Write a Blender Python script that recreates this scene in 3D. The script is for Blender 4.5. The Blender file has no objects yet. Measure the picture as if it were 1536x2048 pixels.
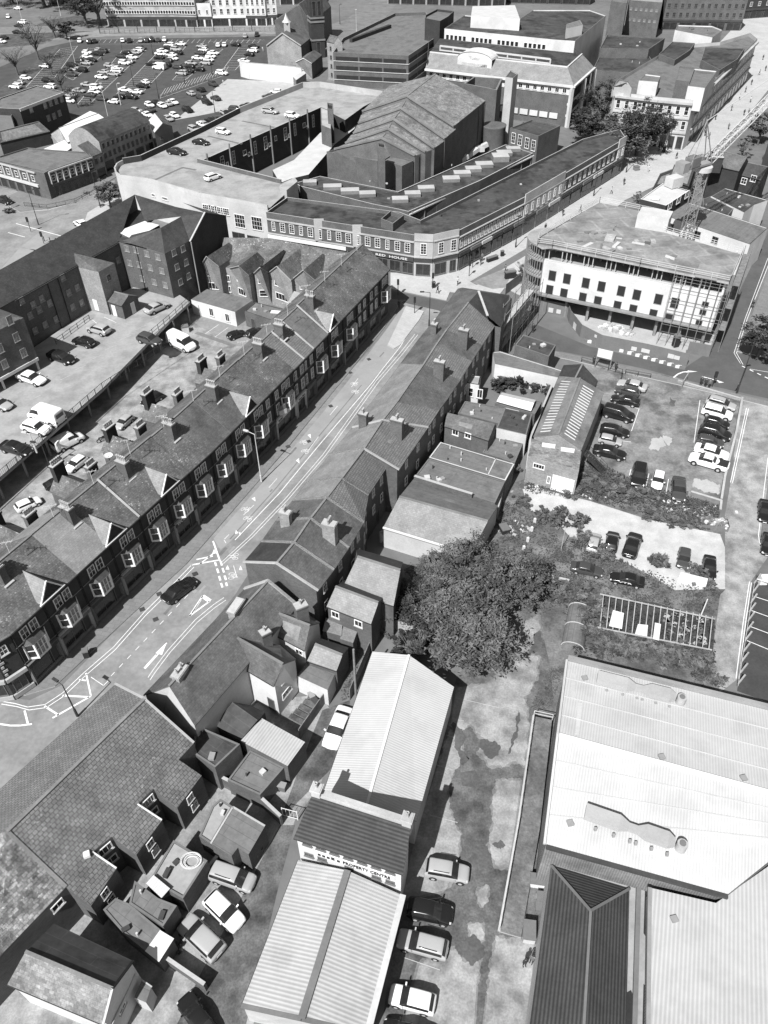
import bpy, math, random
from math import sin, cos, atan2, hypot, sqrt, pi, radians
from mathutils import Vector, Matrix
random.seed(7)
# ---------------- camera, world, sun, exposure ----------------
scn = bpy.context.scene
C = scn.collection
CAMH = 70.0
CX, CY, VX, VY, YH = 768.0, 1024.0, 785.0, 2724.0, -400.0   # photo centre, vanishing point of the verticals, horizon row
_d = hypot(VX-CX, VY-CY)
FPX = sqrt((CY-YH)*_d)
_dn = Vector(((VX-CX)/FPX, (VY-CY)/FPX, 1.0)).normalized()
_up = -_dn
_fw = Vector((0, 0, 1)); _fh = (_fw-_up*_fw.dot(_up)).normalized()
_rt = _fh.cross(_up)
ROWS = (_rt, _fh, _up)           # world axes written in camera axes (x right, y down, z forward)
cam = bpy.data.cameras.new('camera'); camo = bpy.data.objects.new('camera', cam); C.objects.link(camo)
scn.camera = camo
cx_ = Vector((_rt.x, _fh.x, _up.x)); cy_ = Vector((_rt.y, _fh.y, _up.y)); cz_ = Vector((_rt.z, _fh.z, _up.z))
m3 = Matrix((cx_, -cy_, -cz_)).transposed()
camo.matrix_world = Matrix.Translation((0, 0, CAMH)) @ m3.to_4x4()
cam.sensor_fit = 'VERTICAL'; cam.sensor_height = 24.0; cam.lens = FPX/2048*24.0
cam.clip_start = 1.0; cam.clip_end = 6000
scn.render.resolution_x = 768; scn.render.resolution_y = 1024
SUN_EL = radians(49); SH = Vector((0.49, 0.872))
w = bpy.data.worlds.new('World'); scn.world = w; w.use_nodes = True
nt = w.node_tree; bg = nt.nodes['Background']
sky = nt.nodes.new('ShaderNodeTexSky'); sky.sky_type = 'NISHITA'; sky.sun_disc = False
sky.sun_elevation = SUN_EL; sky.sun_rotation = atan2(-SH.x, -SH.y)
bw = nt.nodes.new('ShaderNodeRGBToBW'); nt.links.new(sky.outputs[0], bw.inputs[0]); nt.links.new(bw.outputs[0], bg.inputs[0])
bg.inputs[1].default_value = 0.08
sl = bpy.data.lights.new('sun', 'SUN'); sl.energy = 5.0; sl.angle = radians(0.5); sl.color = (1, 1, 1)
so = bpy.data.objects.new('sun', sl); C.objects.link(so)
sd = Vector((SH.x*cos(SUN_EL), SH.y*cos(SUN_EL), -sin(SUN_EL)))
so.rotation_euler = sd.to_track_quat('-Z', 'Y').to_euler(); so.location = (0, 0, 120)
scn.view_settings.view_transform = 'Standard'; scn.view_settings.look = 'None'; scn.view_settings.gamma = 1
scn.view_settings.exposure = 0.66
# ---------------- geometry helpers ----------------
def G(px, py, z=0.0):
    """point of the place seen at photo pixel (px,py) lying at height z"""
    d = Vector(((px-CX)/FPX, (py-CY)/FPX, 1.0))
    v = Vector((ROWS[0].dot(d), ROWS[1].dot(d), ROWS[2].dot(d)))
    t = (z-CAMH)/v.z
    return Vector((v.x*t, v.y*t, z))
def onwall(A, B, px, py):
    d = Vector(((px-CX)/FPX, (py-CY)/FPX, 1.0))
    v = Vector((ROWS[0].dot(d), ROWS[1].dot(d), ROWS[2].dot(d)))
    e = Vector((B.x-A.x, B.y-A.y)); L = e.length; e /= L; n = Vector((e.y, -e.x))
    t = (A.x*n.x+A.y*n.y)/(v.x*n.x+v.y*n.y)
    return (v.x*t-A.x)*e.x+(v.y*t-A.y)*e.y, CAMH+v.z*t
def V2(p, z): return Vector((p[0], p[1], z))
def lerp(a, b, t): return a+(b-a)*t
def tag(o, label=None, cat=None, group=None, kind=None):
    if label: o['label'] = label
    if cat: o['category'] = cat
    if group: o['group'] = group
    if kind: o['kind'] = kind
    return o
def thing(name, label, cat, loc=(0, 0, 0), rz=0.0, group=None):
    o = bpy.data.objects.new(name, None); C.objects.link(o)
    o.empty_display_size = 0.5
    o.location = loc; o.rotation_euler = (0, 0, rz)
    return tag(o, label, cat, group)
class MB:
    def __init__(s): s.v = []; s.f = []; s.m = []; s.mats = []; s.sm = []
    def _mi(s, m):
        if m not in s.mats: s.mats.append(m)
        return s.mats.index(m)
    def face(s, pts, m, smooth=False):
        i = len(s.v); s.v += [Vector(p) for p in pts]; s.f.append(tuple(range(i, i+len(pts)))); s.m.append(s._mi(m)); s.sm.append(smooth)
        return s
    def mesh(s, vs, fs, m, smooth=False):
        i = len(s.v); s.v += [Vector(p) for p in vs]; k = s._mi(m)
        for f in fs: s.f.append(tuple(i+a for a in f)); s.m.append(k); s.sm.append(smooth)
        return s
    def prism(s, poly, z0, z1, m, mtop=None, bottom=False, top=True):
        poly = [Vector((p[0], p[1])) for p in poly]
        a = sum(poly[i].x*poly[(i+1) % len(poly)].y-poly[(i+1) % len(poly)].x*poly[i].y for i in range(len(poly)))
        if a < 0: poly = poly[::-1]
        n = len(poly)
        for i in range(n):
            p, q = poly[i], poly[(i+1) % n]
            s.face([V2(p, z0), V2(q, z0), V2(q, z1), V2(p, z1)], m)
        if top: s.face([V2(p, z1) for p in poly], mtop or m)
        if bottom: s.face([V2(p, z0) for p in poly[::-1]], m)
        return s
    def box(s, c, sx, sy, sz, m, rz=0.0, mtop=None):
        """c = centre of the base"""
        ca, sa = cos(rz), sin(rz)
        pts = [(c[0]+x*ca-y*sa, c[1]+x*sa+y*ca) for x, y in ((-sx/2, -sy/2), (sx/2, -sy/2), (sx/2, sy/2), (-sx/2, sy/2))]
        return s.prism(pts, c[2], c[2]+sz, m, mtop, bottom=True)
    def bar(s, a, b, t, m, h=None):
        """straight bar of square section t between two points"""
        a = Vector(a); b = Vector(b); d = (b-a)
        if d.length < 1e-6: return s
        d.normalize()
        u = d.cross(Vector((0, 0, 1)))
        if u.length < 1e-3: u = Vector((1, 0, 0))
        u.normalize(); w_ = u.cross(d).normalized(); h = h or t
        c = [u*(t/2)*i+w_*(h/2)*j for i, j in ((-1, -1), (1, -1), (1, 1), (-1, 1))]
        vs = [a+k for k in c]+[b+k for k in c]
        return s.mesh(vs, [(0, 1, 5, 4), (1, 2, 6, 5), (2, 3, 7, 6), (3, 0, 4, 7), (3, 2, 1, 0), (4, 5, 6, 7)], m)
    def cyl(s, a, b, r0, r1, m, n=10, smooth=True, caps=True):
        a = Vector(a); b = Vector(b); d = (b-a).normalized()
        u = d.cross(Vector((0, 0, 1)))
        if u.length < 1e-3: u = Vector((1, 0, 0))
        u.normalize(); w_ = d.cross(u)
        vs = []
        for p, r in ((a, r0), (b, r1)):
            for k in range(n):
                t = 2*pi*k/n; vs.append(p+u*(r*cos(t))+w_*(r*sin(t)))
        s.mesh(vs, [(k, (k+1) % n, n+(k+1) % n, n+k) for k in range(n)], m, smooth)
        if caps:
            s.mesh(vs[:n], [tuple(range(n))[::-1]], m); s.mesh(vs[n:], [tuple(range(n))], m)
        return s
    def lathe(s, c, prof, m, n=12):
        vs = []
        for r, z in prof:
            for k in range(n):
                t = 2*pi*k/n; vs.append((c[0]+r*cos(t), c[1]+r*sin(t), c[2]+z))
        fs = [(j*n+k, j*n+(k+1) % n, (j+1)*n+(k+1) % n, (j+1)*n+k) for j in range(len(prof)-1) for k in range(n)]
        return s.mesh(vs, fs, m, True)
    def build(s, name, parent=None, label=None, local=False):
        me = bpy.data.meshes.new(name)
        vs = s.v
        uvs = []
        for f in s.f:
            a, b, c = vs[f[0]], vs[f[1]], vs[f[2]]
            n = (b-a).cross(c-a)
            if len(f) > 3: n = n+(c-a).cross(vs[f[3]]-a)
            if n.length < 1e-12: n = Vector((0, 0, 1))
            n.normalize()
            if abs(n.z) > 0.9995:
                u = (b-a); u.z = 0
                u = u.normalized() if u.length > 1e-6 else Vector((1, 0, 0))
            else: u = Vector((0, 0, 1)).cross(n).normalized()
            v = n.cross(u)
            for i in f: uvs += [vs[i].dot(u), vs[i].dot(v)]
        if parent is not None and not local:
            inv = (Matrix.Translation(parent.location) @ Matrix.Rotation(parent.rotation_euler[2], 4, 'Z')).inverted()
            if parent.parent is not None:
                g = parent.parent
                inv = (Matrix.Translation(g.location) @ Matrix.Rotation(g.rotation_euler[2], 4, 'Z') @ Matrix.Translation(parent.location) @ Matrix.Rotation(parent.rotation_euler[2], 4, 'Z')).inverted()
            vs = [inv @ p for p in vs]
        me.from_pydata([tuple(p) for p in vs], [], s.f)
        for m in s.mats: me.materials.append(M[m])
        me.polygons.foreach_set('material_index', s.m)
        me.polygons.foreach_set('use_smooth', s.sm)
        uvl = me.uv_layers.new(name='UVMap'); uvl.data.foreach_set('uv', uvs)
        me.update()
        o = bpy.data.objects.new(name, me); C.objects.link(o)
        if parent is not None: o.parent = parent
        if label: o['label'] = label
        return o
def copytree(o, parent=None):
    c = o.copy(); C.objects.link(c)
    if parent is not None: c.parent = parent
    for ch in list(o.children): copytree(ch, c)
    return c
# ---------------- materials (the photograph is black and white, so all are greys) ----------------
M = {}
def mat(name, base, var=0.25, scale=0.6, rough=0.85, spec=0.3, metal=0.0, pat=None, dirt=0.0, bump=0.0, speck=0.0):
    m = bpy.data.materials.new(name); m.use_nodes = True; n = m.node_tree; b = n.nodes['Principled BSDF']
    L = n.links.new
    def nd(t, **k):
        x = n.nodes.new(t)
        for a, v_ in k.items(): setattr(x, a, v_)
        return x
    b.inputs['Roughness'].default_value = rough; b.inputs['Metallic'].default_value = metal
    b.inputs['Specular IOR Level'].default_value = spec
    tc = nd('ShaderNodeTexCoord')
    def noise(sc, det=4, coord='Object'):
        x = nd('ShaderNodeTexNoise'); x.inputs['Scale'].default_value = sc; x.inputs['Detail'].default_value = det
        x.inputs['Roughness'].default_value = 0.6
        L(tc.outputs[coord], x.inputs['Vector']); return x.outputs['Fac']
    def remap(src, lo, hi, a=0.3, c=0.7):
        x = nd('ShaderNodeMapRange'); L(src, x.inputs[0])
        for i, v in enumerate((a, c, lo, hi)): x.inputs[i+1].default_value = v
        return x.outputs[0]
    def math_(op, a, c):
        x = nd('ShaderNodeMath', operation=op)
        for i, v in enumerate((a, c)):
            if isinstance(v, (int, float)): x.inputs[i].default_value = v
            else: L(v, x.inputs[i])
        return x.outputs[0]
    v = math_('MULTIPLY', remap(noise(scale), 1-var, 1+var), remap(noise(scale*9, 3), 1-var*0.6, 1+var*0.6))
    h = None
    if pat:
        kind = pat[0]
        if kind in ('brick', 'slate'):
            t = nd('ShaderNodeTexBrick'); L(tc.outputs['UV'], t.inputs['Vector'])
            bwid, bh, mort, lo, hi, mc = pat[1:]
            t.inputs['Scale'].default_value = 1; t.inputs['Brick Width'].default_value = bwid; t.inputs['Row Height'].default_value = bh
            t.inputs['Mortar Size'].default_value = mort; t.inputs['Mortar Smooth'].default_value = 0.3
            t.inputs['Color1'].default_value = (lo,)*3+(1,); t.inputs['Color2'].default_value = (hi,)*3+(1,); t.inputs['Mortar'].default_value = (mc,)*3+(1,)
            s_ = nd('ShaderNodeRGBToBW'); L(t.outputs['Color'], s_.inputs[0]); v = math_('MULTIPLY', v, s_.outputs[0])
            h = t.outputs['Fac']; inv = nd('ShaderNodeMath', operation='SUBTRACT'); inv.inputs[0].default_value = 1; L(h, inv.inputs[1]); h = inv.outputs[0]
        if kind == 'stripe':            # corrugations: ribs every pat[1] metres running up the slope ('v') or along it ('u')
            sep = nd('ShaderNodeSeparateXYZ'); L(tc.outputs['UV'], sep.inputs[0])
            src = sep.outputs[0] if pat[4] == 'v' else sep.outputs[1]
            ph = math_('MULTIPLY', src, 2*pi/pat[1]); sn = nd('ShaderNodeMath', operation='SINE'); L(ph, sn.inputs[0])
            v = math_('MULTIPLY', v, remap(sn.outputs[0], pat[2], pat[3], -1, 1)); h = remap(sn.outputs[0], 0, 1, -1, 1)
    if dirt:
        d = remap(noise(0.25, 6), 1, 1-dirt, 0.48, 0.62); v = math_('MULTIPLY', v, d)
    v = math_('MULTIPLY', v, base)
    if speck:
        sp = remap(noise(3.4, 5), 0, 1, .60, .66); sp2 = remap(noise(0.35, 3), 0, 1, .45, .6)
        v = math_('ADD', v, math_('MULTIPLY', math_('MULTIPLY', sp, sp2), speck))
    v = math_('MINIMUM', v, 0.93)
    L(v, b.inputs['Base Color'])
    if bump and h is not None:
        bp = nd('ShaderNodeBump'); bp.inputs['Strength'].default_value = 0.6; bp.inputs['Distance'].default_value = bump; L(h, bp.inputs['Height']); L(bp.outputs[0], b.inputs['Normal'])
    elif bump:
        bp = nd('ShaderNodeBump'); bp.inputs['Strength'].default_value = 0.5; bp.inputs['Distance'].default_value = bump; L(noise(6, 5), bp.inputs['Height']); L(bp.outputs[0], b.inputs['Normal'])
    M[name] = m
    return m
mat('ground', 0.13, 0.18, 0.05, dirt=0.1)
mat('slab_grid', 0.20, 0.22, 0.3, pat=('brick', 5.5, 4.5, 0.25, 0.97, 1.03, 1.2), dirt=.3)
mat('yard_mid', 0.17, 0.3, 0.6, dirt=0.3)
mat('duct', 0.33, 0.1, 0.5, dirt=0.15)
mat('asphalt', 0.205, 0.2, 0.2, dirt=0.15)
mat('asphalt_dark', 0.08, 0.10, 0.3, dirt=0.15)
mat('asphalt_mid', 0.15, 0.15, 0.3, dirt=0.2)
mat('lot', 0.18, 0.32, 0.35, dirt=0.5)
mat('yard', 0.25, 0.3, 0.6, dirt=0.4)
mat('paving', 0.16, 0.10, 0.3, pat=('brick', 0.9, 0.6, 0.02, 0.92, 1.05, 0.7))
mat('paving_light', 0.36, 0.10, 0.15, pat=('brick', 1.2, 0.6, 0.02, 0.95, 1.04, 0.8))
mat('kerb', 0.34, 0.1, 1)
mat('gravel', 0.40, 0.14, 0.6, dirt=0.15)
mat('white_paint', 0.62, 0.15, 2)
mat('worn_paint', 0.36, 0.2, 2)
mat('weeds', 0.07, 0.5, 0.5, bump=0.15)
mat('weeds_light', 0.125, 0.4, 0.4, dirt=0.4, bump=0.1)
mat('soil', 0.10, 0.45, 0.6, dirt=0.45)
mat('damp', 0.085, 0.35, 0.5, dirt=0.4)
mat('slab_pale', 0.33, 0.12, 0.5)
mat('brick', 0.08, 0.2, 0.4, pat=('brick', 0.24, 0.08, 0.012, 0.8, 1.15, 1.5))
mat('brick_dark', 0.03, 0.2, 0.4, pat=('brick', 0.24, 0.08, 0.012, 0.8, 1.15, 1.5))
mat('brick_pale', 0.21, 0.2, 0.4, pat=('brick', 0.24, 0.08, 0.012, 0.75, 1.2, 1.3))
mat('render_white', 0.52, 0.10, 0.5, dirt=0.2)
mat('render_cream', 0.42, 0.12, 0.5, dirt=0.2)
mat('stone', 0.36, 0.15, 0.5, dirt=0.2)
mat('stone_dark', 0.17, 0.2, 0.5, dirt=0.3)
mat('concrete', 0.32, 0.15, 0.3, dirt=0.25)
mat('deck', 0.27, 0.14, 0.3, dirt=0.22)
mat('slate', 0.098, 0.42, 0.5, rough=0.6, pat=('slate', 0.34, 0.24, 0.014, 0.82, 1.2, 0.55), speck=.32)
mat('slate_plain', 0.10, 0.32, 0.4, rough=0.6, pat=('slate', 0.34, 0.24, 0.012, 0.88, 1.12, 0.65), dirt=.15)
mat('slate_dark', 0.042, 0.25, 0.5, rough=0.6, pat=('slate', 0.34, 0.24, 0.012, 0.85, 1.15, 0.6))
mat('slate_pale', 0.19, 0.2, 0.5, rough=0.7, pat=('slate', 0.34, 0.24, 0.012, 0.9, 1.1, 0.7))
mat('tile', 0.15, 0.15, 0.5, pat=('slate', 0.32, 0.32, 0.03, 0.85, 1.15, 0.5), bump=0.02)
mat('tile_dark', 0.042, 0.2, 0.5, pat=('stripe', 0.30, 0.55, 1.35, 'u'), bump=0.03)
mat('tile_big', 0.135, 0.3, 0.5, pat=('slate', 0.42, 0.34, 0.028, 0.88, 1.12, 0.42), bump=0.03, speck=.12)
mat('tile_lichen', 0.17, 0.6, 1.1, pat=('slate', 0.46, 0.30, 0.02, 0.55, 1.5, 0.5), dirt=0.45, speck=.4)
mat('slate_lichen', 0.17, 0.4, 0.7, pat=('slate', 0.40, 0.26, 0.014, 0.75, 1.3, 0.75), dirt=0.25)
mat('felt', 0.14, 0.22, 0.25, dirt=0.4, pat=('brick', 7.0, 0.95, 0.03, 0.94, 1.06, 0.7))
mat('felt_dark', 0.055, 0.35, 0.12, dirt=0.6, pat=('brick', 7.0, 0.95, 0.04, 0.92, 1.08, 1.35))
mat('felt_light', 0.25, 0.15, 0.25, dirt=0.25, pat=('brick', 7.0, 0.95, 0.03, 0.96, 1.04, 0.8))
mat('sheet_white', 0.43, 0.05, 0.15, rough=0.6, dirt=.1, pat=('stripe', 0.24, 0.88, 1.03, 'v'), bump=0.02)
mat('sheet_white_h', 0.385, 0.05, 0.15, rough=0.6, dirt=.1, pat=('stripe', 0.30, 0.82, 1.05, 'u'), bump=0.04)
mat('sheet_pale', 0.36, 0.07, 0.2, rough=0.5, pat=('stripe', 0.30, 0.84, 1.08, 'v'), dirt=.15, bump=0.03)
mat('sheet_grey', 0.17, 0.25, 0.4, pat=('stripe', 0.2, 0.8, 1.15, 'v'), dirt=0.3, bump=0.02)
mat('flat_white', 0.56, 0.05, 0.5)
mat('flat_pale', 0.42, 0.1, 0.4)
mat('flat_grey', 0.22, 0.12, 0.4)
mat('flat_mid', 0.13, 0.12, 0.4)
mat('flat_dark', 0.045, 0.2, 0.4)
mat('black', 0.02, 0.2, 1)
mat('metal', 0.45, 0.1, 2, rough=0.4, spec=0.5)
mat('metal_dark', 0.035, 0.2, 2, rough=0.5)
mat('steel', 0.2, 0.15, 2, rough=0.5)
mat('frame', 0.66, 0.08, 2)
mat('frame_dark', 0.12, 0.1, 2)
mat('glass', 0.02, 0.5, 0.8, rough=0.12, spec=0.6)
mat('glass_lit', 0.16, 0.6, 1.5, rough=0.15, spec=0.6)  # paler copy of the glass; its lit look is put into the colour
mat('timber', 0.16, 0.3, 1.5)
mat('timber_pale', 0.32, 0.25, 1.5)
mat('leaf', 0.06, 0.35, 0.8, rough=0.7)
mat('leaf_dark', 0.026, 0.35, 0.8, rough=0.7)
mat('leaf_pale', 0.11, 0.3, 0.8, rough=0.7)
mat('bark', 0.09, 0.3, 2)
mat('skin', 0.35, 0.05, 4)
mat('cloth_dark', 0.03, 0.2, 4)
mat('cloth_mid', 0.12, 0.2, 4)
mat('cloth_pale', 0.4, 0.2, 4)
mat('hair', 0.03, 0.2, 4)
for nme, val in (('paint_white', 0.70), ('paint_silver', 0.32), ('paint_grey', 0.05), ('paint_black', 0.012)):
    mat(nme, val, 0.03, 1, rough=0.22, spec=0.6)
mat('car_glass', 0.02, 0.2, 2, rough=0.08, spec=0.8)
mat('tyre', 0.02, 0.1, 4)
mat('rim', 0.35, 0.1, 4, rough=0.35)
mat('lamp_glass', 0.5, 0.1, 4, rough=0.2)
mat('tail_red', 0.07, 0.1, 4, rough=0.2)
mat('plate', 0.6, 0.05, 4)
# ---------------- cars ----------------
def _loft(kind):
    S = dict(  # length, width, height, belt, hood, [rear-window base, rear-window top, C, B0, B1, roof front, cowl], tail height
        hatchback=(3.95, 1.74, 1.46, .93, .90, (-.470, -.375, -.33, -.07, -.045, .07, .26), .93),
        saloon=(4.55, 1.80, 1.42, .90, .86, (-.350, -.215, -.19, -.03, -.01, .07, .24), .98),
        estate=(4.55, 1.80, 1.50, .92, .88, (-.475, -.400, -.35, -.05, -.03, .08, .26), .93),
        suv=(4.45, 1.86, 1.68, 1.05, 1.02, (-.475, -.410, -.36, -.05, -.03, .10, .26), 1.05),
        people_carrier=(4.50, 1.84, 1.68, 1.0, .95, (-.480, -.430, -.38, -.05, -.03, .14, .33), 1.0),
        coupe=(4.25, 1.80, 1.34, .86, .84, (-.440, -.220, -.17, -.02, -.005, .04, .22), .93),
        van=(5.20, 2.00, 2.25, 1.25, 1.12, (-.492, -.480, -.46, .13, .15, .24, .38), 1.3),
        small_van=(4.40, 1.80, 1.84, 1.08, 1.0, (-.490, -.470, -.44, .04, .06, .16, .31), 1.08),
        pickup=(5.25, 1.88, 1.78, 1.08, 1.08, (-.120, -.085, -.06, .055, .07, .14, .26), 1.08))
    L, W, H, belt, hood, xs, tail = S[kind]
    hw = W/2
    st = []
    def sec(x, wf, zb, zb2, top, rooftype, wt=None):
        w_ = hw*wf
        if rooftype:
            wt = wt or .76*hw
            st.append((x*L, [(0, zb), (w_*.8, zb), (w_*.97, zb+.12), (w_, zb2), (w_*.97, belt), (w_*.93, belt+.04), (wt+.02, top-.07), (wt*.86, top), (0, top+.03)]))
        else:
            st.append((x*L, [(0, zb), (w_*.8, zb), (w_*.97, zb+.12), (w_, zb2), (w_*.96, top-.10), (w_*.90, top-.03), (w_*.78, top), (w_*.5, top+.02), (0, top+.03)]))
    rb, rt, c_, b0, b1, rf, cw = xs
    tailz = tail
    if rb > -.44:
        sec(-.5, .80, .42, .6, tailz*.86, 0); sec(-.485, .93, .3, .6, tailz*.98, 0); sec(min(rb-.02, -.40), .98, .22, .6, tailz, 0); sec(rb, 1, .2, .58, tailz, 0)
    else:
        sec(-.5, .84, .42, .62, tailz*.80, 0); sec(-.49, .94, .3, .62, tailz*.97, 0); sec(rb, .97, .24, .6, tailz+.02, 0)
    wt = .88*hw if kind == 'van' else (.84*hw if kind == 'small_van' else None)
    sec(rt, .99, .2, .58, H-.05, 1, wt); sec(c_, 1, .2, .58, H-.02, 1, wt); sec(b0, 1, .2, .58, H, 1, wt); sec(b1, 1, .2, .58, H, 1, wt)
    sec(rf, 1, .2, .58, H-.03, 1, wt)
    sec(cw, .99, .2, .58, hood+.03, 0); sec(min(cw+.1, .42), .985, .22, .58, hood-.02, 0); sec(.455, .93, .26, .55, hood*.88, 0); sec(.49, .86, .32, .52, hood*.74, 0); sec(.5, .70, .40, .5, hood*.62, 0)
    n = len(st); vs = []
    for x, p in st:
        ring = [(x, y, z) for y, z in p]+[(x, -y, z) for y, z in p[-2:0:-1]]
        vs += ring
    K = 16; icw = n-5; irf = n-6; ib1 = n-7; ib0 = n-8; ic = n-9; irt = n-10; irb = n-11
    fs = []; keys = []
    cargo = kind in ('van', 'small_van')
    for i in range(n-1):
        for k in range(K):
            fs.append((i*K+k, (i+1)*K+k, (i+1)*K+(k+1) % K, i*K+(k+1) % K))
            side = 'L' if k < 8 else 'R'; kk = k if k < 8 else 15-k
            key = 'P'
            if kk <= 1: key = 'U'
            if i == irf and kk >= 6: key = 'GF'
            if i == irb and kk >= 6: key = 'P' if cargo and kind == 'van' else 'GB'
            if kk == 5 and i in (irf, ib1): key = 'G'+side
            if kk == 5 and i in (ic, irt) and not cargo: key = 'G'+side
            if kk == 5 and i == ib0: key = 'K'
            if kk == 5 and i == ib0 and not cargo: key = 'K'
            if i in (n-3,) and kk in (4, 5): key = 'H'+side
            if i == 0 and kk in (3,): key = 'T'+side
            if i in (n-2,) and kk in (2,): key = 'K'
            keys.append(key)
    # side windows run from C pillar to roof front except the B pillar strip
    for j, f in enumerate(fs):
        i, k = divmod(j, K); kk = k if k < 8 else 15-k
        if kk == 5 and i == ic and not cargo: keys[j] = 'G'+('L' if k < 8 else 'R')
    fs.append(tuple(range(K))); keys.append('P'); fs.append(tuple((n-1)*K+k for k in range(K))[::-1]); keys.append('P')
    return L, W, H, vs, fs, keys
NAMES = {'GF': 'windscreen', 'GB': 'rear_window', 'GL': 'side_window', 'GR': 'side_window', 'HL': 'headlight', 'HR': 'headlight', 'TL': 'tail_light', 'TR': 'tail_light'}
_car = {}
def car_proto(kind, paint, level):
    key = (kind, paint, level)
    if key in _car: return _car[key]
    kg = (kind, level)
    if kg not in _car:
        L, W, H, vs, fs, keys = _loft(kind)
        me = bpy.data.meshes.new('tmp'); me.from_pydata(vs, [], fs)
        ks = sorted(set(keys))
        me.polygons.foreach_set('material_index', [ks.index(k) for k in keys])
        for k in ks: me.materials.append(None)
        o = bpy.data.objects.new('tmp', me); C.objects.link(o)
        md = o.modifiers.new('s', 'SUBSURF'); md.levels = level; md.render_levels = level
        dg = bpy.context.evaluated_depsgraph_get(); ev = o.evaluated_get(dg); m2 = bpy.data.meshes.new_from_object(ev)
        groups = {}
        for p in m2.polygons: groups.setdefault(ks[p.material_index], []).append(tuple(p.vertices))
        co = [v.co.copy() for v in m2.vertices]
        bpy.data.objects.remove(o)
        _car[kg] = (L, W, H, co, groups)
    L, W, H, co, groups = _car[kg]
    def sub(ks_mats, name):
        mb = MB()
        for ks_, mt in ks_mats:
            for k in ks_:
                if k in groups:
                    use = sorted({a for f in groups[k] for a in f}); ix = {a: j for j, a in enumerate(use)}
                    mb.mesh([co[a] for a in use], [tuple(ix[a] for a in f) for f in groups[k]], mt, True)
        return mb
    near = level >= 2
    parts = []
    def add(mb, name, ch=None):
        o = mb.build(name); C.objects.unlink(o); parts.append((o, ch)); return o
    body = sub([(('P',), paint), (('U', 'K'), 'black')], 'body')
    if near:
        if kind in ('estate', 'suv', 'people_carrier'):
            for s in (-1, 1): body.bar((-.3*L, s*W*.34, H+.05), (.05*L, s*W*.34, H+.05), .04, 'metal_dark')
    wx = (.315*L, -.29*L) if kind != 'pickup' else (.33*L, -.27*L)
    r = .31 if kind not in ('suv', 'van', 'pickup') else .36
    for x in wx:
        for s in (-1, 1):
            body.cyl((x, s*(W/2-.25), r+.02), (x, s*(W/2-.004), r+.02), r+.06, r+.06, 'black', 16)
    add(body, 'body')
    if near:
        for k in ('GF', 'GB', 'GL', 'GR', 'HL', 'HR', 'TL', 'TR'):
            if k in groups: add(sub([((k,), 'car_glass' if k[0] == 'G' else ('lamp_glass' if k[0] == 'H' else 'tail_red'))], k), NAMES[k])
    else:
        add(sub([(('GF', 'GB', 'GL', 'GR'), 'car_glass')], 'w'), 'window_glass')
    for x in wx:
        for s in (-1, 1):
            mb = MB().cyl((x, s*(W/2-.2), r), (x, s*(W/2+.012), r), r, r, 'tyre', 16 if near else 10)
            o = add(mb, 'wheel')
            mb = MB().cyl((x, s*(W/2-.1), r), (x, s*(W/2+.022), r), r*.62, r*.55, 'rim', 12 if near else 8)
            if near: o2 = mb.build('rim'); C.objects.unlink(o2); parts.append((o2, ('sub', o)))
            else: pass
    if near:
        for s in (-1, 1):
            mb = MB().mesh([(x+.2*L+dx, s*(W/2+y), belt) for x in (0,) for dx, y, belt in ((0, -.06, .92), (0, .14, .95), (-.14, .14, .95), (-.14, -.06, .92), (0, -.06, 1.04), (0, .16, 1.08), (-.12, .16, 1.08), (-.12, -.06, 1.04))],
                           [(0, 1, 2, 3), (4, 5, 6, 7), (0, 1, 5, 4), (1, 2, 6, 5), (2, 3, 7, 6), (3, 0, 4, 7)], paint)
            add(mb, 'mirror')
        add(MB().box((L/2-.005, 0, .38), .03, .5, .12, 'plate'), 'number_plate')
        add(MB().box((-L/2+.005, 0, .62), .03, .5, .12, 'plate'), 'number_plate')
    if kind == 'pickup':
        add(MB().box((-.30*L, 0, 1.09), .33*L, W*.84, .04, 'black'), 'bed_cover')
    if kind == 'van' and near:
        add(MB().box((-.497*L, 0, 1.35), .02, W*.62, .5, 'car_glass'), 'rear_window')
    # names
    for o, ch in parts:
        if isinstance(ch, str): o.name = ch
    _car[key] = (L, W, H, parts)
    return _car[key]
def car(kind, paint, rear, front, label, z=0.0, near=True, group=None, cat=None, fit=0.1, name=None):
    """rear and front: photo pixels of the two ends of the car's middle line, taken at about half its height"""
    L, W, H, parts = car_proto(kind, 'paint_'+paint, 2 if near else 1)
    a = G(*rear, z+.7); b = G(*front, z+.7); d = b-a; c = (a+b)/2
    s = max(1-fit, min(1+fit, d.length/L))
    nm = name or {'van': 'parked_van', 'small_van': 'parked_van', 'pickup': 'pickup_truck'}.get(kind, 'parked_car')
    ct = cat or {'van': 'van', 'small_van': 'van', 'pickup': 'pickup truck'}.get(kind, 'car')
    t = thing(nm, label, ct, (c.x, c.y, z), atan2(d.y, d.x), group)
    t.scale = (s, s, s)
    mp = {}
    for o, ch in parts:
        k = o.copy(); C.objects.link(k)
        k.parent = t; mp[o] = k
        if isinstance(ch, tuple): k.parent = mp[ch[1]]
    return t
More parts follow.
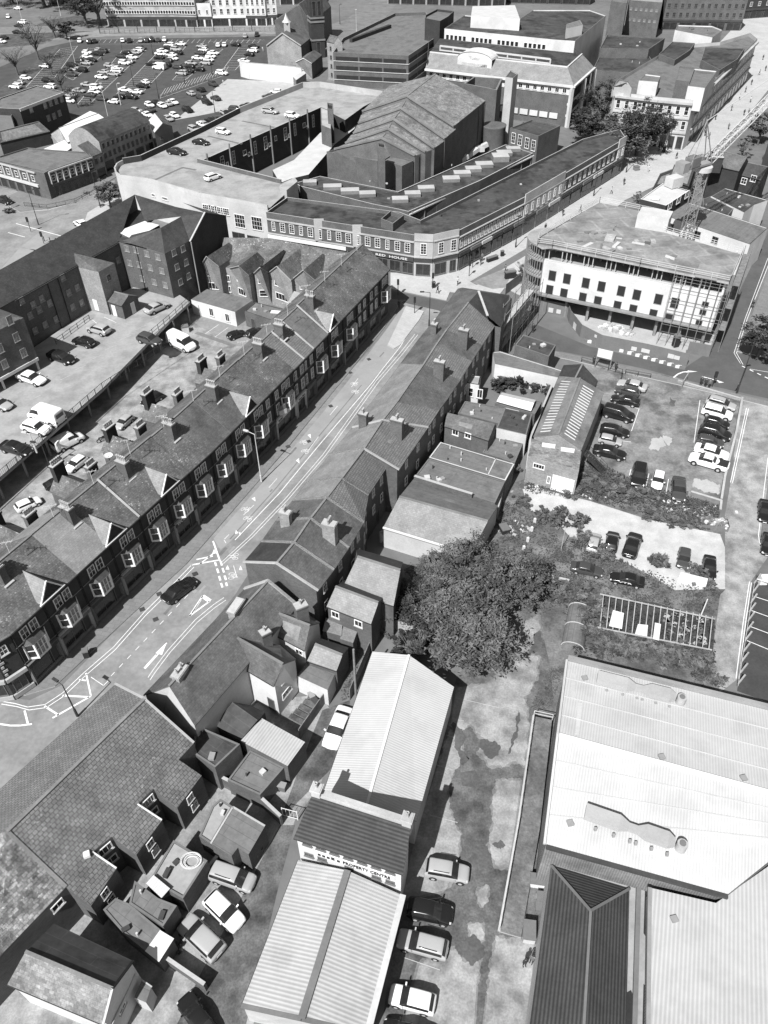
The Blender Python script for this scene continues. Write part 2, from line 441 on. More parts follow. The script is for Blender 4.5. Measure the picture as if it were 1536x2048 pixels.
# ---------------- plants ----------------
def leafmass(mb, c, rx, ry, rz, n, m, size, seed, clumps=None, fill=0.35):
    rnd = random.Random(seed)
    cl = []; lob = [(rnd.uniform(0, 6.28), rnd.uniform(.6, 1.15)) for _ in range(9)]
    for k in range(clumps or max(14, n//70)):
        while True:
            p = Vector((rnd.uniform(-1, 1), rnd.uniform(-1, 1), rnd.uniform(-1, 1)))
            if fill < p.length < 1: break
        if k % 4 == 0: p = p.normalized()*rnd.uniform(.95, 1.28)
        if p.z < -.55: p.z *= .5
        a = atan2(p.y, p.x); sc = min(lob, key=lambda q: abs(cos(a)-cos(q[0]))+abs(sin(a)-sin(q[0])))[1]
        cl.append((Vector((p.x*rx*sc, p.y*ry*sc, p.z*rz*rnd.uniform(.8, 1.1))), rnd.uniform(.08, .22)*min(rx, ry), rnd.random() < .38))
    alt = {'leaf': 'leaf_pale', 'leaf_dark': 'leaf', 'leaf_pale': 'leaf'}[m]  # lighter and darker clumps put leaf highlights into the colour
    for k in range(n):
        q, r, al = rnd.choice(cl)
        p = Vector(c)+q+Vector((rnd.gauss(0, .55)*r, rnd.gauss(0, .55)*r, rnd.gauss(0, .45)*r))
        if p.z < 0.03: p.z = rnd.uniform(.03, .3)
        a = rnd.uniform(0, 2*pi); tl = rnd.uniform(-.9, .9); s_ = size*rnd.uniform(.5, 1.5)
        u = Vector((cos(a), sin(a), tl*.7)).normalized()*s_
        v = Vector((-sin(a), cos(a), rnd.uniform(-1, 1))).normalized()*s_*.38
        mb.face([p-u, p+v, p+u, p-v], alt if al else m)
_tree = {}
def tree(px, r, h, label, name='broadleaf_tree', n=2600, size=.32, m='leaf', group=None, z=0, kind=0, cat='tree', bare=False):
    size = size*3.0/r; key = (kind, n, m, round(size, 3), bare)
    if key not in _tree:
        R, Hh = 3.0, 8.0
        tr = MB(); rnd = random.Random(100+kind)
        tr.cyl((0, 0, 0), (0.1, 0, Hh*.45), .22, .15, 'bark', 8, caps=False)
        tips = []
        for k in range(13 if not bare else 22):
            a = 2*pi*k/(13 if not bare else 9)+rnd.uniform(-.3, .3); e = Vector((cos(a)*R*rnd.uniform(.5, .9), sin(a)*R*rnd.uniform(.6, 1.1), Hh*rnd.uniform(.55, 1.0)))
            b0 = Vector((0.05, 0, Hh*rnd.uniform(.25, .45))); md = b0.lerp(e, .5)+Vector((0, 0, .5))
            tr.cyl(b0, md, .10, .06, 'bark', 5, caps=False); tr.cyl(md, e, .06, .02, 'bark', 5, caps=False); tips.append((md, e))
            if bare:
                for q in range(6):
                    b1 = md.lerp(e, rnd.uniform(0, .9)); tr.cyl(b1, b1+Vector((rnd.uniform(-1, 1), rnd.uniform(-1, 1), rnd.uniform(.2, 1.2))), .025, .01, 'bark', 3, caps=False)
        cr = MB()
        leafmass(cr, (0, 0, Hh*.62), R, R, Hh*.38, n, m, size, 50+kind)
        a = tr.build('trunk'); b = cr.build('crown'); C.objects.unlink(a); C.objects.unlink(b)
        _tree[key] = (a, b, R, Hh)
    a, b, R, Hh = _tree[key]
    g = G(*px, z) if len(px) == 2 else Vector(px)
    t = thing(name, label, cat, (g.x, g.y, z), random.uniform(0, 6.28), group)
    t.scale = (r/R, r/R, h/Hh)
    for o in (a, b):
        k = o.copy(); C.objects.link(k); k.parent = t
    return t
_bush = {}
def bush(px, r, h, label, m='leaf', group=None, z=0, n=900, size=.22, kind=0, name='bush', ry=None):
    key = (kind, m, n, size)
    if key not in _bush:
        mb = MB(); leafmass(mb, (0, 0, .45), 1, 1, .5, n, m, size, 70+kind, clumps=26, fill=.1)
        o = mb.build('foliage'); C.objects.unlink(o); _bush[key] = o
    g = G(*px, z)
    k = _bush[key].copy(); k.name = name; C.objects.link(k)
    k.location = (g.x, g.y, z); k.rotation_euler = (0, 0, random.uniform(0, 6.28)); k.scale = (r, ry or r, h)
    return tag(k, label, 'bush', group)
# ---------------- people ----------------
_ppl = {}
def person(px, face, label, pose='stand', top='cloth_dark', legs='cloth_dark', z=0.12):
    key = (pose, top, legs)
    if key not in _ppl:
        st = .28 if pose == 'walk' else .02
        J = [((0, 0, .95), .13), ((0, 0, 1.2), .12), ((0, 0, 1.42), .125), ((0, 0, 1.52), .055), ((.02, 0, 1.64), .095), ((.02, 0, 1.75), .075),
             ((0, .10, .9), .095), ((st*.6, .10, .5), .065), ((st*.9, .10, .09), .045), ((st*.9+.14, .11, .04), .04),
             ((0, -.10, .9), .095), ((-st*.4, -.10, .5), .065), ((-st, -.10, .09), .045), ((-st+.14, -.11, .04), .04),
             ((0, .19, 1.40), .06), ((-st*.5, .24, 1.12), .045), ((-st*.3+.05, .22, .88), .032), ((-st*.3+.08, .21, .78), .025),
             ((0, -.19, 1.40), .06), ((st*.5, -.24, 1.12), .045), ((st*.5+.1, -.22, .88), .032), ((st*.5+.14, -.21, .78), .025)]
        E_ = [(0, 1), (1, 2), (2, 3), (3, 4), (4, 5), (0, 6), (6, 7), (7, 8), (8, 9), (0, 10), (10, 11), (11, 12), (12, 13), (2, 14), (14, 15), (15, 16), (16, 17), (2, 18), (18, 19), (19, 20), (20, 21)]
        me = bpy.data.meshes.new('p'); me.from_pydata([j[0] for j in J], E_, [])
        o = bpy.data.objects.new('p', me); C.objects.link(o)
        o.modifiers.new('k', 'SKIN')
        for i, v in enumerate(me.skin_vertices[0].data): v.radius = (J[i][1], J[i][1]*(1.35 if i in (1, 2) else 1)); v.use_root = (i == 0)
        s_ = o.modifiers.new('s', 'SUBSURF'); s_.levels = 1; s_.render_levels = 1
        dg = bpy.context.evaluated_depsgraph_get(); m2 = bpy.data.meshes.new_from_object(o.evaluated_get(dg)); bpy.data.objects.remove(o)
        for x in (top, legs, 'skin', 'black'): m2.materials.append(M[x])
        for p in m2.polygons:
            c = p.center; p.use_smooth = True
            p.material_index = 3 if c.z < .08 else (1 if c.z < .96 and abs(c.y) < .19 else (2 if c.z > 1.5 or c.z < .86 else 0))
        hm = MB(); hm.lathe((-.005, 0, 1.62), [(.105, 0), (.115, .06), (.09, .12), (.04, .16), (0.001, .165)], 'hair', 10)
        h = hm.build('hair'); C.objects.unlink(h)
        _ppl[key] = (m2, h)
    m2, h = _ppl[key]
    g = G(*px, z); f = G(*face, z); d = f-g
    o = bpy.data.objects.new('person', m2); C.objects.link(o); o.location = (g.x, g.y, z); o.rotation_euler = (0, 0, atan2(d.y, d.x))
    tag(o, label, 'person')
    k = h.copy(); C.objects.link(k); k.parent = o
    return o
# ---------------- windows, doors, chimneys ----------------
_win = {}
def _winmesh(w_, h_, style):
    key = (round(w_, 2), round(h_, 2), style)
    if key in _win: return _win[key]
    fr, pn = MB(), MB(); f = 'frame'; g = 'glass'
    cols, rows, t = 2, 2, .07
    S = {'sash': (2, 2), 'sash1': (1, 2), 'plain': (1, 1), 'two': (2, 1), 'three': (3, 1), 'four': (4, 1), 'grid': (3, 4), 'grid23': (2, 3), 'grid24': (2, 4), 'grid43': (4, 3), 'hole': (1, 1), 'shop': (1, 1), 'shop2': (2, 1), 'dark': (2, 2), 'lit': (2, 1), 'door': (1, 1), 'wdoor': (1, 1), 'vent': (1, 1), 'arch': (1, 1)}
    cols, rows = S[style]
    if style in ('dark', 'vent', 'shop', 'shop2', 'hole', 'arch'): f = 'frame_dark'
    if style == 'lit': f, g = 'flat_grey', 'glass_lit'
    if style == 'hole': f, g = 'steel', 'black'
    if style == 'door': f, g = 'frame_dark', 'flat_dark'
    if style == 'wdoor': f, g = 'frame', 'flat_white'
    def bx(x0, x1, z0, z1, y0, y1, m, mb):
        vs = [(x, y, z) for x in (x0, x1) for y in (y0, y1) for z in (z0, z1)]
        mb.mesh(vs, [(0, 1, 3, 2), (4, 6, 7, 5), (0, 4, 5, 1), (2, 3, 7, 6), (1, 5, 7, 3), (0, 2, 6, 4)], m)
    W2, H2 = w_/2, h_/2
    if f == 'frame': t = .10
    d = -.07
    bx(-W2, -W2+t, -H2, H2, d, .02, f, fr); bx(W2-t, W2, -H2, H2, d, .02, f, fr); bx(-W2+t, W2-t, H2-t, H2, d, .02, f, fr); bx(-W2+t, W2-t, -H2, -H2+t, d, .02, f, fr)
    if style not in ('hole', 'door', 'wdoor', 'vent', 'arch'): bx(-W2-.06, W2+.06, -H2-.09, -H2-.003, d-.07, .02, 'stone' if f == 'frame' else f, fr)
    for i in range(1, cols): x = -W2+w_*i/cols; bx(x-.025, x+.025, -H2+t, H2-t, d+.015, 0, f, fr)
    for j in range(1, rows): z = -H2+h_*j/rows; bx(-W2+t, W2-t, z-.025, z+.025, d+.02, 0, f, fr)
    pn.face([(-W2+t, d+.04, -H2+t), (W2-t, d+.04, -H2+t), (W2-t, d+.04, H2-t), (-W2+t, d+.04, H2-t)], g)
    a = fr.build('window'); b = pn.build('pane'); C.objects.unlink(a); C.objects.unlink(b)
    _win[key] = (a, b); return _win[key]
def win(parent, A, B, u, z, w_, h_, style='sash', name=None, pane=True):
    """window on the wall A->B (left to right from outside), centre u metres along and z up"""
    a, b = _winmesh(w_, h_, style)
    e = (B-A); e.z = 0; e.normalize()
    nm = name or ('door' if 'door' in style else ('shop_window' if 'shop' in style else 'window'))
    o = a.copy(); o.name = nm; C.objects.link(o)
    p = V2(A+e*u, z)
    inv = (Matrix.Translation(parent.location) @ Matrix.Rotation(parent.rotation_euler[2], 4, 'Z')).inverted()
    p = inv @ p
    o.parent = parent; o.location = p; o.rotation_euler = (0, 0, atan2(e.y, e.x)-parent.rotation_euler[2])
    if pane:
        k = b.copy(); k.name = 'panel' if 'door' in style else 'pane'; C.objects.link(k); k.parent = o
    return o
def wrow(parent, A, B, p0, p1, n, w_, h_, style='sash', skip=(), **k):
    u0, z0 = onwall(A, B, *p0); u1, z1 = onwall(A, B, *p1)
    for i in range(n):
        if i in skip: continue
        t = i/(n-1) if n > 1 else 0
        win(parent, A, B, lerp(u0, u1, t), (z0+z1)/2, w_, h_, style, **k)
def wat(parent, A, B, pts, w_, h_, style='sash', **k):
    for p in pts:
        u, z = onwall(A, B, *p); win(parent, A, B, u, z, w_, h_, style, **k)
def chimney(parent, p, z, rz, sx, sy, h, pots, m='brick', base=1.2, label=None):
    """p world xy; z = height of its foot; stack rises h above; pots in a row along x"""
    mb = MB()
    mb.box((p[0], p[1], z-base), sx, sy, base+h-.35, m, rz)
    mb.box((p[0], p[1], z+h-.35), sx+.12, sy+.12, .12, m, rz); mb.box((p[0], p[1], z+h-.23), sx+.22, sy+.22, .15, m, rz)
    mb.box((p[0], p[1], z+h-.08), sx+.06, sy+.06, .08, 'stone', rz)
    c = mb.build('chimney', parent, label)
    for i in range(pots):
        x = (i-(pots-1)/2)*(sx-.1)/max(pots, 1)
        q = MB(); q.lathe((p[0]+x*cos(rz), p[1]+x*sin(rz), z+h), [(.14, 0), (.12, .1), (.11, .58), (.14, .62), (.14, .7), (.09, .7), (.09, .5)], 'timber_pale' if i % 3 else 'stone', 8)
        o = q.build('chimney_pot'); inv = (Matrix.Translation(parent.location) @ Matrix.Rotation(parent.rotation_euler[2], 4, 'Z')).inverted()
        o.data.transform(inv); o.parent = c
    return c
def slab(mb, q, th, m, edge=None):
    """roof plane of polygon q (top surface, counter-clockwise from above) with thickness"""
    q = [Vector(p) for p in q]
    if (q[1]-q[0]).cross(q[2]-q[0]).z < 0: q = q[::-1]
    mb.face(q, m); lo = [p-Vector((0, 0, th)) for p in q]
    mb.face(lo[::-1], edge or 'timber')
    for i in range(len(q)):
        j = (i+1) % len(q); mb.face([lo[i], lo[j], q[j], q[i]], edge or 'flat_mid')
def base_of(pts):
    c = Vector((0, 0, 0))
    for p in pts: c += Vector((p[0], p[1], 0))
    return c/len(pts)
# ---------------- building makers ----------------
def GG(p, z): return V2(p, z) if isinstance(p, Vector) else G(*p, z)
def ongplane(a, b, c, px):
    """point of the plane a,b,c seen at photo pixel px"""
    n = (b-a).cross(c-a).normalized()
    d = Vector(((px[0]-CX)/FPX, (px[1]-CY)/FPX, 1.0)); v = Vector((ROWS[0].dot(d), ROWS[1].dot(d), ROWS[2].dot(d))); o = Vector((0, 0, CAMH))
    return o+v*((a-o).dot(n)/v.dot(n))
def gable(label, e0, e1, ze, r0, r1, pitch=36, zr=None, wall='brick', roof='slate', z0=0.0, back=1.0, over=.25, name='terraced_house', cat='house', group=None, ridge=True, t=None, verge=None, ends=.0, roof2=None, zeb=None, coping=False, rear=None):
    """house from the pixels of its visible eave (e0 left,e1 right seen from outside) and ridge; returns thing and corner points"""
    E0, E1 = GG(e0, ze), GG(e1, ze)
    if zr is None:
        lo, hi = ze+.2, ze+14
        n = Vector((-(E1-E0).y, (E1-E0).x, 0)).normalized()
        for _ in range(40):
            z = (lo+hi)/2; md = (GG(r0, z)+GG(r1, z))/2
            if z-ze < math.tan(radians(pitch))*abs((md-E0).dot(n)): lo = z
            else: hi = z
        zr = lo
    R0, R1 = GG(r0, zr), GG(r1, zr)
    ax = (E1-E0); ax.z = 0; ax.normalize()
    def hid(R, E):
        d = (R-E); d.z = 0; p = R+d*back; return V2(p, ze if zeb is None else zeb)
    E3, E2 = hid(R0, E0), hid(R1, E1)
    if rear: E3, E2 = GG(rear[0], zeb if zeb is not None else ze), GG(rear[1], zeb if zeb is not None else ze)
    t = t or thing(name, label, cat, base_of([E0, E1, E2, E3]), 0, group)
    # eave drop from overhang is ignored: walls sit "over" metres inside the eaves
    def inn(E, R):
        d = (R-E); d.z = 0; return E+d.normalized()*over
    zw = ze-.06
    W0, W1, W2_, W3 = [V2(inn(a, b), zw) for a, b in ((E0, R0), (E1, R1), (E2, R1), (E3, R0))]
    if zeb is not None: W2_.z = W3.z = zeb-.06
    sh = ax*(ends+.04)
    W0, W3, W1, W2_ = W0+sh, W3+sh, W1-sh, W2_-sh; T0, T1 = R0+sh-Vector((0, 0, .16)), R1-sh-Vector((0, 0, .16))
    mb = MB()
    g = lambda p: V2(p, z0)
    mb.face([g(W0), g(W1), W1, W0], wall); mb.face([g(W2_), g(W3), W3, W2_], wall)
    mb.face([g(W1), g(W2_), W2_, T1, W1], wall); mb.face([g(W3), g(W0), W0, T0, W3], wall)
    mb.build('wall', t)
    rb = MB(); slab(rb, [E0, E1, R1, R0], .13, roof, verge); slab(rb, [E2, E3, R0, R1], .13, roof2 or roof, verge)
    rf = rb.build('roof', t)
    if ridge:
        MB().bar(R0+Vector((0, 0, .03)), R1+Vector((0, 0, .03)), .24, 'stone_dark' if ridge is True else ridge, .12).build('ridge_tiles', t)
    if coping:
        for E_, R_, F_ in ((E0, R0, E3), (E1, R1, E2)):
            MB().bar(E_+Vector((0, 0, .08)), R_+Vector((0, 0, .08)), .26, 'stone', .16).bar(R_+Vector((0, 0, .08)), F_+Vector((0, 0, .08)), .26, 'stone', .16).build('coping', t)
    gm = MB().bar(E0-Vector((0, 0, .1)), E1-Vector((0, 0, .1)), .11, 'metal_dark'); gm.build('gutter', t)
    return t, dict(E0=E0, E1=E1, E2=E2, E3=E3, R0=R0, R1=R1, ze=ze, zr=zr, ax=ax, W0=W0, W1=W1, W2=W2_, W3=W3)
def onplane(K, px):
    """world point on the visible roof slope of a gable() under photo pixel px"""
    n = (K['E1']-K['E0']).cross(K['R0']-K['E0']).normalized()
    d = Vector(((px[0]-CX)/FPX, (px[1]-CY)/FPX, 1.0)); v = Vector((ROWS[0].dot(d), ROWS[1].dot(d), ROWS[2].dot(d))); o = Vector((0, 0, CAMH))
    return o+v*((K['E0']-o).dot(n)/v.dot(n))
def block(label, px, zt, z0=0.0, wall='brick', roof='felt', par=.5, name='building', cat='building', group=None, t=None, cop='flat_mid', parth=.18, pts=None):
    """flat-roofed block from the pixels of its roof-edge polygon at height zt (top of the parapet)"""
    P = pts or [G(*p, zt) for p in px]
    t = t or thing(name, label, cat, base_of(P), 0, group)
    a = sum(P[i].x*P[(i+1) % len(P)].y-P[(i+1) % len(P)].x*P[i].y for i in range(len(P)))
    if a < 0: P = P[::-1]
    MB().prism(P, z0, zt-par, wall, top=False).build('wall', t)
    if name in ('annexe', 'store', 'extension', 'flat_roofed_store', 'building', 'shop_parade', 'low_range') and len(P) >= 4:
        rr = random.Random(int(abs(P[0].x*7+P[0].y*3)))
        for _ in range(2 if name == 'annexe' else 5):
            a0, a1, a2 = rr.choice(P), rr.choice(P), base_of(P); q = lerp(lerp(V2(a0, 0), V2(a2, 0), rr.uniform(.3, .8)), V2(a1, 0), rr.uniform(0, .25)); q.z = zt-par
            if rr.random() < .5: MB().cyl(q, q+Vector((0, 0, rr.uniform(.2, .6))), .1, .1, rr.choice(['flat_pale', 'flat_dark']), 8).build('vent_pipe', t)
            else: MB().box(q, rr.uniform(.3, .8), rr.uniform(.3, .7), rr.uniform(.15, .4), rr.choice(['flat_pale', 'flat_grey', 'flat_dark']), rr.uniform(0, 1.5)).build('roof_vent', t)
    n = len(P); ins = []
    for i in range(n):
        p, q, r = P[i-1], P[i], P[(i+1) % n]
        d1 = (q-p); d1.z = 0; d1.normalize(); d2 = (r-q); d2.z = 0; d2.normalize()
        n1 = Vector((-d1.y, d1.x, 0)); n2 = Vector((-d2.y, d2.x, 0)); b = (n1+n2)
        b = b/max(.3, (1+n1.dot(n2)))
        ins.append(q+b*parth)
    MB().face([V2(p, zt-par) for p in P], roof).build('roof', t)
    if par > .05:
        mb = MB()
        for i in range(n):
            j = (i+1) % n
            mb.face([V2(P[i], zt-par), V2(P[j], zt-par), V2(P[j], zt), V2(P[i], zt)], wall)
            mb.face([V2(ins[j], zt-par), V2(ins[i], zt-par), V2(ins[i], zt), V2(ins[j], zt)], wall)
            mb.face([V2(P[i], zt), V2(P[j], zt), V2(ins[j], zt), V2(ins[i], zt)], cop)
        mb.build('parapet', t)
    return t, P
def custom(label, V, faces, name='building', cat='building', group=None, t=None, part='roof', th=.0, **k):
    """V: dict name -> (px,py,z) or Vector; faces: list of (names string list, material)"""
    P = {a: (v if isinstance(v, Vector) else G(*v)) for a, v in V.items()}
    t = t or thing(name, label, cat, base_of(list(P.values())), 0, group)
    mb = MB()
    for f, m in faces:
        if th: slab(mb, [P[a] for a in f], th, m)
        else: mb.face([P[a] for a in f], m)
    mb.build(part, t)
    return t, P
def walls(t, pts, z0, m, part='wall', closed=True):
    """vertical walls under the given top points (each with its own z)"""
    mb = MB(); n = len(pts)
    for i in range(n if closed else n-1):
        a, b = pts[i], pts[(i+1) % n]
        mb.face([V2(a, z0), V2(b, z0), b, a], m)
    return mb.build(part, t)
def sheet(name, px, m, z, kind='structure', raw=False):
    mb = MB(); P = [G(*p, z) for p in px]
    a = sum(P[i].x*P[(i+1) % len(P)].y-P[(i+1) % len(P)].x*P[i].y for i in range(len(P)))
    if a < 0: P = P[::-1]
    mb.face(P, m); o = mb.build(name); return tag(o, kind=kind)
def raised(name, px, m, z1, z0=0.0, edge='kerb'):
    mb = MB().prism([G(*p, z1) for p in px], z0, z1, edge, m); return tag(mb.build(name), kind='structure')
def lamp(px, h, label, arm=(1.2, 0), z=0.1, name='street_lamp', m='metal_dark', group=None, r=.09):
    g = G(*px, z); t = thing(name, label, 'street lamp', g, 0, group)
    MB().cyl(g, g+Vector((0, 0, 1.2)), r*1.6, r*1.5, m, 8).cyl(g+Vector((0, 0, 1.2)), g+Vector((0, 0, h)), r, r*.55, m, 8).build('pole', t)
    e = g+Vector((arm[0], arm[1], h+.15))
    if arm != (0, 0): MB().cyl(g+Vector((0, 0, h-.05)), e, .05, .04, m, 6).build('arm', t)
    MB().box((e.x, e.y, e.z-.08), .75, .28, .16, m, atan2(arm[1], arm[0] or .01)).box((e.x, e.y, e.z-.11), .5, .2, .04, 'lamp_glass', atan2(arm[1], arm[0] or .01)).build('lamp_head', t)
    return t
def pole(px, h, label, name='pole', m='metal_dark', r=.06, z=0.0, cat='pole'):
    g = G(*px, z); o = MB().cyl(g, g+Vector((0, 0, h)), r, r*.8, m, 6).build(name)
    return tag(o, label, cat)
def fence(pts, h, label, m='metal_dark', name='fence', z=0.0, kind='rail', step=2.0, cat='fence', group=None, px=True):
    P = [G(*p, z) if px else Vector(p) for p in pts]
    t = thing(name, label, cat, base_of(P)+Vector((0, 0, z)), 0, group)
    pm, rm = MB(), MB()
    for i in range(len(P)-1):
        a, b = P[i], P[i+1]; L = (b-a).length; n = max(1, int(L/step))
        for k in range(n+(i == len(P)-2)):
            q = a.lerp(b, k/n); MB().bar(q, q+Vector((0, 0, h)), .08, m).build('post', t)
        if kind == 'rail':
            for zz in (h*.45, h*.97): rm.bar(a+Vector((0, 0, zz)), b+Vector((0, 0, zz)), .05, m)
        elif kind == 'bars':
            for zz in (h*.12, h*.97): rm.bar(a+Vector((0, 0, zz)), b+Vector((0, 0, zz)), .05, m)
            k = int(L/.3)
            for j in range(k):
                q = a.lerp(b, j/k); rm.bar(q+Vector((0, 0, h*.12)), q+Vector((0, 0, h*.97)), .025, m)
        elif kind == 'solid':
            d = (b-a).normalized(); nn = Vector((-d.y, d.x, 0))*.04
            rm.prism([a+nn, b+nn, b-nn, a-nn], z, z+h, m)
    rm.build('panel' if kind == 'solid' else 'rail', t)
    return t
def wallrun(pts, h, label, m='brick', w_=.25, name='boundary_wall', z=0.0, cop='stone', zp=None):
    P = [G(*p, z if zp is None else zp) for p in pts]; mb, cb = MB(), MB()
    for i in range(len(P)-1):
        a, b = P[i], P[i+1]; d = (b-a); d.z = 0; d.normalize(); nn = Vector((-d.y, d.x, 0))*w_/2; b2 = b+d*(w_*.4 if i < len(P)-2 else 0)
        mb.prism([a+nn, b2+nn, b2-nn, a-nn], z, z+h-.06, m); nn = nn*1.2; cb.prism([a+nn, b2+nn, b2-nn, a-nn], z+h-.06, z+h+.001*i, cop)
    t = thing(name, label, 'wall', base_of(P)); mb.build('brickwork' if 'brick' in m else 'panel', t); cb.build('coping', t)
    return t
_font = {}
def text(s, parent, origin, right, size, m, name='lettering', normal=None, up=None, extrude=.02, width=None):
    """lettering with its left end at origin, running along 'right'; normal faces the reader"""
    cu = bpy.data.curves.new('t', 'FONT'); cu.body = s; cu.size = size; cu.extrude = extrude; cu.offset = size*.012; cu.resolution_u = 2
    o = bpy.data.objects.new('t', cu); C.objects.link(o)
    dg = bpy.context.evaluated_depsgraph_get(); me = bpy.data.meshes.new_from_object(o.evaluated_get(dg)); bpy.data.objects.remove(o)
    r = Vector(right).normalized(); upv = Vector(up) if up else Vector((0, 0, 1)); upv = (upv-r*upv.dot(r)).normalized(); n = r.cross(upv)
    if width:
        xs = [v.co.x for v in me.vertices]; f = width/(max(xs)-min(xs))
        for v in me.vertices: v.co.x *= f
    me.transform(Matrix((r, upv, n)).transposed().to_4x4()); me.transform(Matrix.Translation(origin))
    me.materials.clear(); me.materials.append(M[m])
    inv = (Matrix.Translation(parent.location) @ Matrix.Rotation(parent.rotation_euler[2], 4, 'Z')).inverted(); me.transform(inv)
    o = bpy.data.objects.new(name, me); C.objects.link(o); o.parent = parent
    return o
# ---------------- ground, streets, markings ----------------
mb = MB(); mb.face([(-3000, -300, 0), (3000, -300, 0), (3000, 5000, 0), (-3000, 5000, 0)], 'ground'); tag(mb.build('ground'), kind='structure')
Q = lambda s, o=(0, 0), k=1.0: [(o[0]+float(a.split(',')[0])/k, o[1]+float(a.split(',')[1])/k) for a in s.split()]
def z5(s): return Q(s, (0, 1140), 3.84)
def jag(pts, i):
    rnd = random.Random(i); out = []; ph = [rnd.uniform(0, 6.28) for _ in range(6)]; c = 0
    for k in range(len(pts)):
        a, b = pts[k], pts[(k+1) % len(pts)]; L = hypot(b[0]-a[0], b[1]-a[1]); n = max(1, int(L/2.2))
        nx, ny = (b[1]-a[1])/(L+1e-6), -(b[0]-a[0])/(L+1e-6)
        for j in range(n):
            t = j/n; c += 2.2; q = 0 if L > 70 else 1.9*sin(c*.17+ph[0])+1.1*sin(c*.41+ph[1])+.6*sin(c*.97+ph[2])+rnd.uniform(-.4, .4)
            out.append((lerp(a[0], b[0], t)+nx*q, lerp(a[1], b[1], t)+ny*q))
    return out
# streets
sheet('street', Q('0,1395 60,1400 125,1370 300,1190 430,1060 573,900 700,742 785,650 812,600 893,606 850,690 760,800 640,960 540,1080 470,1190 300,1400 200,1500 0,1700 -80,1700 -80,1395'), 'asphalt', .004)
mat('track', 0.25, 0.06, 0.3, dirt=0.1)
sheet('cycle_track', Q('820,618 806,612 772,660 700,757 640,832 573,911 427,1077 441,1100 480,1066 560,975 640,880 744,762 800,692'), 'track', .008)
sheet('cross_street', Q('700,560 781,581 893,603 1010,640 1075,650 1180,693 1370,735 1405,712 1490,708 1640,740 1640,835 1536,797 1380,762 1290,738 1140,706 1040,690 950,660 877,621 781,599 690,580'), 'asphalt_dark', .012)
sheet('side_street', Q('1414,714 1453,627 1480,580 1518,500 1560,420 1640,440 1536,530 1493,635 1468,706 1480,727'), 'asphalt_dark', .008)
sheet('street', Q('-60,380 20,360 60,420 230,360 210,440 130,520 -60,620'), 'asphalt', .006)
sheet('street', Q('-700,75 -60,66 200,57 380,52 640,50 640,60 560,68 220,72 -60,90 -700,110'), 'asphalt', .006)
sheet('street', Q('640,55 690,40 760,-10 800,-60 850,-60 800,0 742,70 700,130 690,175 650,170 668,120'), 'asphalt_mid', .008)
mat('asphalt_lot', 0.06, 0.12, 0.3, dirt=0.15)
sheet('car_park', Q('-300,400 -60,160 90,95 160,80 560,72 556,135 480,180 470,240 300,330 215,262 170,230 60,250 -60,330'), 'asphalt_lot', .006)
sheet('rough_ground', Q('455,158 600,165 640,168 600,190 480,215 395,232 350,240 400,200'), 'slab_pale', .012)
sheet('grass_verge', Q('-60,100 60,90 95,81 150,66 205,60 160,30 100,40 40,62 -60,80'), 'weeds', .016)
sheet('grass_verge', Q('95,100 120,90 60,170 20,190 -20,190 40,150'), 'weeds', .018)
rnd = random.Random(8)
for k in range(13):
    t_ = rnd.uniform(0, 1); x, y = lerp(300, 790, t_)+rnd.uniform(-12, 30), lerp(1270, 660, t_)+rnd.uniform(-10, 20); s_ = lerp(1.3, .6, t_); w_, h_ = rnd.uniform(4, 14)*s_, rnd.uniform(2, 5)*s_
    sheet('road_patch', [(x, y), (x+w_, y-w_*1.1), (x+w_+h_, y-w_*1.1+h_*.6), (x+h_, y+h_*.6)], rnd.choice(['asphalt_mid', 'asphalt', 'track']), .0135+.0002*k)
for k in range(9):
    t_ = rnd.uniform(0, 1); x, y = lerp(270, 770, t_)+rnd.uniform(-30, 30), lerp(1260, 690, t_)+rnd.uniform(-10, 10); g = G(x, y, .028); mb = MB(); mb.box((g.x, g.y, .024 if rnd.random() < .5 else .13), .6, .6, .01, 'flat_dark', .5); tag(mb.build('drain_cover'), kind='structure')
# plaza and the pedestrian street
raised('plaza_paving', Q('781,545 864,548 1000,452 1250,270 1425,100 1500,20 1560,-60 1640,-60 1640,120 1536,215 1400,330 1250,400 1110,520 1065,570 1040,590 1010,575 990,600 960,590 900,583 893,600 781,577'), 'paving_light', .12)
sheet('dark_paving_strip', Q('940,563 1067,488 1130,452 1136,460 1078,495 953,570'), 'flat_mid', .126)
sheet('dark_paving_strip', Q('1400,318 1446,278 1500,225 1536,180 1600,110 1606,118 1540,190 1505,232 1450,286 1404,326'), 'flat_mid', .126)
sheet('dark_paving_patch', Q('945,565 960,557 1002,540 1030,535 1010,575 985,578'), 'asphalt', .131)
raised('footway', Q('0,1380 50,1390 110,1372 235,1255 372,1128 430,1062 573,897 700,742 770,653 800,605 812,600 781,598 760,640 600,800 400,1000 200,1180 0,1290'), 'paving', .12)
raised('traffic_island', Q('812,612 848,622 838,640 800,690 788,697 775,690'), 'paving_light', .12)
raised('footway', Q('0,1378 40,1392 60,1385 40,1365 0,1340'), 'paving', .125)
raised('footway', Q('1040,690 1140,708 1290,742 1380,765 1536,802 1640,840 1640,850 1536,812 1370,772 1280,752 1135,718 1040,700'), 'paving', .12)
raised('footway', Q('1500,640 1540,535 1640,430 1640,735 1490,706 1474,702'), 'paving', .12)
raised('footway', Q('10,395 60,372 200,318 225,335 235,352 150,402 95,418 40,424 16,410'), 'paving', .12)
raised('footway', Q('170,440 175,425 200,410 230,395 260,400 240,440 200,470'), 'paving_light', .12)
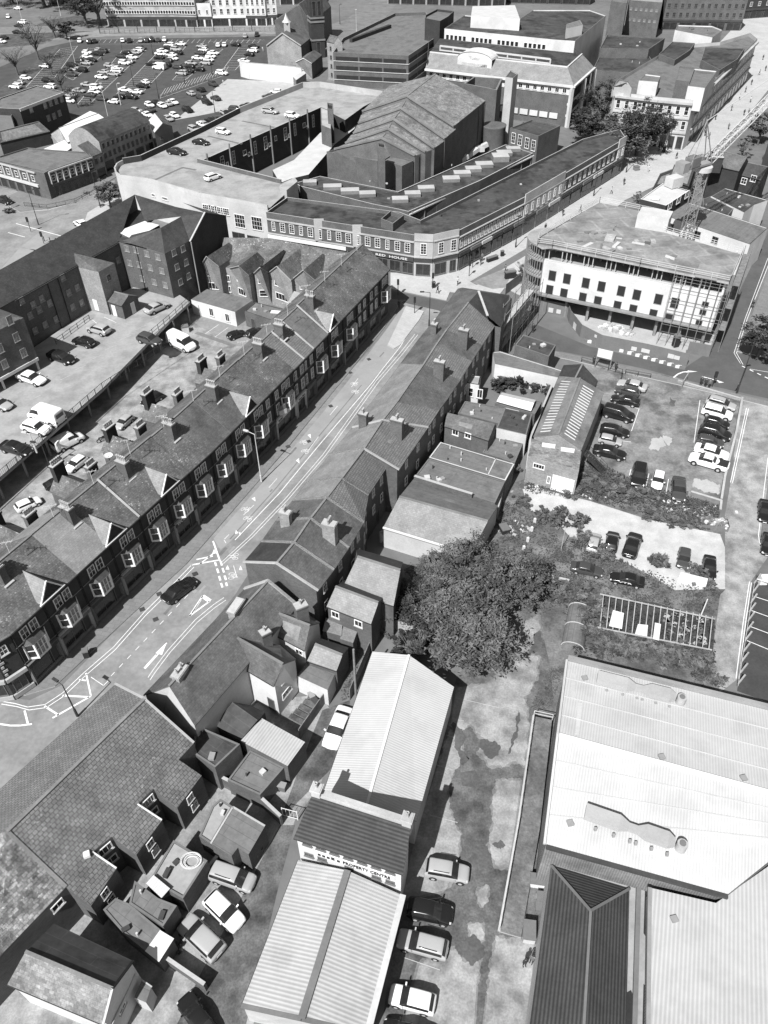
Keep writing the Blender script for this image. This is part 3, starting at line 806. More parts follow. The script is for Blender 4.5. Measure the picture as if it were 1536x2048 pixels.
raised('footway', Q('-700,60 -60,56 200,48 640,40 640,50 380,55 200,60 -60,70 -700,80'), 'paving', .12)
sheet('paved_crossing', Q('0,540 40,495 108,505 60,545'), 'track', .01)
sheet('paved_crossing', Q('42,493 72,470 110,480 118,480 75,503'), 'track', .01)
# lots on the right
sheet('waste_ground', Q('965,985 1060,955 1190,925 1440,1000 1450,1180 1425,1310 1440,1385 1290,1400 1140,1330 1095,1700 1060,2100 760,2100 900,1400 960,1200 940,1100'), 'weeds_light', .004)
sheet('car_lot', Q('1150,740 1180,722 1250,735 1345,752 1482,800 1446,985 1440,1000 1330,990 1240,950 1185,930 1180,900'), 'lot', .010)
for q_, (s_, m_) in enumerate((('1302,878 1322,872 1330,890 1318,902 1300,896', 'slab_pale'), ('1326,868 1345,876 1338,892 1328,886', 'slab_pale'), ('1345,862 1368,858 1378,885 1372,912 1352,922 1330,905 1346,890', 'yard_mid'), ('1300,830 1322,838 1330,850 1316,856 1302,845', 'yard_mid'), ('1390,955 1440,968 1436,990 1385,975', 'slab_pale'), ('1340,795 1352,800 1350,812 1340,808', 'damp'))): sheet('worn_patch', jag(Q(s_), 60+q_), m_, .018+.001*q_)
sheet('gravel_lot', Q('1045,978 1075,975 1110,985 1180,1002 1300,1040 1440,1068 1452,1100 1450,1178 1350,1180 1300,1150 1240,1120 1190,1105 1150,1085 1110,1040 1060,1020'), 'gravel', .012)
sheet('rough_lane', Q('1482,800 1536,805 1570,830 1545,905 1519,1085 1535,1115 1502,1163 1474,1359 1440,1385 1425,1306 1440,1190 1450,1180 1450,1030 1461,966'), 'yard', .014)
sheet('tarmac_lot', Q('1512,1150 1640,1200 1640,1440 1474,1382'), 'flat_dark', .012)
sheet('tarmac_lot', Q('1545,905 1640,880 1640,1130 1535,1115 1521,1085'), 'asphalt_mid', .012)
sheet('yard_floor', Q('905,1378 968,1369 1005,1343 1028,1296 1044,1244 1078,1236 1100,1330 1110,1420 1060,1700 1046,2100 756,2100 800,1800'), 'soil', .010)
slabs = ['1044,1244 1078,1236 1079,1265 1066,1285 1054,1307 1076,1317 1072,1361 1050,1395 1057,1452 1052,1500 1049,1530 1020,1523 1005,1534 981,1530 958,1505 966,1476 942,1450 921,1460 902,1447 912,1377 968,1369 1005,1343 1028,1296',
 '898,1463 912,1472 927,1505 918,1530 900,1560 895,1594 905,1635 920,1666 918,1700 905,1760 888,1781 800,1800 840,1640 880,1521',
 '993,1564 1015,1558 1041,1564 1030,1650 1017,1735 1000,1738 990,1730 977,1687 987,1644 984,1612',
 '890,1905 910,1896 920,1915 931,1925 948,1912 960,1915 958,1940 953,1971 947,2070 800,2070 840,1925',
 '993,1875 1044,1877 1078,1900 1066,2070 966,2070 975,1990 982,1928', '955,1780 975,1770 977,1800 965,1812 955,1805', '935,1850 965,1845 968,1880 945,1885']
for i, s_ in enumerate(slabs):
    q_ = Q(s_); cx0, cy0 = sum(a for a, b in q_)/len(q_), sum(b for a, b in q_)/len(q_); sheet('worn_concrete', jag([(cx0+(a-cx0)*1.04+(2 if a > cx0 else -2), cy0+(b-cy0)*1.02+(2 if b > cy0 else -2)) for a, b in q_], i+50), 'yard_mid', .016+.001*i)
    out = jag(Q(s_), i)
    sheet('concrete_slab', out, 'yard', .03+.002*i)
sheet('damp_patch', jag(Q('965,1478 990,1482 1000,1495 998,1510 985,1517 972,1512 962,1500 958,1490'), 3), 'damp', .05)
for q_, s_ in enumerate(('1036,1420 1040,1440 1034,1470 1028,1490 1016,1508 1020,1490 1030,1462', '905,1445 925,1458 930,1480 922,1500 940,1520 925,1530 912,1500', '1068,1270 1078,1262 1088,1280 1078,1300 1060,1312 1064,1292', '1000,1680 1010,1690 1000,1700 985,1690', '945,1700 975,1690 985,1730 955,1740 940,1725')): sheet('damp_patch', jag(Q(s_), 20+q_), 'damp', .055+.002*q_)
sheet('damp_patch', jag(Q('922,1884 945,1868 968,1890 966,1918 942,1930 925,1910'), 4), 'damp', .052)
sheet('damp_patch', Q('920,1545 950,1540 960,1560 950,1575 925,1572'), 'damp', .016)
# yards behind the left terrace and below
sheet('back_lane', Q('0,905 330,640 400,600 480,660 540,660 400,790 250,930 130,1030 0,1130 -80,1180 -80,980'), 'yard', .006)
sheet('courtyard', Q('395,560 480,620 560,650 540,700 460,690 380,640'), 'asphalt', .010)
sheet('yard_floor', Q('300,1560 420,1500 520,1400 640,1390 690,1460 640,1570 590,1640 540,1800 500,2100 -60,2100 -60,1960 100,1800'), 'yard', .010)
sheet('yard_floor', Q('560,1650 590,1650 560,1760 480,2100 330,2100 400,1950 480,1800'), 'soil', .014)
sheet('yard_floor', Q('620,1480 645,1420 700,1400 700,1460 660,1540 600,1600 560,1640 590,1560'), 'soil', .016)
# markings
def line(a, b, w_, m='white_paint', z=.02, name='road_marking'):
    A, B = G(*a, z), G(*b, z); d = (B-A).normalized(); n = Vector((-d.y, d.x, 0))*w_*(.36 if w_ < .8 else .5)
    return (A+n, B+n, B-n, A-n, m)
def marks(lst, name='road_marking'):
    mb = MB()
    for A, B, c, d, m in lst: mb.face([A, d, c, B], m)
    return tag(mb.build(name), kind='structure')
def dash(a, b, n, frac, w_, **k):
    return [line((lerp(a[0], b[0], (i)/n), lerp(a[1], b[1], (i)/n)), (lerp(a[0], b[0], (i+frac)/n), lerp(a[1], b[1], (i+frac)/n)), w_, **k) for i in range(n)]
def path(pts, w_, **k): return [line(pts[i], pts[i+1], w_, **k) for i in range(len(pts)-1)]
kl = Q('0,1402 30,1407 55,1414 90,1409 125,1386 167,1346 227,1294 289,1224 346,1168 385,1128')
ml = path(kl, .12)+path([(x+3, y+6) for x, y in kl], .12)
# separator of the cycle track: raised white kerb blocks
ml += path(Q('470,1080 560,985 640,888 744,766 765,738 800,694 815,668'), .16, z=.03)
rt_ = Q('441,1126 500,1072 570,998 645,910 752,762 800,706 830,668')
ml += path(rt_, .10)+path([(x+6, y+1) for x, y in rt_], .10)
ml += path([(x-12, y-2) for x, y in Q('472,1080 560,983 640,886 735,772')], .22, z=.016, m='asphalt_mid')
for a, b in (((487, 1030), (508, 1010)), ((538, 975), (554, 957)), ((617, 900), (637, 873)), ((660, 830), (675, 812)), ((703, 774), (716, 757))): ml.append(line(a, b, .10))
# hatched box and give-way by the junction
ml += [line((426, 1082), (440, 1122), .3), line((382, 1130), (438, 1120), .3), line((400, 1128), (430, 1104), .25), line((393, 1119), (426, 1112), .3)]
ml += [line((x, y), (x+dx, y+dy), .35) for x, y, dx, dy in ((430, 1124, 2.5, 8), (434, 1137, 3, 9), (438, 1152, 3, 9), (442, 1166, 3, 9), (441, 1122, 3, 9), (445, 1136, 3, 9), (449, 1151, 3, 9), (452, 1165, 2, 7))]
ml += [line((467, 1131), (474, 1155), .10), line((448, 1080), (452, 1086), .10), line((449, 1078), (458, 1069), .1)]
tri = Q('379,1232 405,1192 420,1202'); ml += [line(tri[0], tri[1], .30), line(tri[1], tri[2], .75), line(tri[2], tri[0], .30)]
ml += [line((384, 1226), (402, 1200), .2)]
ml += dash((222, 1352), (385, 1180), 10, .45, .11)
ml += [line((182, 1354), (207, 1371), .11), line((207, 1371), (216, 1362), .11)]
ml += [line((289, 1337), (322, 1300), .42), line((312, 1310), (334, 1286), .12)]
ml += path(Q('0,1448 20,1451 40,1451 64,1448'), .28)+[line((49, 1421), (56, 1448), .3), line((89, 1412), (117, 1430), .3), line((105, 1436), (182, 1392), .28), line((172, 1346), (182, 1392), .26), line((125, 1391), (178, 1394), .3), line((158, 1359), (172, 1361), .25)]
rk = Q('452,1200 430,1215 395,1244 340,1305 310,1345 300,1360'); ml += path(rk, .10)+path([(x-4, y-5) for x, y in rk], .10)
marks(ml)
# arrow head shapes and bicycles
def flat(name, polys, m, z=.024):
    mb = MB()
    for p in polys:
        P = [G(*q, z) for q in p]; a = sum(P[i].x*P[(i+1) % len(P)].y-P[(i+1) % len(P)].x*P[i].y for i in range(len(P)))
        mb.face(P if a > 0 else P[::-1], m)
    return tag(mb.build(name), kind='structure')
flat('arrow_marking', [Q('334,1284 311,1306 324,1310')], 'white_paint')
flat('arrow_marking', [Q(s_) for s_ in ('510,994 503,997 511,1003', '621,868 615,870 622,877', '598,916 592,921 599,927', '470,1068 477,1066 472,1060', '455,1130 451,1139 459,1139', '478,1140 485,1140 481,1131', '482,1066 478,1064 480,1072', '428,1098 424,1108 435,1106')], 'white_paint')
flat('arrow_marking', [Q('1376,741 1395,743 1372,745'), Q('1434,760 1448,765 1438,766')], 'white_paint', .03)
marks(path(Q('1347,755 1356,748 1366,744 1378,743'), .35)+path(Q('1404,753 1420,757 1436,762'), .3)+dash((1484, 732), (1560, 768), 5, .5, .3)+path(Q('1536,516 1491,635 1468,706 1481,727'), .12)+path(Q('1540,522 1495,636 1473,706 1486,729'), .12)+path(Q('1500,738 1536,744 1600,752'), .12))
def bike_mark(px, ang, s_=1.0):
    g = G(*px, .026); mb = MB(); ca, sa = cos(ang), sin(ang)
    T = lambda x, y: Vector((g.x+(x*ca-y*sa)*s_, g.y+(x*sa+y*ca)*s_, .026))
    for cx in (-.55, .55):
        for k in range(12):
            a, b = 2*pi*k/12, 2*pi*(k+1)/12
            mb.face([T(cx+.3*cos(a), .5*sin(a)), T(cx+.38*cos(a), .6*sin(a)), T(cx+.38*cos(b), .6*sin(b)), T(cx+.3*cos(b), .5*sin(b))], 'white_paint')
    for p, q in (((-.55, 0), (-.2, .9)), ((-.2, .9), (.4, .8)), ((-.55, 0), (0, 0)), ((0, 0), (.4, .8)), ((.55, 0), (.35, 1.1)), ((0, 0), (-.3, 1.1)), ((.2, 1.15), (.5, 1.15))):
        d = Vector((q[0]-p[0], q[1]-p[1])).normalized()*.045
        mb.face([T(p[0]-d.y, p[1]+d.x), T(p[0]+d.y, p[1]-d.x), T(q[0]+d.y, q[1]-d.x), T(q[0]-d.y, q[1]+d.x)], 'white_paint')
    tag(mb.build('bicycle_marking'), kind='structure')
for p, a in (((490, 1020), .6), ((495, 1038), .6), ((607, 885), .6), ((610, 903), .6), ((708, 768), .6), ((710, 784), .6), ((463, 1152), -.3), ((471, 1113), 2.8)): bike_mark(p, a-1.2, .62)
# parking bays: car park at the top left
bays = []
def bay_row(a, b, c, d, n):
    """two long white lines a->b and c->d with n cross lines between them"""
    r = [line(a, b, .15), line(c, d, .15)]
    for i in range(n+1):
        t = i/n; r.append(line((lerp(a[0], b[0], t), lerp(a[1], b[1], t)), (lerp(c[0], d[0], t), lerp(c[1], d[1], t)), .12))
    return r
bays += bay_row((52, 174), (120, 98), (94, 176), (155, 92), 20)
bays += bay_row((128, 152), (176, 96), (146, 160), (219, 99), 14)
bays += bay_row((155, 208), (245, 100), (179, 208), (294, 98), 24)
bays += bay_row((233, 188), (320, 100), (275, 195), (372, 93), 24)
bays += bay_row((345, 160), (400, 100), (370, 160), (446, 98), 14)
bays += bay_row((445, 140), (480, 92), (470, 140), (516, 92), 10)
bays += [line((x, 86), (x+6, 79), .12) for x in range(196, 520, 11)]
bays += [line((190, 88), (320, 88), .12), line((420, 83), (530, 80), .12)]
bays += [line((x, 180+(x-330)*-.35+8), (x+9, 180+(x-330)*-.35-6), .12) for x in range(322, 450, 6)]+[line((320, 197), (450, 150), .14)]
bays += [line((500+i*9, 203-i*4), (520+i*9, 208-i*4), .12) for i in range(6)]
marks(bays, 'bay_marking')
b2 = [line((478, 632-0), (455, 650), .1)]
marks([line((410, 668), (437, 649), .1), line((430, 674), (456, 655), .1), line((392, 665), (470, 692), .9, m='asphalt_mid')], 'bay_marking')
# bays on the right
rl = [line(a, b, .12) for a, b in (((1221, 803), (1280, 818)), ((1278, 818), (1263, 862)), ((1233, 880), (1262, 884)), ((1187, 908), (1250, 922)), ((1262, 938), (1255, 965)), ((1298, 947), (1292, 972)), ((1337, 958), (1331, 993)), ((1400, 800), (1388, 885)))]
marks(rl, 'bay_marking')
marks([line(a, b, .13) for a, b in (((1506, 1192), (1600, 1222)), ((1503, 1221), (1600, 1256)), ((1498, 1252), (1600, 1290)), ((1494, 1281), (1600, 1325)))], 'bay_marking')
marks(path(Q('1493,816 1461,965'), .12)+path(Q('1497,817 1465,966'), .12)+path(Q('1499,1163 1487,1240 1472,1357'), .12)+path(Q('1503,1165 1492,1240 1477,1358'), .12)+path(Q('1536,915 1517,1070 1519,1085 1536,1105'), .12))
marks([line(a, b, .08, m='worn_paint', z=.05) for a, b in (((915, 1396), (1000, 1416)), ((905, 1437), (928, 1442)), ((893, 1470), (920, 1480)), ((868, 1528), (905, 1540)), ((860, 1630), (915, 1645)), ((808, 1915), (880, 1940)), ((845, 1800), (885, 1795)))], 'bay_marking')
# road marks top-left junction
marks([line((32, 447), (130, 474), .3), line((16, 465), (50, 474), .25)]+path(Q('18,412 40,424 95,420 150,405 200,383'), .15))
# ---------------- left terrace of shops along the street ----------------
GT = 'terraced shops along the left side of the street'
ZE, ZR, DP = 8.8, 12.4, 5.2
EL = [G(20.8, 1270, ZE), G(427, 900.6, ZE), G(611.8, 714.6, ZE), G(780, 539, ZE)]
def along(P, s_):
    for i in range(len(P)-1):
        L = (P[i+1]-P[i]).length
        if s_ <= L or i == len(P)-2: return P[i].lerp(P[i+1], s_/L), (P[i+1]-P[i]).normalized()
        s_ -= L
def sOf(P, px, z):
    best = None; acc = 0
    for i in range(len(P)-1):
        u, zz = onwall(P[i], P[i+1], *px); L = (P[i+1]-P[i]).length
        if -.5 <= u <= L+.5: return acc+u, zz
        acc += L
    return acc, z
TL = sum((EL[i+1]-EL[i]).length for i in range(3))
def oriel(t, A, B, u, z, w_=2.75, h_=2.25, d=.85):
    e = (B-A).normalized(); n = Vector((e.y, -e.x, 0)); c = A+e*u
    P = [c-e*w_/2, c-e*w_*.27+n*d, c+e*w_*.27+n*d, c+e*w_/2]
    mb = MB(); z0, z1 = z-h_/2, z+h_/2
    mb.prism(P, z0-.12, z0+.18, 'frame'); mb.prism([p+n*.001 for p in P], z1-.18, z1, 'frame')
    for i in range(4): mb.bar(V2(P[i], z0), V2(P[i], z1), .2, 'frame')
    for i in range(3):
        a, b = P[i], P[i+1]; k = 3 if i == 1 else 2
        for j in range(1, k):
            if i == 1: q = a.lerp(b, j/k); mb.bar(V2(q, z0), V2(q, z1), .09, 'frame')
        mb.bar(V2(a, z+.05), V2(b, z+.05), .06, 'frame')
    rp = [V2(c-e*(w_/2+.12), z1), V2(c-e*(w_*.27+.08)+n*(d+.12), z1), V2(c+e*(w_*.27+.08)+n*(d+.12), z1), V2(c+e*(w_/2+.12), z1)]
    tp = [V2(c-e*w_*.3, z1+.55), V2(c+e*w_*.3, z1+.55)]
    mb.face([rp[0], rp[1], tp[0]], 'slate_dark'); mb.face([rp[1], rp[2], tp[1], tp[0]], 'slate_dark'); mb.face([rp[2], rp[3], tp[1]], 'slate_dark')
    o = mb.build('bay_window', t)
    g = MB()
    for i in range(3):
        a, b = P[i]-n*.05, P[i+1]-n*.05; g.face([V2(a, z0+.15), V2(b, z0+.15), V2(b, z1-.1), V2(a, z1-.1)], 'glass_lit' if i else 'glass')
    inv = (Matrix.Translation(t.location)).inverted(); k = g.build('pane'); k.data.transform(inv); k.parent = o
def shopfront(t, A, B, u0, u1, style=0, sign=None, z0=.12):
    """pilasters, fascia, stall riser, glazing and door of one shop between u0 and u1"""
    e = (B-A).normalized(); n = Vector((e.y, -e.x, 0)); W_ = u1-u0
    P = lambda u, z, o=0: V2(A+e*u+n*o, z)
    mb = MB(); light = 'render_white' if style in (2,) else ('frame_dark' if style in (0, 3) else 'stone')
    for u in (u0+.16, u1-.16): mb.bar(P(u, z0, .10), P(u, 3.3, .10), .3, light)
    fm = {0: 'flat_dark', 1: 'flat_mid', 2: 'flat_white', 3: 'cloth_mid', 4: 'flat_dark'}[style]
    mb.bar(P(u0+.1, 3.15, .18), P(u1-.1, 3.15, .18), .22, fm, .62); mb.bar(P(u0+.05, 3.52, .24), P(u1-.05, 3.52, .24), .34, light, .09)
    mb.bar(P(u0+.3, .45, .10), P(u1-.3, .45, .10), .12, 'frame_dark' if style != 1 else 'timber', .5)
    mb.build('shopfront', t)
    win(t, A, B, (u0+u1)/2-.55, 1.75, W_-2.0, 2.1, 'shop2', name='shop_window'); 
    win(t, A, B, u1-.85, 1.5, .9, 2.5, 'door')
    if style == 4: pass
    if sign: text(sign[0], t, P(u0+.5, 2.98, .31), e, sign[1], sign[2], width=sign[3] if len(sign) > 3 else None)
BAYS = Q('77,1291 142,1231 208,1174 271,1121 323,1070 370,1020 411,973.5 452,937 489,897 524.5,860 577,799 645,732 674,700 704,668 772,599')
ss = [sOf(EL, p, 5)[0] for p in BAYS]
bd = [0.0]+[(ss[i]+ss[i+1])/2 for i in range(len(ss)-1)]+[TL]
# split the two wide gaps
units = [(bd[i], bd[i+1], ss[i]) for i in range(len(ss))]
wide = []
for a, b, s_ in units:
    if b-a > 7.0:
        if s_-a > b-s_: wide += [(a, s_-2.3, None), (s_-2.3, b, s_)]
        else: wide += [(a, s_+2.3, s_), (s_+2.3, b, None)]
    else: wide.append((a, b, s_))
ROOFS = ['slate', 'slate', 'slate_pale', 'slate', 'slate', 'slate', 'slate', 'slate_plain', 'slate_plain', 'slate', 'slate', 'tile', 'tile', 'felt', 'slate', 'slate', 'slate', 'slate', 'slate', 'slate']
DETAIL = ['first terraced shop from the street corner, lichen spotted slate roof', 'second terraced shop from the corner with white oriel bay and gabled dormer',
 'terraced shop with the pale re-slated roof, third from the corner', 'terraced shop with gabled dormer beside the pale re-slated roof', 'terraced shop with dark slate roof just past the white roof coping', 'terraced shop under a gabled dormer, signed WCCU below its bay',
 'terraced shop with projecting curved shop window, next past the WCCU shop', 'terraced shop with plain smooth slates, eighth from the corner', 'terraced shop behind the tall street lamp', 'terraced shop with gabled dormer left of the long white fascia',
 'terraced shop with long white fascia lettered BASIL', 'terraced shop with ribbed tile roof and white fascia', 'terraced shop with ribbed tile roof past the white fascia', 'terraced shop with smooth grey roof and white bay', 'terraced shop with small gabled dormer near the far end',
 'terraced shop fourth from the far corner of the row', 'terraced shop third from the far corner of the row', 'terraced shop second from the far corner of the row', 'terraced shop at the far corner by the pedestrian island', 'terraced shop at far end']
chim = [sOf(EL, p, 12)[0] for p in Q('60,1180 205,1085 310,985 395,890 480,815 569,725 610,690 668,625')]
dorm = [sOf(EL, p, 10)[0] for p in Q('105,1195 233,1083 340,982 503,823 667,655')]
SIGNS = {5: ('WCCU', .62, 'flat_white'), 10: ('BASILS', .42, 'flat_dark'), 11: ('House Flame', .36, 'flat_dark')}
for i, (a, b, s_) in enumerate(wide):
    A, d = along(EL, a+.001); B, _ = along(EL, b); nrm = Vector((-(B-A).y, (B-A).x, 0)).normalized()
    jz = (0, .0, .06, 0, .12, .12, 0, 0, .1, .1, .0, -.25, -.25, -.1, .15, .15, .15, .15, .15, .15)[i]
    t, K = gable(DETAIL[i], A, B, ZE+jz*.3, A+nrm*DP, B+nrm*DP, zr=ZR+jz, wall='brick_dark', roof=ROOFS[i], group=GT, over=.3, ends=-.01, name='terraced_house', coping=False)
    FA, FB = V2(K['W0'], 0), V2(K['W1'], 0); W_ = (FB-FA).length
    uc = (s_-a) if s_ is not None else None
    if uc is not None and i != len(wide)-1 or i == len(wide)-1:
        uc = min(max(uc or W_/2, 1.3), W_-1.3)
        oriel(t, FA, FB, uc, 4.95)
        for q in (-.62, .62): win(t, FA, FB, uc+q, 7.3, 1.0, 1.55, 'sash')
    if uc is None or W_ > 6:
        for q in ([W_/2-1, W_/2+1] if uc is None else [W_-1.2 if uc < W_/2 else 1.2]):
            win(t, FA, FB, q, 7.3, .9, 1.4, 'sash'); win(t, FA, FB, q, 4.9, .9, 1.7, 'sash1')
    shopfront(t, FA, FB, .02, W_-.02, (0, 1, 0, 1, 0, 4, 0, 1, 0, 0, 2, 2, 3, 0, 0, 1, 0, 3, 0, 0)[i], SIGNS.get(i))
    MB().bar(V2(FA, 3.7)+Vector((0, 0, 0)), V2(FB, 3.7), .14, 'stone_dark', .14).bar(V2(FA, 6.35), V2(FB, 6.35), .1, 'stone_dark', .1).build('string_course', t)
    e = (FB-FA).normalized(); n = Vector((e.y, -e.x, 0)); MB().cyl(V2(FA+n*.1+e*.12, .2), V2(FA+n*.1+e*.12, ZE-.1), .06, .06, 'black', 6).build('downpipe', t)
    rz = atan2(e.y, e.x)
    for c in chim:
        if a <= c < b:
            p = along(EL, c)[0]+nrm*(DP-1.1); chimney(t, p, ZR-.8, rz+pi/2, 1.5, .75, 1.9, 5, 'brick')
            ap = MB(); ap.bar(V2(p-e*.6-nrm*.95, ZR-1.35), V2(p+e*.6-nrm*.95, ZR-1.35), .28, 'stone', .12); ap.build('chimney_flashing', t)
    for c in dorm:
        if a <= c < b:
            p = along(EL, c)[0]; w2 = 1.5; D_ = 3.2
            f0, f1, ap_ = V2(p-e*w2+nrm*.05, ZE+.35), V2(p+e*w2+nrm*.05, ZE+.35), V2(p+nrm*.05, ZE+2.5)
            bk = V2(p+nrm*D_, ZE+2.5)
            s1 = V2(p-e*w2+nrm*.6, ZE+.35); s2 = V2(p+e*w2+nrm*.6, ZE+.35)
            mb = MB(); mb.face([f0, f1, ap_], 'brick_dark'); o1 = mb.build('dormer', t)
            mb = MB(); slab(mb, [f0-n*-.15, ap_-n*-.15, bk, s1], .1, 'slate_pale'); slab(mb, [ap_-n*-.15, f1-n*-.15, s2, bk], .1, 'slate_pale')  # slopes use paler slate: their sunlit look is put into the colour
            mb.bar(f0+n*.18, ap_+n*.18, .14, 'frame'); mb.bar(f1+n*.18, ap_+n*.18, .14, 'frame'); mb.bar(f0+n*.25-e*.2, f1+n*.25+e*.2, .2, 'frame', .12)
            k = mb.build('dormer_roof'); k.data.transform(Matrix.Translation(t.location).inverted()); k.parent = o1
    if i in (4, 12, 13, 14): MB().bar(K['E0']+Vector((0, 0, .1)), K['R0']+Vector((0, 0, .1)), .22, 'stone', .14).build('coping', t)
    # rear wing with its own slate roof and stack
    if i % 2 == 0 and i < 11:
        rb = V2(K['W3'], 0); w0 = rb+e*.6; w1 = w0+e*3.4; D_ = 5.5 if i < 10 else 4.0
        zz = 6.2; m0 = (w0+w1)/2; mb = MB(); mb.prism([w0-nrm*.2, w1-nrm*.2, w1+nrm*D_, w0+nrm*D_], 0, zz, 'brick'); mb.face([V2(w0+nrm*D_, zz), V2(m0+nrm*D_, zz+1.5), V2(w1+nrm*D_, zz)], 'brick'); mb.build('rear_wing', t)
        mb = MB(); slab(mb, [V2(w0-e*.2-nrm*.6, zz), V2(m0-nrm*.6, zz+1.7), V2(m0+nrm*(D_+.1), zz+1.7), V2(w0-e*.2+nrm*(D_+.1), zz)], .1, 'slate'); slab(mb, [V2(m0-nrm*.6, zz+1.7), V2(w1+e*.2-nrm*.6, zz), V2(w1+e*.2+nrm*(D_+.1), zz), V2(m0+nrm*(D_+.1), zz+1.7)], .1, 'slate'); mb.build('rear_roof', t)
        chimney(t, m0+nrm*(D_-.5), zz+1.2, rz, 1.7, .7, 2.3 if i % 4 == 0 else 1.9, 5, 'brick_dark'); chimney(t, m0+nrm*1.6+e*2.2, zz+1.6, rz, 1.5, .65, 1.4, 5, 'brick')
# aerials and roof vents
rnd = random.Random(31)
for i in range(14):
    p = along(EL, 6+i*6.1)[0]+nrm*(DP-1.1); h = rnd.uniform(1.6, 2.4); mb = MB(); b0 = V2(p, ZR+1.0); mb.bar(b0, b0+Vector((0, 0, h)), .05, 'metal'); c0 = b0+Vector((0, 0, h-.1)); mb.bar(c0-Vector((.7, .2, 0)), c0+Vector((.7, .2, 0)), .04, 'metal')
    for q in (-.6, -.2, .2, .6): mb.bar(c0+Vector((q, q*.3-.3, 0)), c0+Vector((q, q*.3+.3, 0)), .03, 'metal')
    tag(mb.build('television_aerial'), 'thin metal television aerial on the left terrace, %s from the street corner' % 'first second third fourth fifth sixth seventh eighth ninth tenth eleventh twelfth thirteenth fourteenth'.split()[i], 'aerial', 'aerials on the left terrace')
# corner shop closing the row
cb = [V2(G(86, 1366), 0), V2(G(57, 1382), 0), V2(G(-110, 1330), 0)]
e = (EL[1]-EL[0]).normalized(); nrm = Vector((-e.y, e.x, 0))
c0 = V2(EL[0]-nrm*-.3, 0); c3 = V2(c0+nrm*(DP*2-.6), 0)
pts = [c0, c0-e*2.2+nrm*.6, c0-e*4.2+nrm*3.2, c3-e*4.4, c3]
t = thing('corner_shop', 'corner shop with pale stone front and quoins at the bend of the street', 'shop', base_of(pts), 0)
MB().prism(pts, 0, ZE-.05, 'brick_dark', top=False).build('wall', t)
R = V2(EL[0]+nrm*DP, ZR); mb = MB(); q = [V2(p, ZE) for p in pts]
q = [q[0]-nrm*.3, q[1]-e*.2-nrm*.2, q[2]-e*.3, q[3]-e*.3+nrm*.3, q[4]+nrm*.3]
R2 = R-e*.3
for i in range(4): slab(mb, [q[i], q[i+1], R], .12, 'slate')
mb.build('roof', t)
for i in (0, 1, 2):
    A, B = pts[i+1], pts[i]; A, B = V2(A, 0), V2(B, 0); L = (B-A).length
    en = (B-A).normalized(); nn = Vector((en.y, -en.x, 0))
    MB().bar(V2(A+nn*.2, 3.3), V2(B+nn*.2, 3.3), .3, 'stone', .5).bar(V2(A+nn*.15, .5), V2(B+nn*.15, .5), .2, 'stone', .6).build('shopfront', t)
    win(t, A, B, L/2, 1.9, L-.8, 2.0, 'shop2', name='shop_window')
    if i != 1: win(t, A, B, L/2, 7.2, .9, 1.3, 'sash')
    if i == 2: win(t, A, B, L/2, 4.9, 1.2, 1.9, 'sash')
    for k in range(14): MB().bar(V2(A+nn*.02+en*.2, .3+k*.6+3), V2(A+nn*.02+en*(.5 if k % 2 else .7), .3+k*.6+3), .12, 'stone', .3).build('quoin', t) if 3.3+k*.6 < ZE-.3 else None
# ---------------- right terrace ----------------
GR = 'terraced houses along the right side of the street'
Lf = Q('487,1124.6 523,1083 553,1040 586,1000 615,963 660,909 705,855 735,815 768,772 801,727 836,680 875,632 916,577')
Jn = Q('553,1127 588,1085.5 621,1037 653.4,995.7 683.4,956.6 727.7,898 765,840.7 794,804 818.6,768 847,729 872,690 893,660 937,605')
Rr = Q('636.5,1181.7 668,1140 698,1096 728,1045 737,990 778,928 856,855 878,821 897,795 921,760 944,722 965,690 990,652')
# world lines: left eave z 8, ridge z solved for the first unit
zs = 7.6
rm = ['slate_plain', 'slate_plain', 'slate_plain', 'tile', 'tile', 'tile', 'tile', 'slate_plain', 'slate_plain', 'tile', 'slate_plain', 'tile']
RLAB = ['house with pale brick gable end nearest the camera on the right side of the street', 'slate roofed house second from the pale gable end', 'slate roofed house with brick chimney on its party wall', 'tiled house with white copings between slate and tile roofs', 'narrow tiled house with white coping on both sides',
 'deeper tiled house stepping back behind its neighbour', 'tiled house with square brick chimney on the street slope', 'house with thin antenna above its rear wall', 'plain slate house in the middle of the far half of the right row', 'tiled house with tall chimney on its rear slope', 'slate house with chimney facing the scaffold', 'ribbed tile house joining the scaffolded corner building']
RH = []
for i in range(12):
    rear = (Rr[i], Rr[i+1]) if i != 5 else ((798, 940), Rr[6])
    e0, e1 = G(*Lf[i+1], zs), G(*Lf[i], zs)   # seen from the street side
    t, K = gable(RLAB[i], Lf[i+1], Lf[i], zs, Jn[i+1], Jn[i], zr=zs+2.9, wall='brick', roof='slate_pale' if 2 < i < 9 else ('slate_plain' if i else 'slate_dark'), rear=(rear[1], rear[0]), group=GR, over=.25, ends=-.01, coping=(i in (0, 1, 2, 3, 4, 5)), roof2=rm[i] if i else 'slate_plain')
    RH.append((t, K))
    A, B = V2(K['W2'], 0), V2(K['W3'], 0); L = (B-A).length
    for q in ((L*.3, L*.7) if L > 4 else (L*.5,)):
        win(t, A, B, q, 6.4, .8, 1.2, 'sash'); win(t, A, B, q, 3.6, .8, 1.3, 'sash1')
    win(t, A, B, L*.5, 1.3, .9, 2.0, 'door')
    A, B = V2(K['W0'], 0), V2(K['W1'], 0); L = (B-A).length
    for q in ((L*.3, L*.7) if L > 4 else (L*.5,)): win(t, A, B, q, 5.6, .9, 1.5, 'sash')
    win(t, A, B, L*.45, 1.7, L-2.0, 2.0, 'shop2'); win(t, A, B, L-.8, 1.3, .9, 2.2, 'door')
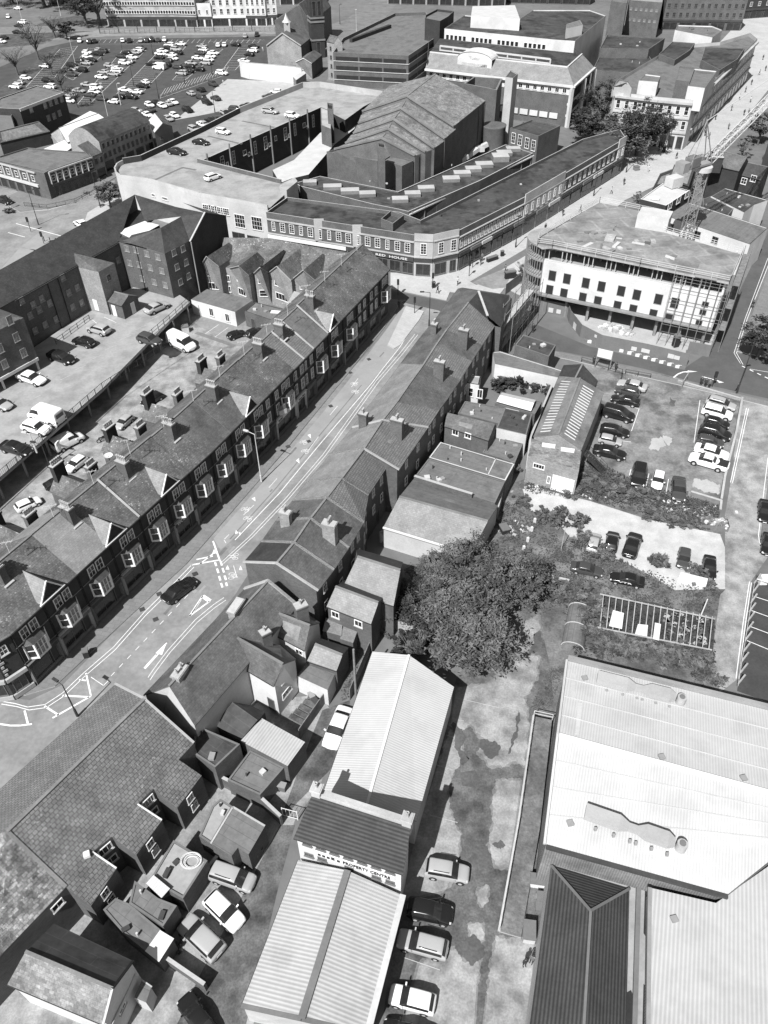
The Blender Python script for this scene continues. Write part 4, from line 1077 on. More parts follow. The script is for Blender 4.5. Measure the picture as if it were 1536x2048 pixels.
def roofstack(px, z, sx, sy, h, pots, host, m='brick'):
    t, K = host; p = G(*px, z); rz = atan2(K['ax'].y, K['ax'].x); chimney(t, p, z, rz, sx, sy, h, pots, m)
roofstack((573, 1048), 9.0, .7, 1.2, 2.0, 4, RH[1], 'brick_pale'); roofstack((661, 1076), 9.0, .85, 1.5, 2.4, 6, RH[1], 'brick_pale')
roofstack((727, 848), 9.2, .7, 1.1, 1.8, 2, RH[6]); roofstack((794, 868), 9.3, .7, 1.6, 2.4, 4, RH[6]); roofstack((878, 748), 9.6, .7, 1.5, 2.2, 4, RH[9]); roofstack((926, 684), 9.6, .7, 1.5, 2.2, 3, RH[10]); roofstack((868, 665), 9.6, .8, .9, 1.6, 2, RH[10])
# scaffolded corner building at the top of the right row
t, P = custom('scaffolded corner building with hipped and gabled slate roofs at the top of the right row', dict(a=(916, 577, zs), b=(937, 605, zs+2.9), c=(957, 583, zs+2.7), d=(1024, 597, zs), e=(1002, 655, zs), f=(975, 632, zs+2.2), g=(990, 652, zs), h=(925, 575, zs), i=(1018, 590, zs)),
  [('ahcb', 'slate_plain'), ('cidef', 'slate_dark'), ('bcfg', 'slate_dark'), ('hic', 'slate_plain')], name='corner_building')
walls(t, [P[k] for k in 'ahideg'], 0, 'brick')
MB().bar(P['c']+Vector((0, 0, .08)), P['f']+Vector((0, 0, .08)), .35, 'stone', .15).build('coping', t)
# ---------------- houses and sheds behind, lower middle ----------------
t, K = gable('long dark slate building with white rendered rear wings, below the cycle crossing', (287, 1390), (489, 1178), 6.3, (338, 1372), (536, 1162), zr=9.0, wall='render_cream', roof='slate_plain', rear=((390, 1452), (596, 1212)), over=.2, name='building', cat='house')
MB().bar(K['E1']+Vector((0, 0, .1)), K['R1']+Vector((0, 0, .1)), .3, 'stone', .2).bar(K['R1']+Vector((0, 0, .1)), K['E2']+Vector((0, 0, .1)), .3, 'brick_pale', .2).build('coping', t)
A, B = V2(K['W3'], 0), V2(K['W2'], 0)
chimney(t, G(474, 1224, 8.6), 8.2, atan2(K['ax'].y, K['ax'].x)+.15, 2.0, .8, 1.5, 0, 'brick_pale'); chimney(t, G(362, 1352, 8.6), 8.0, atan2(K['ax'].y, K['ax'].x)+.15, 1.6, .8, 1.5, 2, 'brick_pale')
chimney(t, G(603, 1226, 7.4), 6.6, .5, 1.3, .9, 2.2, 1, 'brick'); chimney(t, G(532, 1278, 7), 6, .6, 1.0, .8, 2.3, 1, 'brick')
t2, K2 = gable('white rendered wing with dark slate roof, nearer of the two gabled wings', (481, 1333), (547, 1372), 5.3, (475, 1276), (566, 1328), zr=8.0, wall='render_white', roof='slate_plain', rear=((560, 1290), (592, 1318)), over=.15, name='gabled_wing', cat='house')
A, B = V2(K2['W1'], 0), V2(K2['W2'], 0); L = (B-A).length; win(t2, A, B, L*.4, 4.6, 1.0, .9, 'two'); win(t2, A, B, L*.62, 4.6, .5, .8, 'plain'); win(t2, A, B, L*.45, 2.2, 1.6, .9, 'three')
win(t2, V2(K2['W0'], 0), V2(K2['W1'], 0), (K2['W1']-K2['W0']).length-.9, 1.2, .9, 2.1, 'door')
t3, K3 = gable('cream rendered wing with grey roof, farther of the two gabled wings', (541, 1265), (609, 1301), 5.0, (558, 1227), (620, 1251), zr=7.0, wall='render_cream', roof='slate_plain', rear=((600, 1218), (640, 1245)), over=.15, name='gabled_wing', cat='house')
A, B = V2(K3['W0'], 0), V2(K3['W1'], 0); win(t3, A, B, 3.5, 4.0, 1.0, .8, 'two')
# right of it: two pale slate cottages backing on the tree
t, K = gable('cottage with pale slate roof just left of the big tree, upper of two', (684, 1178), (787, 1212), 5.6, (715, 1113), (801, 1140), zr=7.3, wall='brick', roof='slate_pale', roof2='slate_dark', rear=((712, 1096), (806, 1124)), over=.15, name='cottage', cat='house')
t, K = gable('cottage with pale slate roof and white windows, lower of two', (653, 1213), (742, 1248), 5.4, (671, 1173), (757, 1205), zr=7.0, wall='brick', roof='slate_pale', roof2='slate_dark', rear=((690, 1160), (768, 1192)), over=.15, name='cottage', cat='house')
A, B = V2(K['W0'], 0), V2(K['W1'], 0); wat(t, A, B, Q('671,1229 717,1247'), 1.0, 1.0, 'two')
block('low grey tiled lean-to under the lower cottage', Q('652,1235 685,1245 683,1272 645,1262'), 3.0, wall='brick', roof='slate_pale', par=0, name='lean_to', cat='outbuilding')
block('small grey tiled outhouse beside the lean-to', Q('688,1248 717,1256 706,1286 680,1278'), 2.9, wall='brick', roof='slate_pale', par=0, name='outhouse', cat='outbuilding')
t, K = gable('outbuilding with pale slate slope and glazed canopy', (614, 1322), (673, 1342), 3.6, (630, 1288), (685, 1310), zr=4.8, wall='brick', roof='slate_pale', roof2='slate_dark', rear=((640, 1276), (697, 1295)), over=.1, name='outbuilding')
block('grey felt lean-to canopy with white doors', Q('617,1322 672,1343 655,1380 594,1352'), 2.8, wall='render_white', roof='felt', par=0, name='canopy_shed', cat='outbuilding')
block('shed with pale corrugated roof between the yards', Q('523,1436 610,1484 575,1532 481,1482'), 3.3, wall='brick', roof='sheet_pale', par=0, name='shed', cat='outbuilding')
block('grey felt flat roofed annexe below the pale corrugated shed', Q('500,1500 568,1535 520,1590 455,1560'), 2.6, wall='brick', roof='felt', par=.15, name='annexe', cat='outbuilding')
t, P = custom('dark gabled outhouse in front of the white wing', dict(a=(430, 1448, 2.6), b=(465, 1404, 4.0), c=(515, 1440, 4.0), d=(480, 1482, 2.6), e=(500, 1410, 2.6), f=(530, 1425, 2.6)), [('adcb', 'felt_dark'), ('bcfe', 'felt_dark')], name='outhouse', cat='outbuilding'); walls(t, [P[k] for k in 'adf'], 0, 'brick', closed=False)
block('dark flat roofed brick annexe beside the tiled building', Q('392,1450 480,1488 430,1535 385,1505'), 4.2, wall='brick', roof='felt_dark', par=.1, name='annexe', cat='outbuilding')
# ---------------- big tiled building, bottom left ----------------
zr_, ze_ = 9.6, 5.9
R0, R1 = G(15, 1663, zr_), G(289, 1398, zr_)
E_ = G(357, 1519, ze_)
pp = lambda px: ongplane(R0, R1, E_, px)
t = thing('tiled_building', 'large building with coarse square tiled roof and three rear wings at the street bend', 'building', base_of([R0, R1, E_]), 0)
back = [pp(p) for p in Q('388,1486 357,1519 403,1551 354.5,1616 307.6,1577.6 275,1608 323.8,1640.6 272.5,1709.5 224,1673 184.6,1703.6 233,1737 181.7,1812 131.8,1774')]
mb = MB(); up_ = Vector((0, 0, .02))
def tri_cut(mb, poly, th, m):
    mb.face(poly if (poly[1]-poly[0]).cross(poly[2]-poly[0]).z > 0 else poly[::-1], m)
# main slope in quads from the ridge
def onridge(p):
    d = (R1-R0); s_ = (p-R0).dot(d)/d.dot(d); return R0+d*max(0, min(1, s_))
b = back
rp = [R1, onridge(b[0]), onridge(b[4]), onridge(b[5]), onridge(b[8]), onridge(b[9]), R0]
slab(mb, [R1, b[0], b[1], b[4], onridge(b[4])], .12, 'tile_big')
slab(mb, [b[1]+up_*0, b[2], b[3], b[4]], .12, 'tile_big')
slab(mb, [onridge(b[4]), b[4], b[5], b[8], onridge(b[8])], .12, 'tile_big')
slab(mb, [b[5], b[6], b[7], b[8]], .12, 'tile_big')
slab(mb, [onridge(b[8]), b[8], b[9], b[12], R0], .12, 'tile_big')
slab(mb, [b[9], b[10], b[11], b[12]], .12, 'tile_big')
F0, F1 = G(41.7, 1540, 6.6), G(230.5, 1368, 6.6); F2 = G(-130, 1696, 6.6)
slab(mb, [F1, R1, R0], .12, 'tile'); slab(mb, [F1, R0, F2], .12, 'tile')
H0 = G(0, 1912, ze_-.3); H1 = G(-110, 2027, ze_-.3)
slab(mb, [R0, b[12], H0], .12, 'tile_lichen'); slab(mb, [R0, H0, H1], .12, 'tile_lichen'); slab(mb, [R0, H1, F2], .12, 'tile_lichen')
mb.build('roof', t)
MB().bar(R0+up_*2, R1+up_*2, .3, 'stone_dark', .12).bar(R0+up_*2, b[12]+up_*2, .3, 'stone_dark', .1).build('ridge_tiles', t)
MB().bar(R1+up_*4, b[0]+up_*4, .2, 'stone', .1).bar(F1+up_*4, R1+up_*4, .2, 'stone', .1).bar(b[5], b[6]+up_*4, .12, 'frame', .1).bar(b[9], b[10]+up_*4, .12, 'frame', .1).build('verge_boards', t)
inw = lambda p: V2(p+(base_of(b)-V2(p, 0)).normalized()*.12, p.z-.13)
bb = [V2(p-Vector((0, 0, .14)), p.z-.14) for p in b]
walls(t, [F2-up_*8, F1-up_*8, R1-up_*8]+bb+[H0-up_*8, H1-up_*8], 0, 'brick')
for i, j in ((2, 3), (6, 7), (10, 11)):
    A, B = V2(b[j], 0), V2(b[i], 0); L = (B-A).length; zt = b[i].z
    win(t, A, B, L*.45, zt-1.0, .8, 1.1, 'sash'); win(t, A, B, L*.5, zt-2.7, .8, 1.1, 'sash')
for i, j in ((4, 5), (8, 9)):
    A, B = V2(b[j], 0), V2(b[i], 0); L = (B-A).length; win(t, A, B, L*.5, b[i].z-.9, 1.3, 1.1, 'four' if i == 4 else 'three'); win(t, A, B, L*.5, b[i].z-2.9, 1.2, 1.0, 'two')
A, B = V2(H0, 0), V2(b[12], 0); win(t, A, B, (B-A).length-1.2, 4.6, 1.1, .9, 'two')
MB().box(pp((174, 1710))-Vector((0, 0, .1)), .5, .5, .35, 'flat_white', .4).build('roof_vent', t)
# flat roofed annexes behind its wings
block('flat concrete roofed annexe with a cable coil on it', Q('347,1680 415,1721 366,1797 300,1759'), 3.0, wall='brick', roof='deck', par=.12, name='annexe', cat='outbuilding')
g = G(385, 1722, 3.0); mb = MB()
for k in range(5):
    rr = .55+.09*k; ox, oy = random.uniform(-.12, .12), random.uniform(-.12, .12)
    pts = [g+Vector((ox+rr*cos(a*pi/12), oy+rr*.8*sin(a*pi/12), .05+.02*k)) for a in range(25)]
    for i in range(24): mb.bar(pts[i], pts[i+1], .04, 'flat_white')
tag(mb.build('cable_coil'), 'loose coil of white cable on the flat concrete annexe roof', 'cable')
block('dark flat annexe reaching under the white corrugated lean-to', Q('258,1807 269,1761 316,1796 354,1811 326,1853'), 2.9, wall='brick', roof='felt', par=.08, name='annexe', cat='outbuilding')
block('long felt roofed annexe below the lowest tiled wing', Q('206,1819 231,1796 258,1807 322,1860 292,1902 246,1866'), 2.6, wall='brick', roof='felt', par=.08, name='annexe', cat='outbuilding')
t2 = thing('lean_to', 'small lean-to with white corrugated sheet on the annexe edge', 'outbuilding', G(315, 1777, 0)); mb = MB(); slab(mb, [G(307, 1750, 3.3), G(340, 1777, 3.3), G(323, 1796, 3.15), G(292, 1767, 3.15)], .05, 'sheet_white'); mb.build('roof', t2); MB().prism([G(307, 1752, 3.1), G(338, 1777, 3.1), G(323, 1794, 3.1), G(294, 1767, 3.1)], 0, 3.08, 'brick_dark').build('wall', t2)
t2 = thing('lean_to', 'pale roofed store at the end of the annexe by the parked cars', 'outbuilding', G(320, 1890, 0)); MB().prism([G(321, 1862, 2.6), G(346, 1878, 2.6), G(318, 1922, 2.6), G(292, 1902, 2.6)], 0, 2.6, 'brick').build('wall', t2); mb = MB(); slab(mb, [G(320, 1860, 2.7), G(348, 1877, 2.7), G(318, 1924, 2.7), G(290, 1902, 2.7)], .06, 'flat_white'); mb.build('roof', t2)
block('pale flat roof terrace between the tiled wing and the raised felt box', Q('398,1672 424,1612 441,1597 466,1613 422,1688'), 2.8, wall='brick', roof='deck', par=.1, name='annexe', cat='outbuilding')
t2 = thing('annexe', 'raised dark felt box roof on the square brick annexe', 'outbuilding', G(478, 1660, 0)); MB().prism([G(466, 1614, 3.3), G(530, 1652, 3.3), G(497, 1709, 3.3), G(476, 1695, 3.3), G(463, 1712, 3.3), G(422, 1687, 3.3)], 0, 3.3, 'brick', 'felt').build('wall', t2); MB().bar(G(466, 1614, 3.33), G(530, 1652, 3.33), .15, 'stone', .12).bar(G(466, 1614, 3.33), G(422, 1687, 3.33), .15, 'stone', .12).build('coping', t2)
# gable fronted house at the bottom left
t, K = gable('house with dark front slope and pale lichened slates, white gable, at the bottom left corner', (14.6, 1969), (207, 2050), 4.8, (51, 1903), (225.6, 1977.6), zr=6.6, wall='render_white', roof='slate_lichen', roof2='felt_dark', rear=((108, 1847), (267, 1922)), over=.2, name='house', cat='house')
MB().bar(K['E1']+up_*4, K['R1']+up_*4, .18, 'stone', .1).bar(K['R1']+up_*4, K['E2']+up_*4, .2, 'black', .1).build('verge_boards', t)
A, B = V2(K['W1'], 0), V2(K['W2'], 0); win(t, A, B, 1.5, 2.9, .9, .9, 'two')
u, z = onwall(A, B, 247, 1998); e = (B-A).normalized(); n = Vector((e.y, -e.x, 0)); MB().bar(V2(A+e*(u-1.7)+n*.08, z), V2(A+e*(u+1.7)+n*.08, z), .1, 'flat_pale', .45).build('sign_board', t)
t2 = thing('porch', 'small grey boxed porch on the white gable', 'porch', G(285, 2010, 0)); MB().prism([G(283, 1962, 2.4), G(302, 1975, 2.4), G(292, 2005, 2.4), G(268, 1995, 2.4)], 0, 2.4, 'render_cream', 'felt').build('wall', t2); mb = MB(); mb.bar(G(284, 1960, 2.45), G(304, 1974, 2.45), .1, 'stone', .1); mb.build('coping', t2)
# ---------------- property centre ----------------
t, K = gable('long shed with bright white corrugated roof between the yards', (645, 1590), (745, 1303), 4.6, (733, 1612), (818, 1310), zr=6.2, wall='render_cream', roof='sheet_white', rear=((833, 1642), (908, 1374)), over=.1, name='shed', cat='building', ridge='flat_white')
t, K = gable('property centre front house with ribbed dark tiled roof and two end chimneys', (587, 1676), (806, 1749), 7.3, (625, 1588), (822, 1652), zr=9.0, wall='render_white', roof='tile_dark', back=.1, over=.15, name='office_house', cat='building', ridge='stone', ends=.15)
A, B = V2(K['W0'], 0), V2(K['W1'], 0); e = (B-A).normalized(); n = Vector((e.y, -e.x, 0)); L = (B-A).length
for k in range(7):
    win(t, A, B, .9+k*(L-1.8)/6, 6.75, .8, .55, 'dark')
    if k not in (2, 4): win(t, A, B, .9+k*(L-1.8)/6, 4.7, .8, .55, 'dark')
MB().bar(V2(A+e*1.6+n*.06, 5.72), V2(B-e*.5+n*.06, 5.72), .08, 'flat_white', .8).build('sign_board', t)
text('E', t, V2(A+e*2.95+n*.12, 5.5), e, .6, 'black', width=.3); text('PROPERTY CENTRE', t, V2(A+e*4.0+n*.12, 5.44), e, .68, 'black', width=L-4.9)
for q_ in (1.8, 2.2, 2.6, 3.5): MB().bar(V2(A+e*q_+n*.12, 5.62), V2(A+e*(q_+.25)+n*.12, 5.62), .04, 'black', .3).build('sign_block', t)
ax = K['ax']; rz = atan2(ax.y, ax.x)
chimney(t, K['R0']+ax*.35-n*.2, 8.9, rz, .75, .75, 1.1, 1, 'render_cream'); chimney(t, K['R1']-ax*.35-n*.2, 8.9, rz, .75, .75, 1.1, 1, 'render_cream')
MB().bar(K['R0']+up_*8-n*.3, K['R1']+up_*8-n*.3, .45, 'stone', .2).build('ridge_coping', t)
t, K = gable('long corrugated pale grey roofed shed with dark ridge in front of the property centre', (483, 2011), (596, 1720), 3.9, (603, 2037), (695, 1741), zr=5.2, wall='render_cream', roof='sheet_pale', rear=((735, 2068), (806, 1791)), over=.1, name='shed', cat='building', ridge=False)
MB().bar(K['R0']+up_*4, K['R1']+up_*4, .55, 'flat_mid', .08).build('ridge_capping', t); MB().bar(K['E3']+up_*6, K['E2']+up_*6, .5, 'flat_pale', .18).build('parapet', t); MB().bar(K['E0']-up_*4, K['R0']-up_*4, .3, 'flat_mid', .2).bar(K['R0']-up_*4, K['E3']-up_*4, .3, 'flat_mid', .2).build('bargeboard', t)
# ---------------- white roofed industrial sheds on the right ----------------
t = thing('industrial_shed', 'large industrial shed with white ribbed metal roof', 'building', G(1300, 1600, 0)); ZA = 7.6
a, b_, c, d = G(1136, 1322, ZA), G(1118, 1470, 9.0), G(1092, 1689, ZA), G(1455, 1789, ZA)
e0, e1, f0 = G(1640, 1446, ZA), G(1640, 1612, 9.0), G(1560, 1705, 8.3)
mb = MB(); slab(mb, [a, b_, e1, e0], .15, 'sheet_white'); slab(mb, [b_, c, d, f0, e1], .15, 'sheet_white'); mb.build('roof', t)
MB().bar(b_+up_*3, e1+up_*3, .35, 'flat_white', .12).build('ridge_capping', t)
MB().bar(a+Vector((-.15, 0, .1)), b_+Vector((-.15, 0, .1)), .2, 'flat_pale', .3).bar(b_+Vector((-.15, 0, .1)), c+Vector((-.15, 0, .1)), .2, 'flat_pale', .3).bar(a+Vector((0, .2, .25)), e0+Vector((0, .2, .25)), .35, 'flat_grey', .5).bar(c-Vector((0, .15, .1)), d-Vector((0, .15, .1)), .3, 'flat_dark', .3).build('parapet', t)
walls(t, [V2(x, x.z-.16) for x in (a, b_, c)]+[V2(d, ZA-.2), V2(f0, 8), V2(e1, 8), V2(e0, ZA)], 0, 'sheet_grey')
for k in range(1, 4): MB().bar(a.lerp(b_, k/4)+up_*2, e0.lerp(e1, k/4)+up_*2, .1, 'flat_pale', .03).bar(c.lerp(b_, k/4)+up_*2, f0.lerp(e1, k/4)+up_*2, .1, 'flat_pale', .03).build('lap_joint', t)
def duct(px, Kp, label):
    pts = [ongplane(*Kp, p) for p in px]; dd = (pts[-1]-pts[0]).normalized()
    t2 = thing('roof_duct', label, 'duct', pts[0]); mb = MB()
    q = Vector((-dd.y, dd.x, 0)).normalized()
    prof = [(0, .6, .6), (.36, .6, .6), (.46, .3, .4), (.55, .3, .4), (.64, .6, .6), (.86, .6, .6), (.93, .3, .45)]
    ctr = [pts[0].lerp(pts[-1], s_)+Vector((0, 0, .35)) for s_, _, _ in prof]
    for i in range(len(prof)-1):
        A_, B_ = ctr[i], ctr[i+1]; w1, h1 = prof[i][1:]; w2, h2 = prof[i+1][1:]
        vs = [A_-q*w1, A_+q*w1, A_+q*w1+Vector((0, 0, h1)), A_-q*w1+Vector((0, 0, h1)), B_-q*w2, B_+q*w2, B_+q*w2+Vector((0, 0, h2)), B_-q*w2+Vector((0, 0, h2))]
        mb.mesh(vs, [(0, 1, 5, 4), (1, 2, 6, 5), (2, 3, 7, 6), (3, 0, 4, 7), (3, 2, 1, 0), (4, 5, 6, 7)], 'duct')
    mb.build('duct_body', t2)
    E2 = pts[-1]; MB().cyl(E2, E2+Vector((0, 0, .9)), .45, .42, 'duct', 12).cyl(E2+Vector((0, 0, .9)), E2+Vector((0, 0, 1.0)), .25, .25, 'flat_mid', 10).build('fan_housing', t2)
    for s_ in (.14, .33, .5, .56, .72, .88):
        p = pts[0].lerp(pts[-1], s_)-q*.9; MB().box(p-Vector((0, 0, .1)), .22, .2, .35, 'flat_grey').build('support', t2)
duct(Q('1192,1362 1360,1405'), (a, b_, e1), 'grey ventilation duct with two wide chambers on the upper slope of the white roof')
duct(Q('1168,1630 1360,1697'), (b_, c, d), 'grey ventilation duct with two wide chambers on the lower slope of the white roof')
for px, Kp in ((Q('1169,1357')[0], (a, b_, e1)), (Q('1323,1515')[0], (a, b_, e1)), (Q('1487,1557')[0], (a, b_, e1)), (Q('1140,1647')[0], (b_, c, d))):
    MB().box(ongplane(*Kp, px), .5, .5, .18, 'flat_grey', .2).build('roof_vent', t)
for pxs in (Q('1143,1345 1152,1348 1150,1398 1140,1396'), Q('1155,1404 1165,1407 1158,1470 1150,1470')):
    P_ = [ongplane(a, b_, e1, p)+Vector((0, 0, .03)) for p in pxs]; mb = MB(); slab(mb, P_, .02, 'flat_pale'); mb.build('rooflight', t)
t = thing('industrial_shed', 'second industrial shed with white roof ribbed across, at the bottom right corner', 'building', G(1420, 1900, 0)); Z2 = 6.4
a, b_, c, d = G(1303, 1776, Z2), G(1300, 2075, Z2), G(1640, 2120, 7.4), G(1640, 1850, 7.4); e_ = G(1432, 1806, Z2+.5); f_ = G(1640, 1660, 7.4)
mb = MB(); slab(mb, [a, b_, c, d, f_, e_], .15, 'sheet_white_h'); mb.build('roof', t)
walls(t, [V2(x, x.z-.16) for x in (b_, a, e_, f_, d, c)], 0, 'sheet_grey')
MB().bar(a-Vector((.15, 0, 0)), b_-Vector((.15, 0, 0)), .3, 'flat_grey', .3).build('gutter', t); MB().box(ongplane(a, b_, d, (1348, 1839)), .5, .5, .18, 'flat_grey', .2).build('roof_vent', t)
t = thing('brick_workshop', 'workshop with dark hipped pantile roof beside the white sheds', 'building', G(1170, 1900, 0)); ze = 4.6
A0, B0, C0, D0 = G(1102, 1731, ze), G(1259, 1778, ze), G(1250, 2075, ze), G(1056, 2075, ze); ap, rd = G(1181, 1822, 6.3), G(1167, 2060, 6.3)
mb = MB(); slab(mb, [A0, B0, ap], .12, 'tile_dark'); slab(mb, [B0, C0, rd, ap], .12, 'tile_dark'); slab(mb, [A0, D0, rd, ap], .12, 'tile_dark'); slab(mb, [C0, D0, rd], .12, 'tile_dark'); mb.build('roof', t)
MB().bar(A0+up_*3, ap+up_*3, .2, 'flat_mid', .1).bar(B0+up_*3, ap+up_*3, .2, 'flat_mid', .1).bar(ap+up_*3, rd+up_*3, .2, 'flat_mid', .1).build('ridge_tiles', t)
walls(t, [V2(p, ze-.13) for p in (A0, D0, C0, B0)], 0, 'render_cream')
sheet('gutter_roof', Q('1106,1712 1278,1770 1262,1790 1102,1735'), 'deck', 4.3, kind=None) if 0 else None
t = thing('valley_gutter', 'concrete valley gutter with dark ponded patches between workshop and sheds', 'gutter', G(1280, 1900, 0)); mb = MB()
P_ = [G(*p, 4.4) for p in Q('1106,1708 1285,1762 1303,1776 1296,2075 1252,2075 1259,1780 1102,1733')]; mb.prism(P_, 0, 4.4, 'flat_mid', 'deck'); mb.build('deck', t)
MB().bar(G(1277, 1772, 4.6), G(1268, 2075, 4.6), .35, 'flat_mid', .35).bar(G(1108, 1706, 4.5), G(1285, 1760, 4.5), .3, 'flat_mid', .3).build('kerb', t)
MB().face([G(*p, 4.41) for p in Q('1290,1776 1301,1778 1299,1860 1293,1876 1287,1866')][::-1], 'black').face([G(*p, 4.412) for p in Q('1287,1968 1296,1975 1296,2075 1284,2075')][::-1], 'black').face([G(*p, 4.412) for p in Q('1253,1985 1262,1980 1266,1990 1262,2075 1252,2075')][::-1], 'black').build('ponded_water', t)
# loading ramp with handrail beside the shed
t = thing('loading_ramp', 'long narrow concrete ramp with pipe handrail beside the white shed', 'ramp', G(1050, 1650, 0))
lo = [G(998, 1862, .25), G(1042, 1875, .25)]; hi = [G(1067, 1432, 1.2), G(1104, 1440, 1.2)]; ml_ = [G(1036, 1650, 1.1), G(1080, 1655, 1.1)]
mb = MB(); mb.face([lo[0], lo[1], ml_[1], ml_[0]], 'weeds_light'); mb.face([ml_[0], ml_[1], hi[1], hi[0]], 'weeds_light')
for P_ in ([lo[0], ml_[0], hi[0]], [lo[1], ml_[1], hi[1]], [hi[0], hi[1]], [lo[0], lo[1]]):
    for i in range(len(P_)-1): mb.face([V2(P_[i], 0), V2(P_[i+1], 0), P_[i+1], P_[i]], 'concrete')
mb.build('ramp_deck', t); mb = MB()
for A_, B_ in ((lo[0], ml_[0]), (ml_[0], hi[0])):
    mb.bar(A_, B_, .22, 'stone', .3); n_ = 9
    for o in (.45, .9): mb.bar(A_+Vector((0, 0, o)), B_+Vector((0, 0, o)), .06, 'metal')
    for k in range(n_+1): q = A_.lerp(B_, k/n_); mb.bar(q, q+Vector((0, 0, .9)), .06, 'metal')
for o in (.5, .95): mb.bar(hi[0]+Vector((0, 0, o)), hi[1]+Vector((0, 0, o)), .06, 'metal')
mb.bar(hi[1], hi[1]+Vector((0, 0, .95)), .06, 'metal'); mb.build('handrail', t)
# ---------------- buildings behind the right terrace ----------------
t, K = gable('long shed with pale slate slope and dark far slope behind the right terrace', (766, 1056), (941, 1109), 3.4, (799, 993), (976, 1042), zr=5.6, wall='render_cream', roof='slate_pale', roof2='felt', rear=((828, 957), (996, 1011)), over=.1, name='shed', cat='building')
MB().bar(K['E0']+up_*3, K['E1']+up_*3, .2, 'flat_white', .2).build('fascia', t)
block('grey flat felt roof with stone kerb behind the right terrace, nearer one', Q('857,917 1010,963 990,1006 828,955'), 3.6, wall='brick', roof='felt', par=.1, name='flat_roofed_store', cat='outbuilding', cop='flat_mid')
t, P = block('flat felt roof with white raised seam behind the right terrace, farther one', Q('881,884 1029,928 1011,961 858,915'), 3.7, wall='brick', roof='felt', par=.12, name='flat_roofed_store', cat='outbuilding', cop='flat_pale'); MB().bar(G(992, 917, 3.65), G(976, 950, 3.65), .15, 'flat_pale', .1).build('seam', t)
wallrun(Q('829,951 945,987'), 4.3, 'stone capped brick party wall between two flat roofs', zp=4.3, w_=.3)
t, K = gable('small brick building with monopitch tiled roof and two white windows', (889, 852), (977, 881), 4.2, (894, 825), (990, 848), zr=5.2, wall='brick', roof='slate_plain', back=.35, over=.05, name='outbuilding', cat='outbuilding', ridge=False)
A, B = V2(K['W0'], 0), V2(K['W1'], 0); wat(t, A, B, Q('911,865 936,871'), 1.0, .9, 'two')
block('flat roofed extension with dark felt roof beside the alley', Q('1010,814 1065,826 1053,870 993,856'), 4.0, wall='render_cream', roof='felt_dark', par=.1, name='extension', cat='outbuilding')
block('flat roofed extension with grey weathered roof against the terrace', Q('930,802 1009,815 1002,848 916,826'), 3.7, wall='brick', roof='felt', par=.1, name='extension', cat='outbuilding', cop='flat_mid')
block('low yard with flat grey deck below the small brick building', Q('985,870 1046,887 1030,925 965,905'), 2.4, wall='brick', roof='felt', par=.1, name='store', cat='outbuilding', cop='flat_mid')
t, P = block('flat roofed building with a long glazed rooflight', Q('1002,783 1084,803 1070,828 990,806'), 4.2, wall='brick', roof='felt', par=.1, name='store', cat='outbuilding'); mb = MB(); slab(mb, [G(1000, 790, 5.1), G(1068, 806, 5.1), G(1062, 822, 4.5), G(993, 803, 4.5)], .08, 'flat_white'); slab(mb, [G(1000, 790, 5.1), G(1068, 806, 5.1), G(1072, 800, 4.6), G(1004, 785, 4.6)], .08, 'flat_pale'); mb.build('rooflight', t)
t, P = block('narrow white and brick porch tower behind the terrace', Q('937,749 962,752 958,770 934,766'), 4.4, wall='render_white', roof='felt_light', par=.15, name='porch', cat='porch', cop='black'); A, B = sorted([V2(G(932, 795), 0), V2(G(960, 798), 0)], key=lambda p: p.x); A, B = V2(P[0], 0), V2(P[1], 0)
A, B = V2(G(934, 766, 4.4), 0), V2(G(958, 770, 4.4), 0); win(t, A, B, .7, 2.9, .8, 1.6, 'sash1'); win(t, A, B, 2.1, 2.9, .9, 1.6, 'two')
# stone shed with white rooflights between terrace and car park
t, K = gable('workshop with corrugated roof and rows of white rooflight strips', (1067, 873), (1118, 752), 5.0, (1117, 868), (1160, 756), zr=6.9, wall='brick_pale', roof='sheet_grey', rear=((1163, 899), (1208, 785)), over=.1, name='workshop', cat='building')
for side in (0, 1):
    A_, B_ = (K['E0'], K['E1']) if side == 0 else (K['E3'], K['E2'])
    for k in range(19):
        s_ = .06+k*.047; 
        lo_, hi_ = A_.lerp(B_, s_), K['R0'].lerp(K['R1'], s_); p, q = lo_.lerp(hi_, .22 if side == 0 else .35), lo_.lerp(hi_, .62 if side == 0 else .8)
        mb = MB(); mb.bar(p+Vector((0, 0, .07)), q+Vector((0, 0, .07)), .20, 'flat_white', .05); mb.build('rooflight', t)
t, P = block('brick front range of the workshop with shuttered door and two white roof boxes', Q('1064,877 1163,903 1158,940 1056,912'), 4.6, wall='brick_pale', roof='slate_lichen', par=.0, name='brick_shed', cat='building')
A, B = V2(G(1056, 912, 4.6), 0), V2(G(1158, 940, 4.6), 0); L = (B-A).length; win(t, A, B, L*.24, 3.4, 1.6, .8, 'four'); win(t, A, B, L*.75, 1.4, 3.0, 2.6, 'wdoor'); win(t, A, B, L*.47, 1.6, .5, 1.2, 'two')
for px in ((1097, 893), (1135, 902)): MB().box(G(*px, 4.6), 1.8, .5, .35, 'flat_white', -.25).build('roof_box', t)
t = thing('metal_staircase', 'dark metal staircase on the end of the workshop', 'staircase', G(1190, 940, 0)); mb = MB(); A_, B_ = G(1172, 905, 3.0), G(1210, 945, .1)
for o in (-.5, .5):
    mb.bar(A_+Vector((o*.6, o, 0)), B_+Vector((o*.6, o, 0)), .12, 'metal_dark', .25); mb.bar(A_+Vector((o*.6, o, 1)), B_+Vector((o*.6, o, 1)), .05, 'metal_dark')
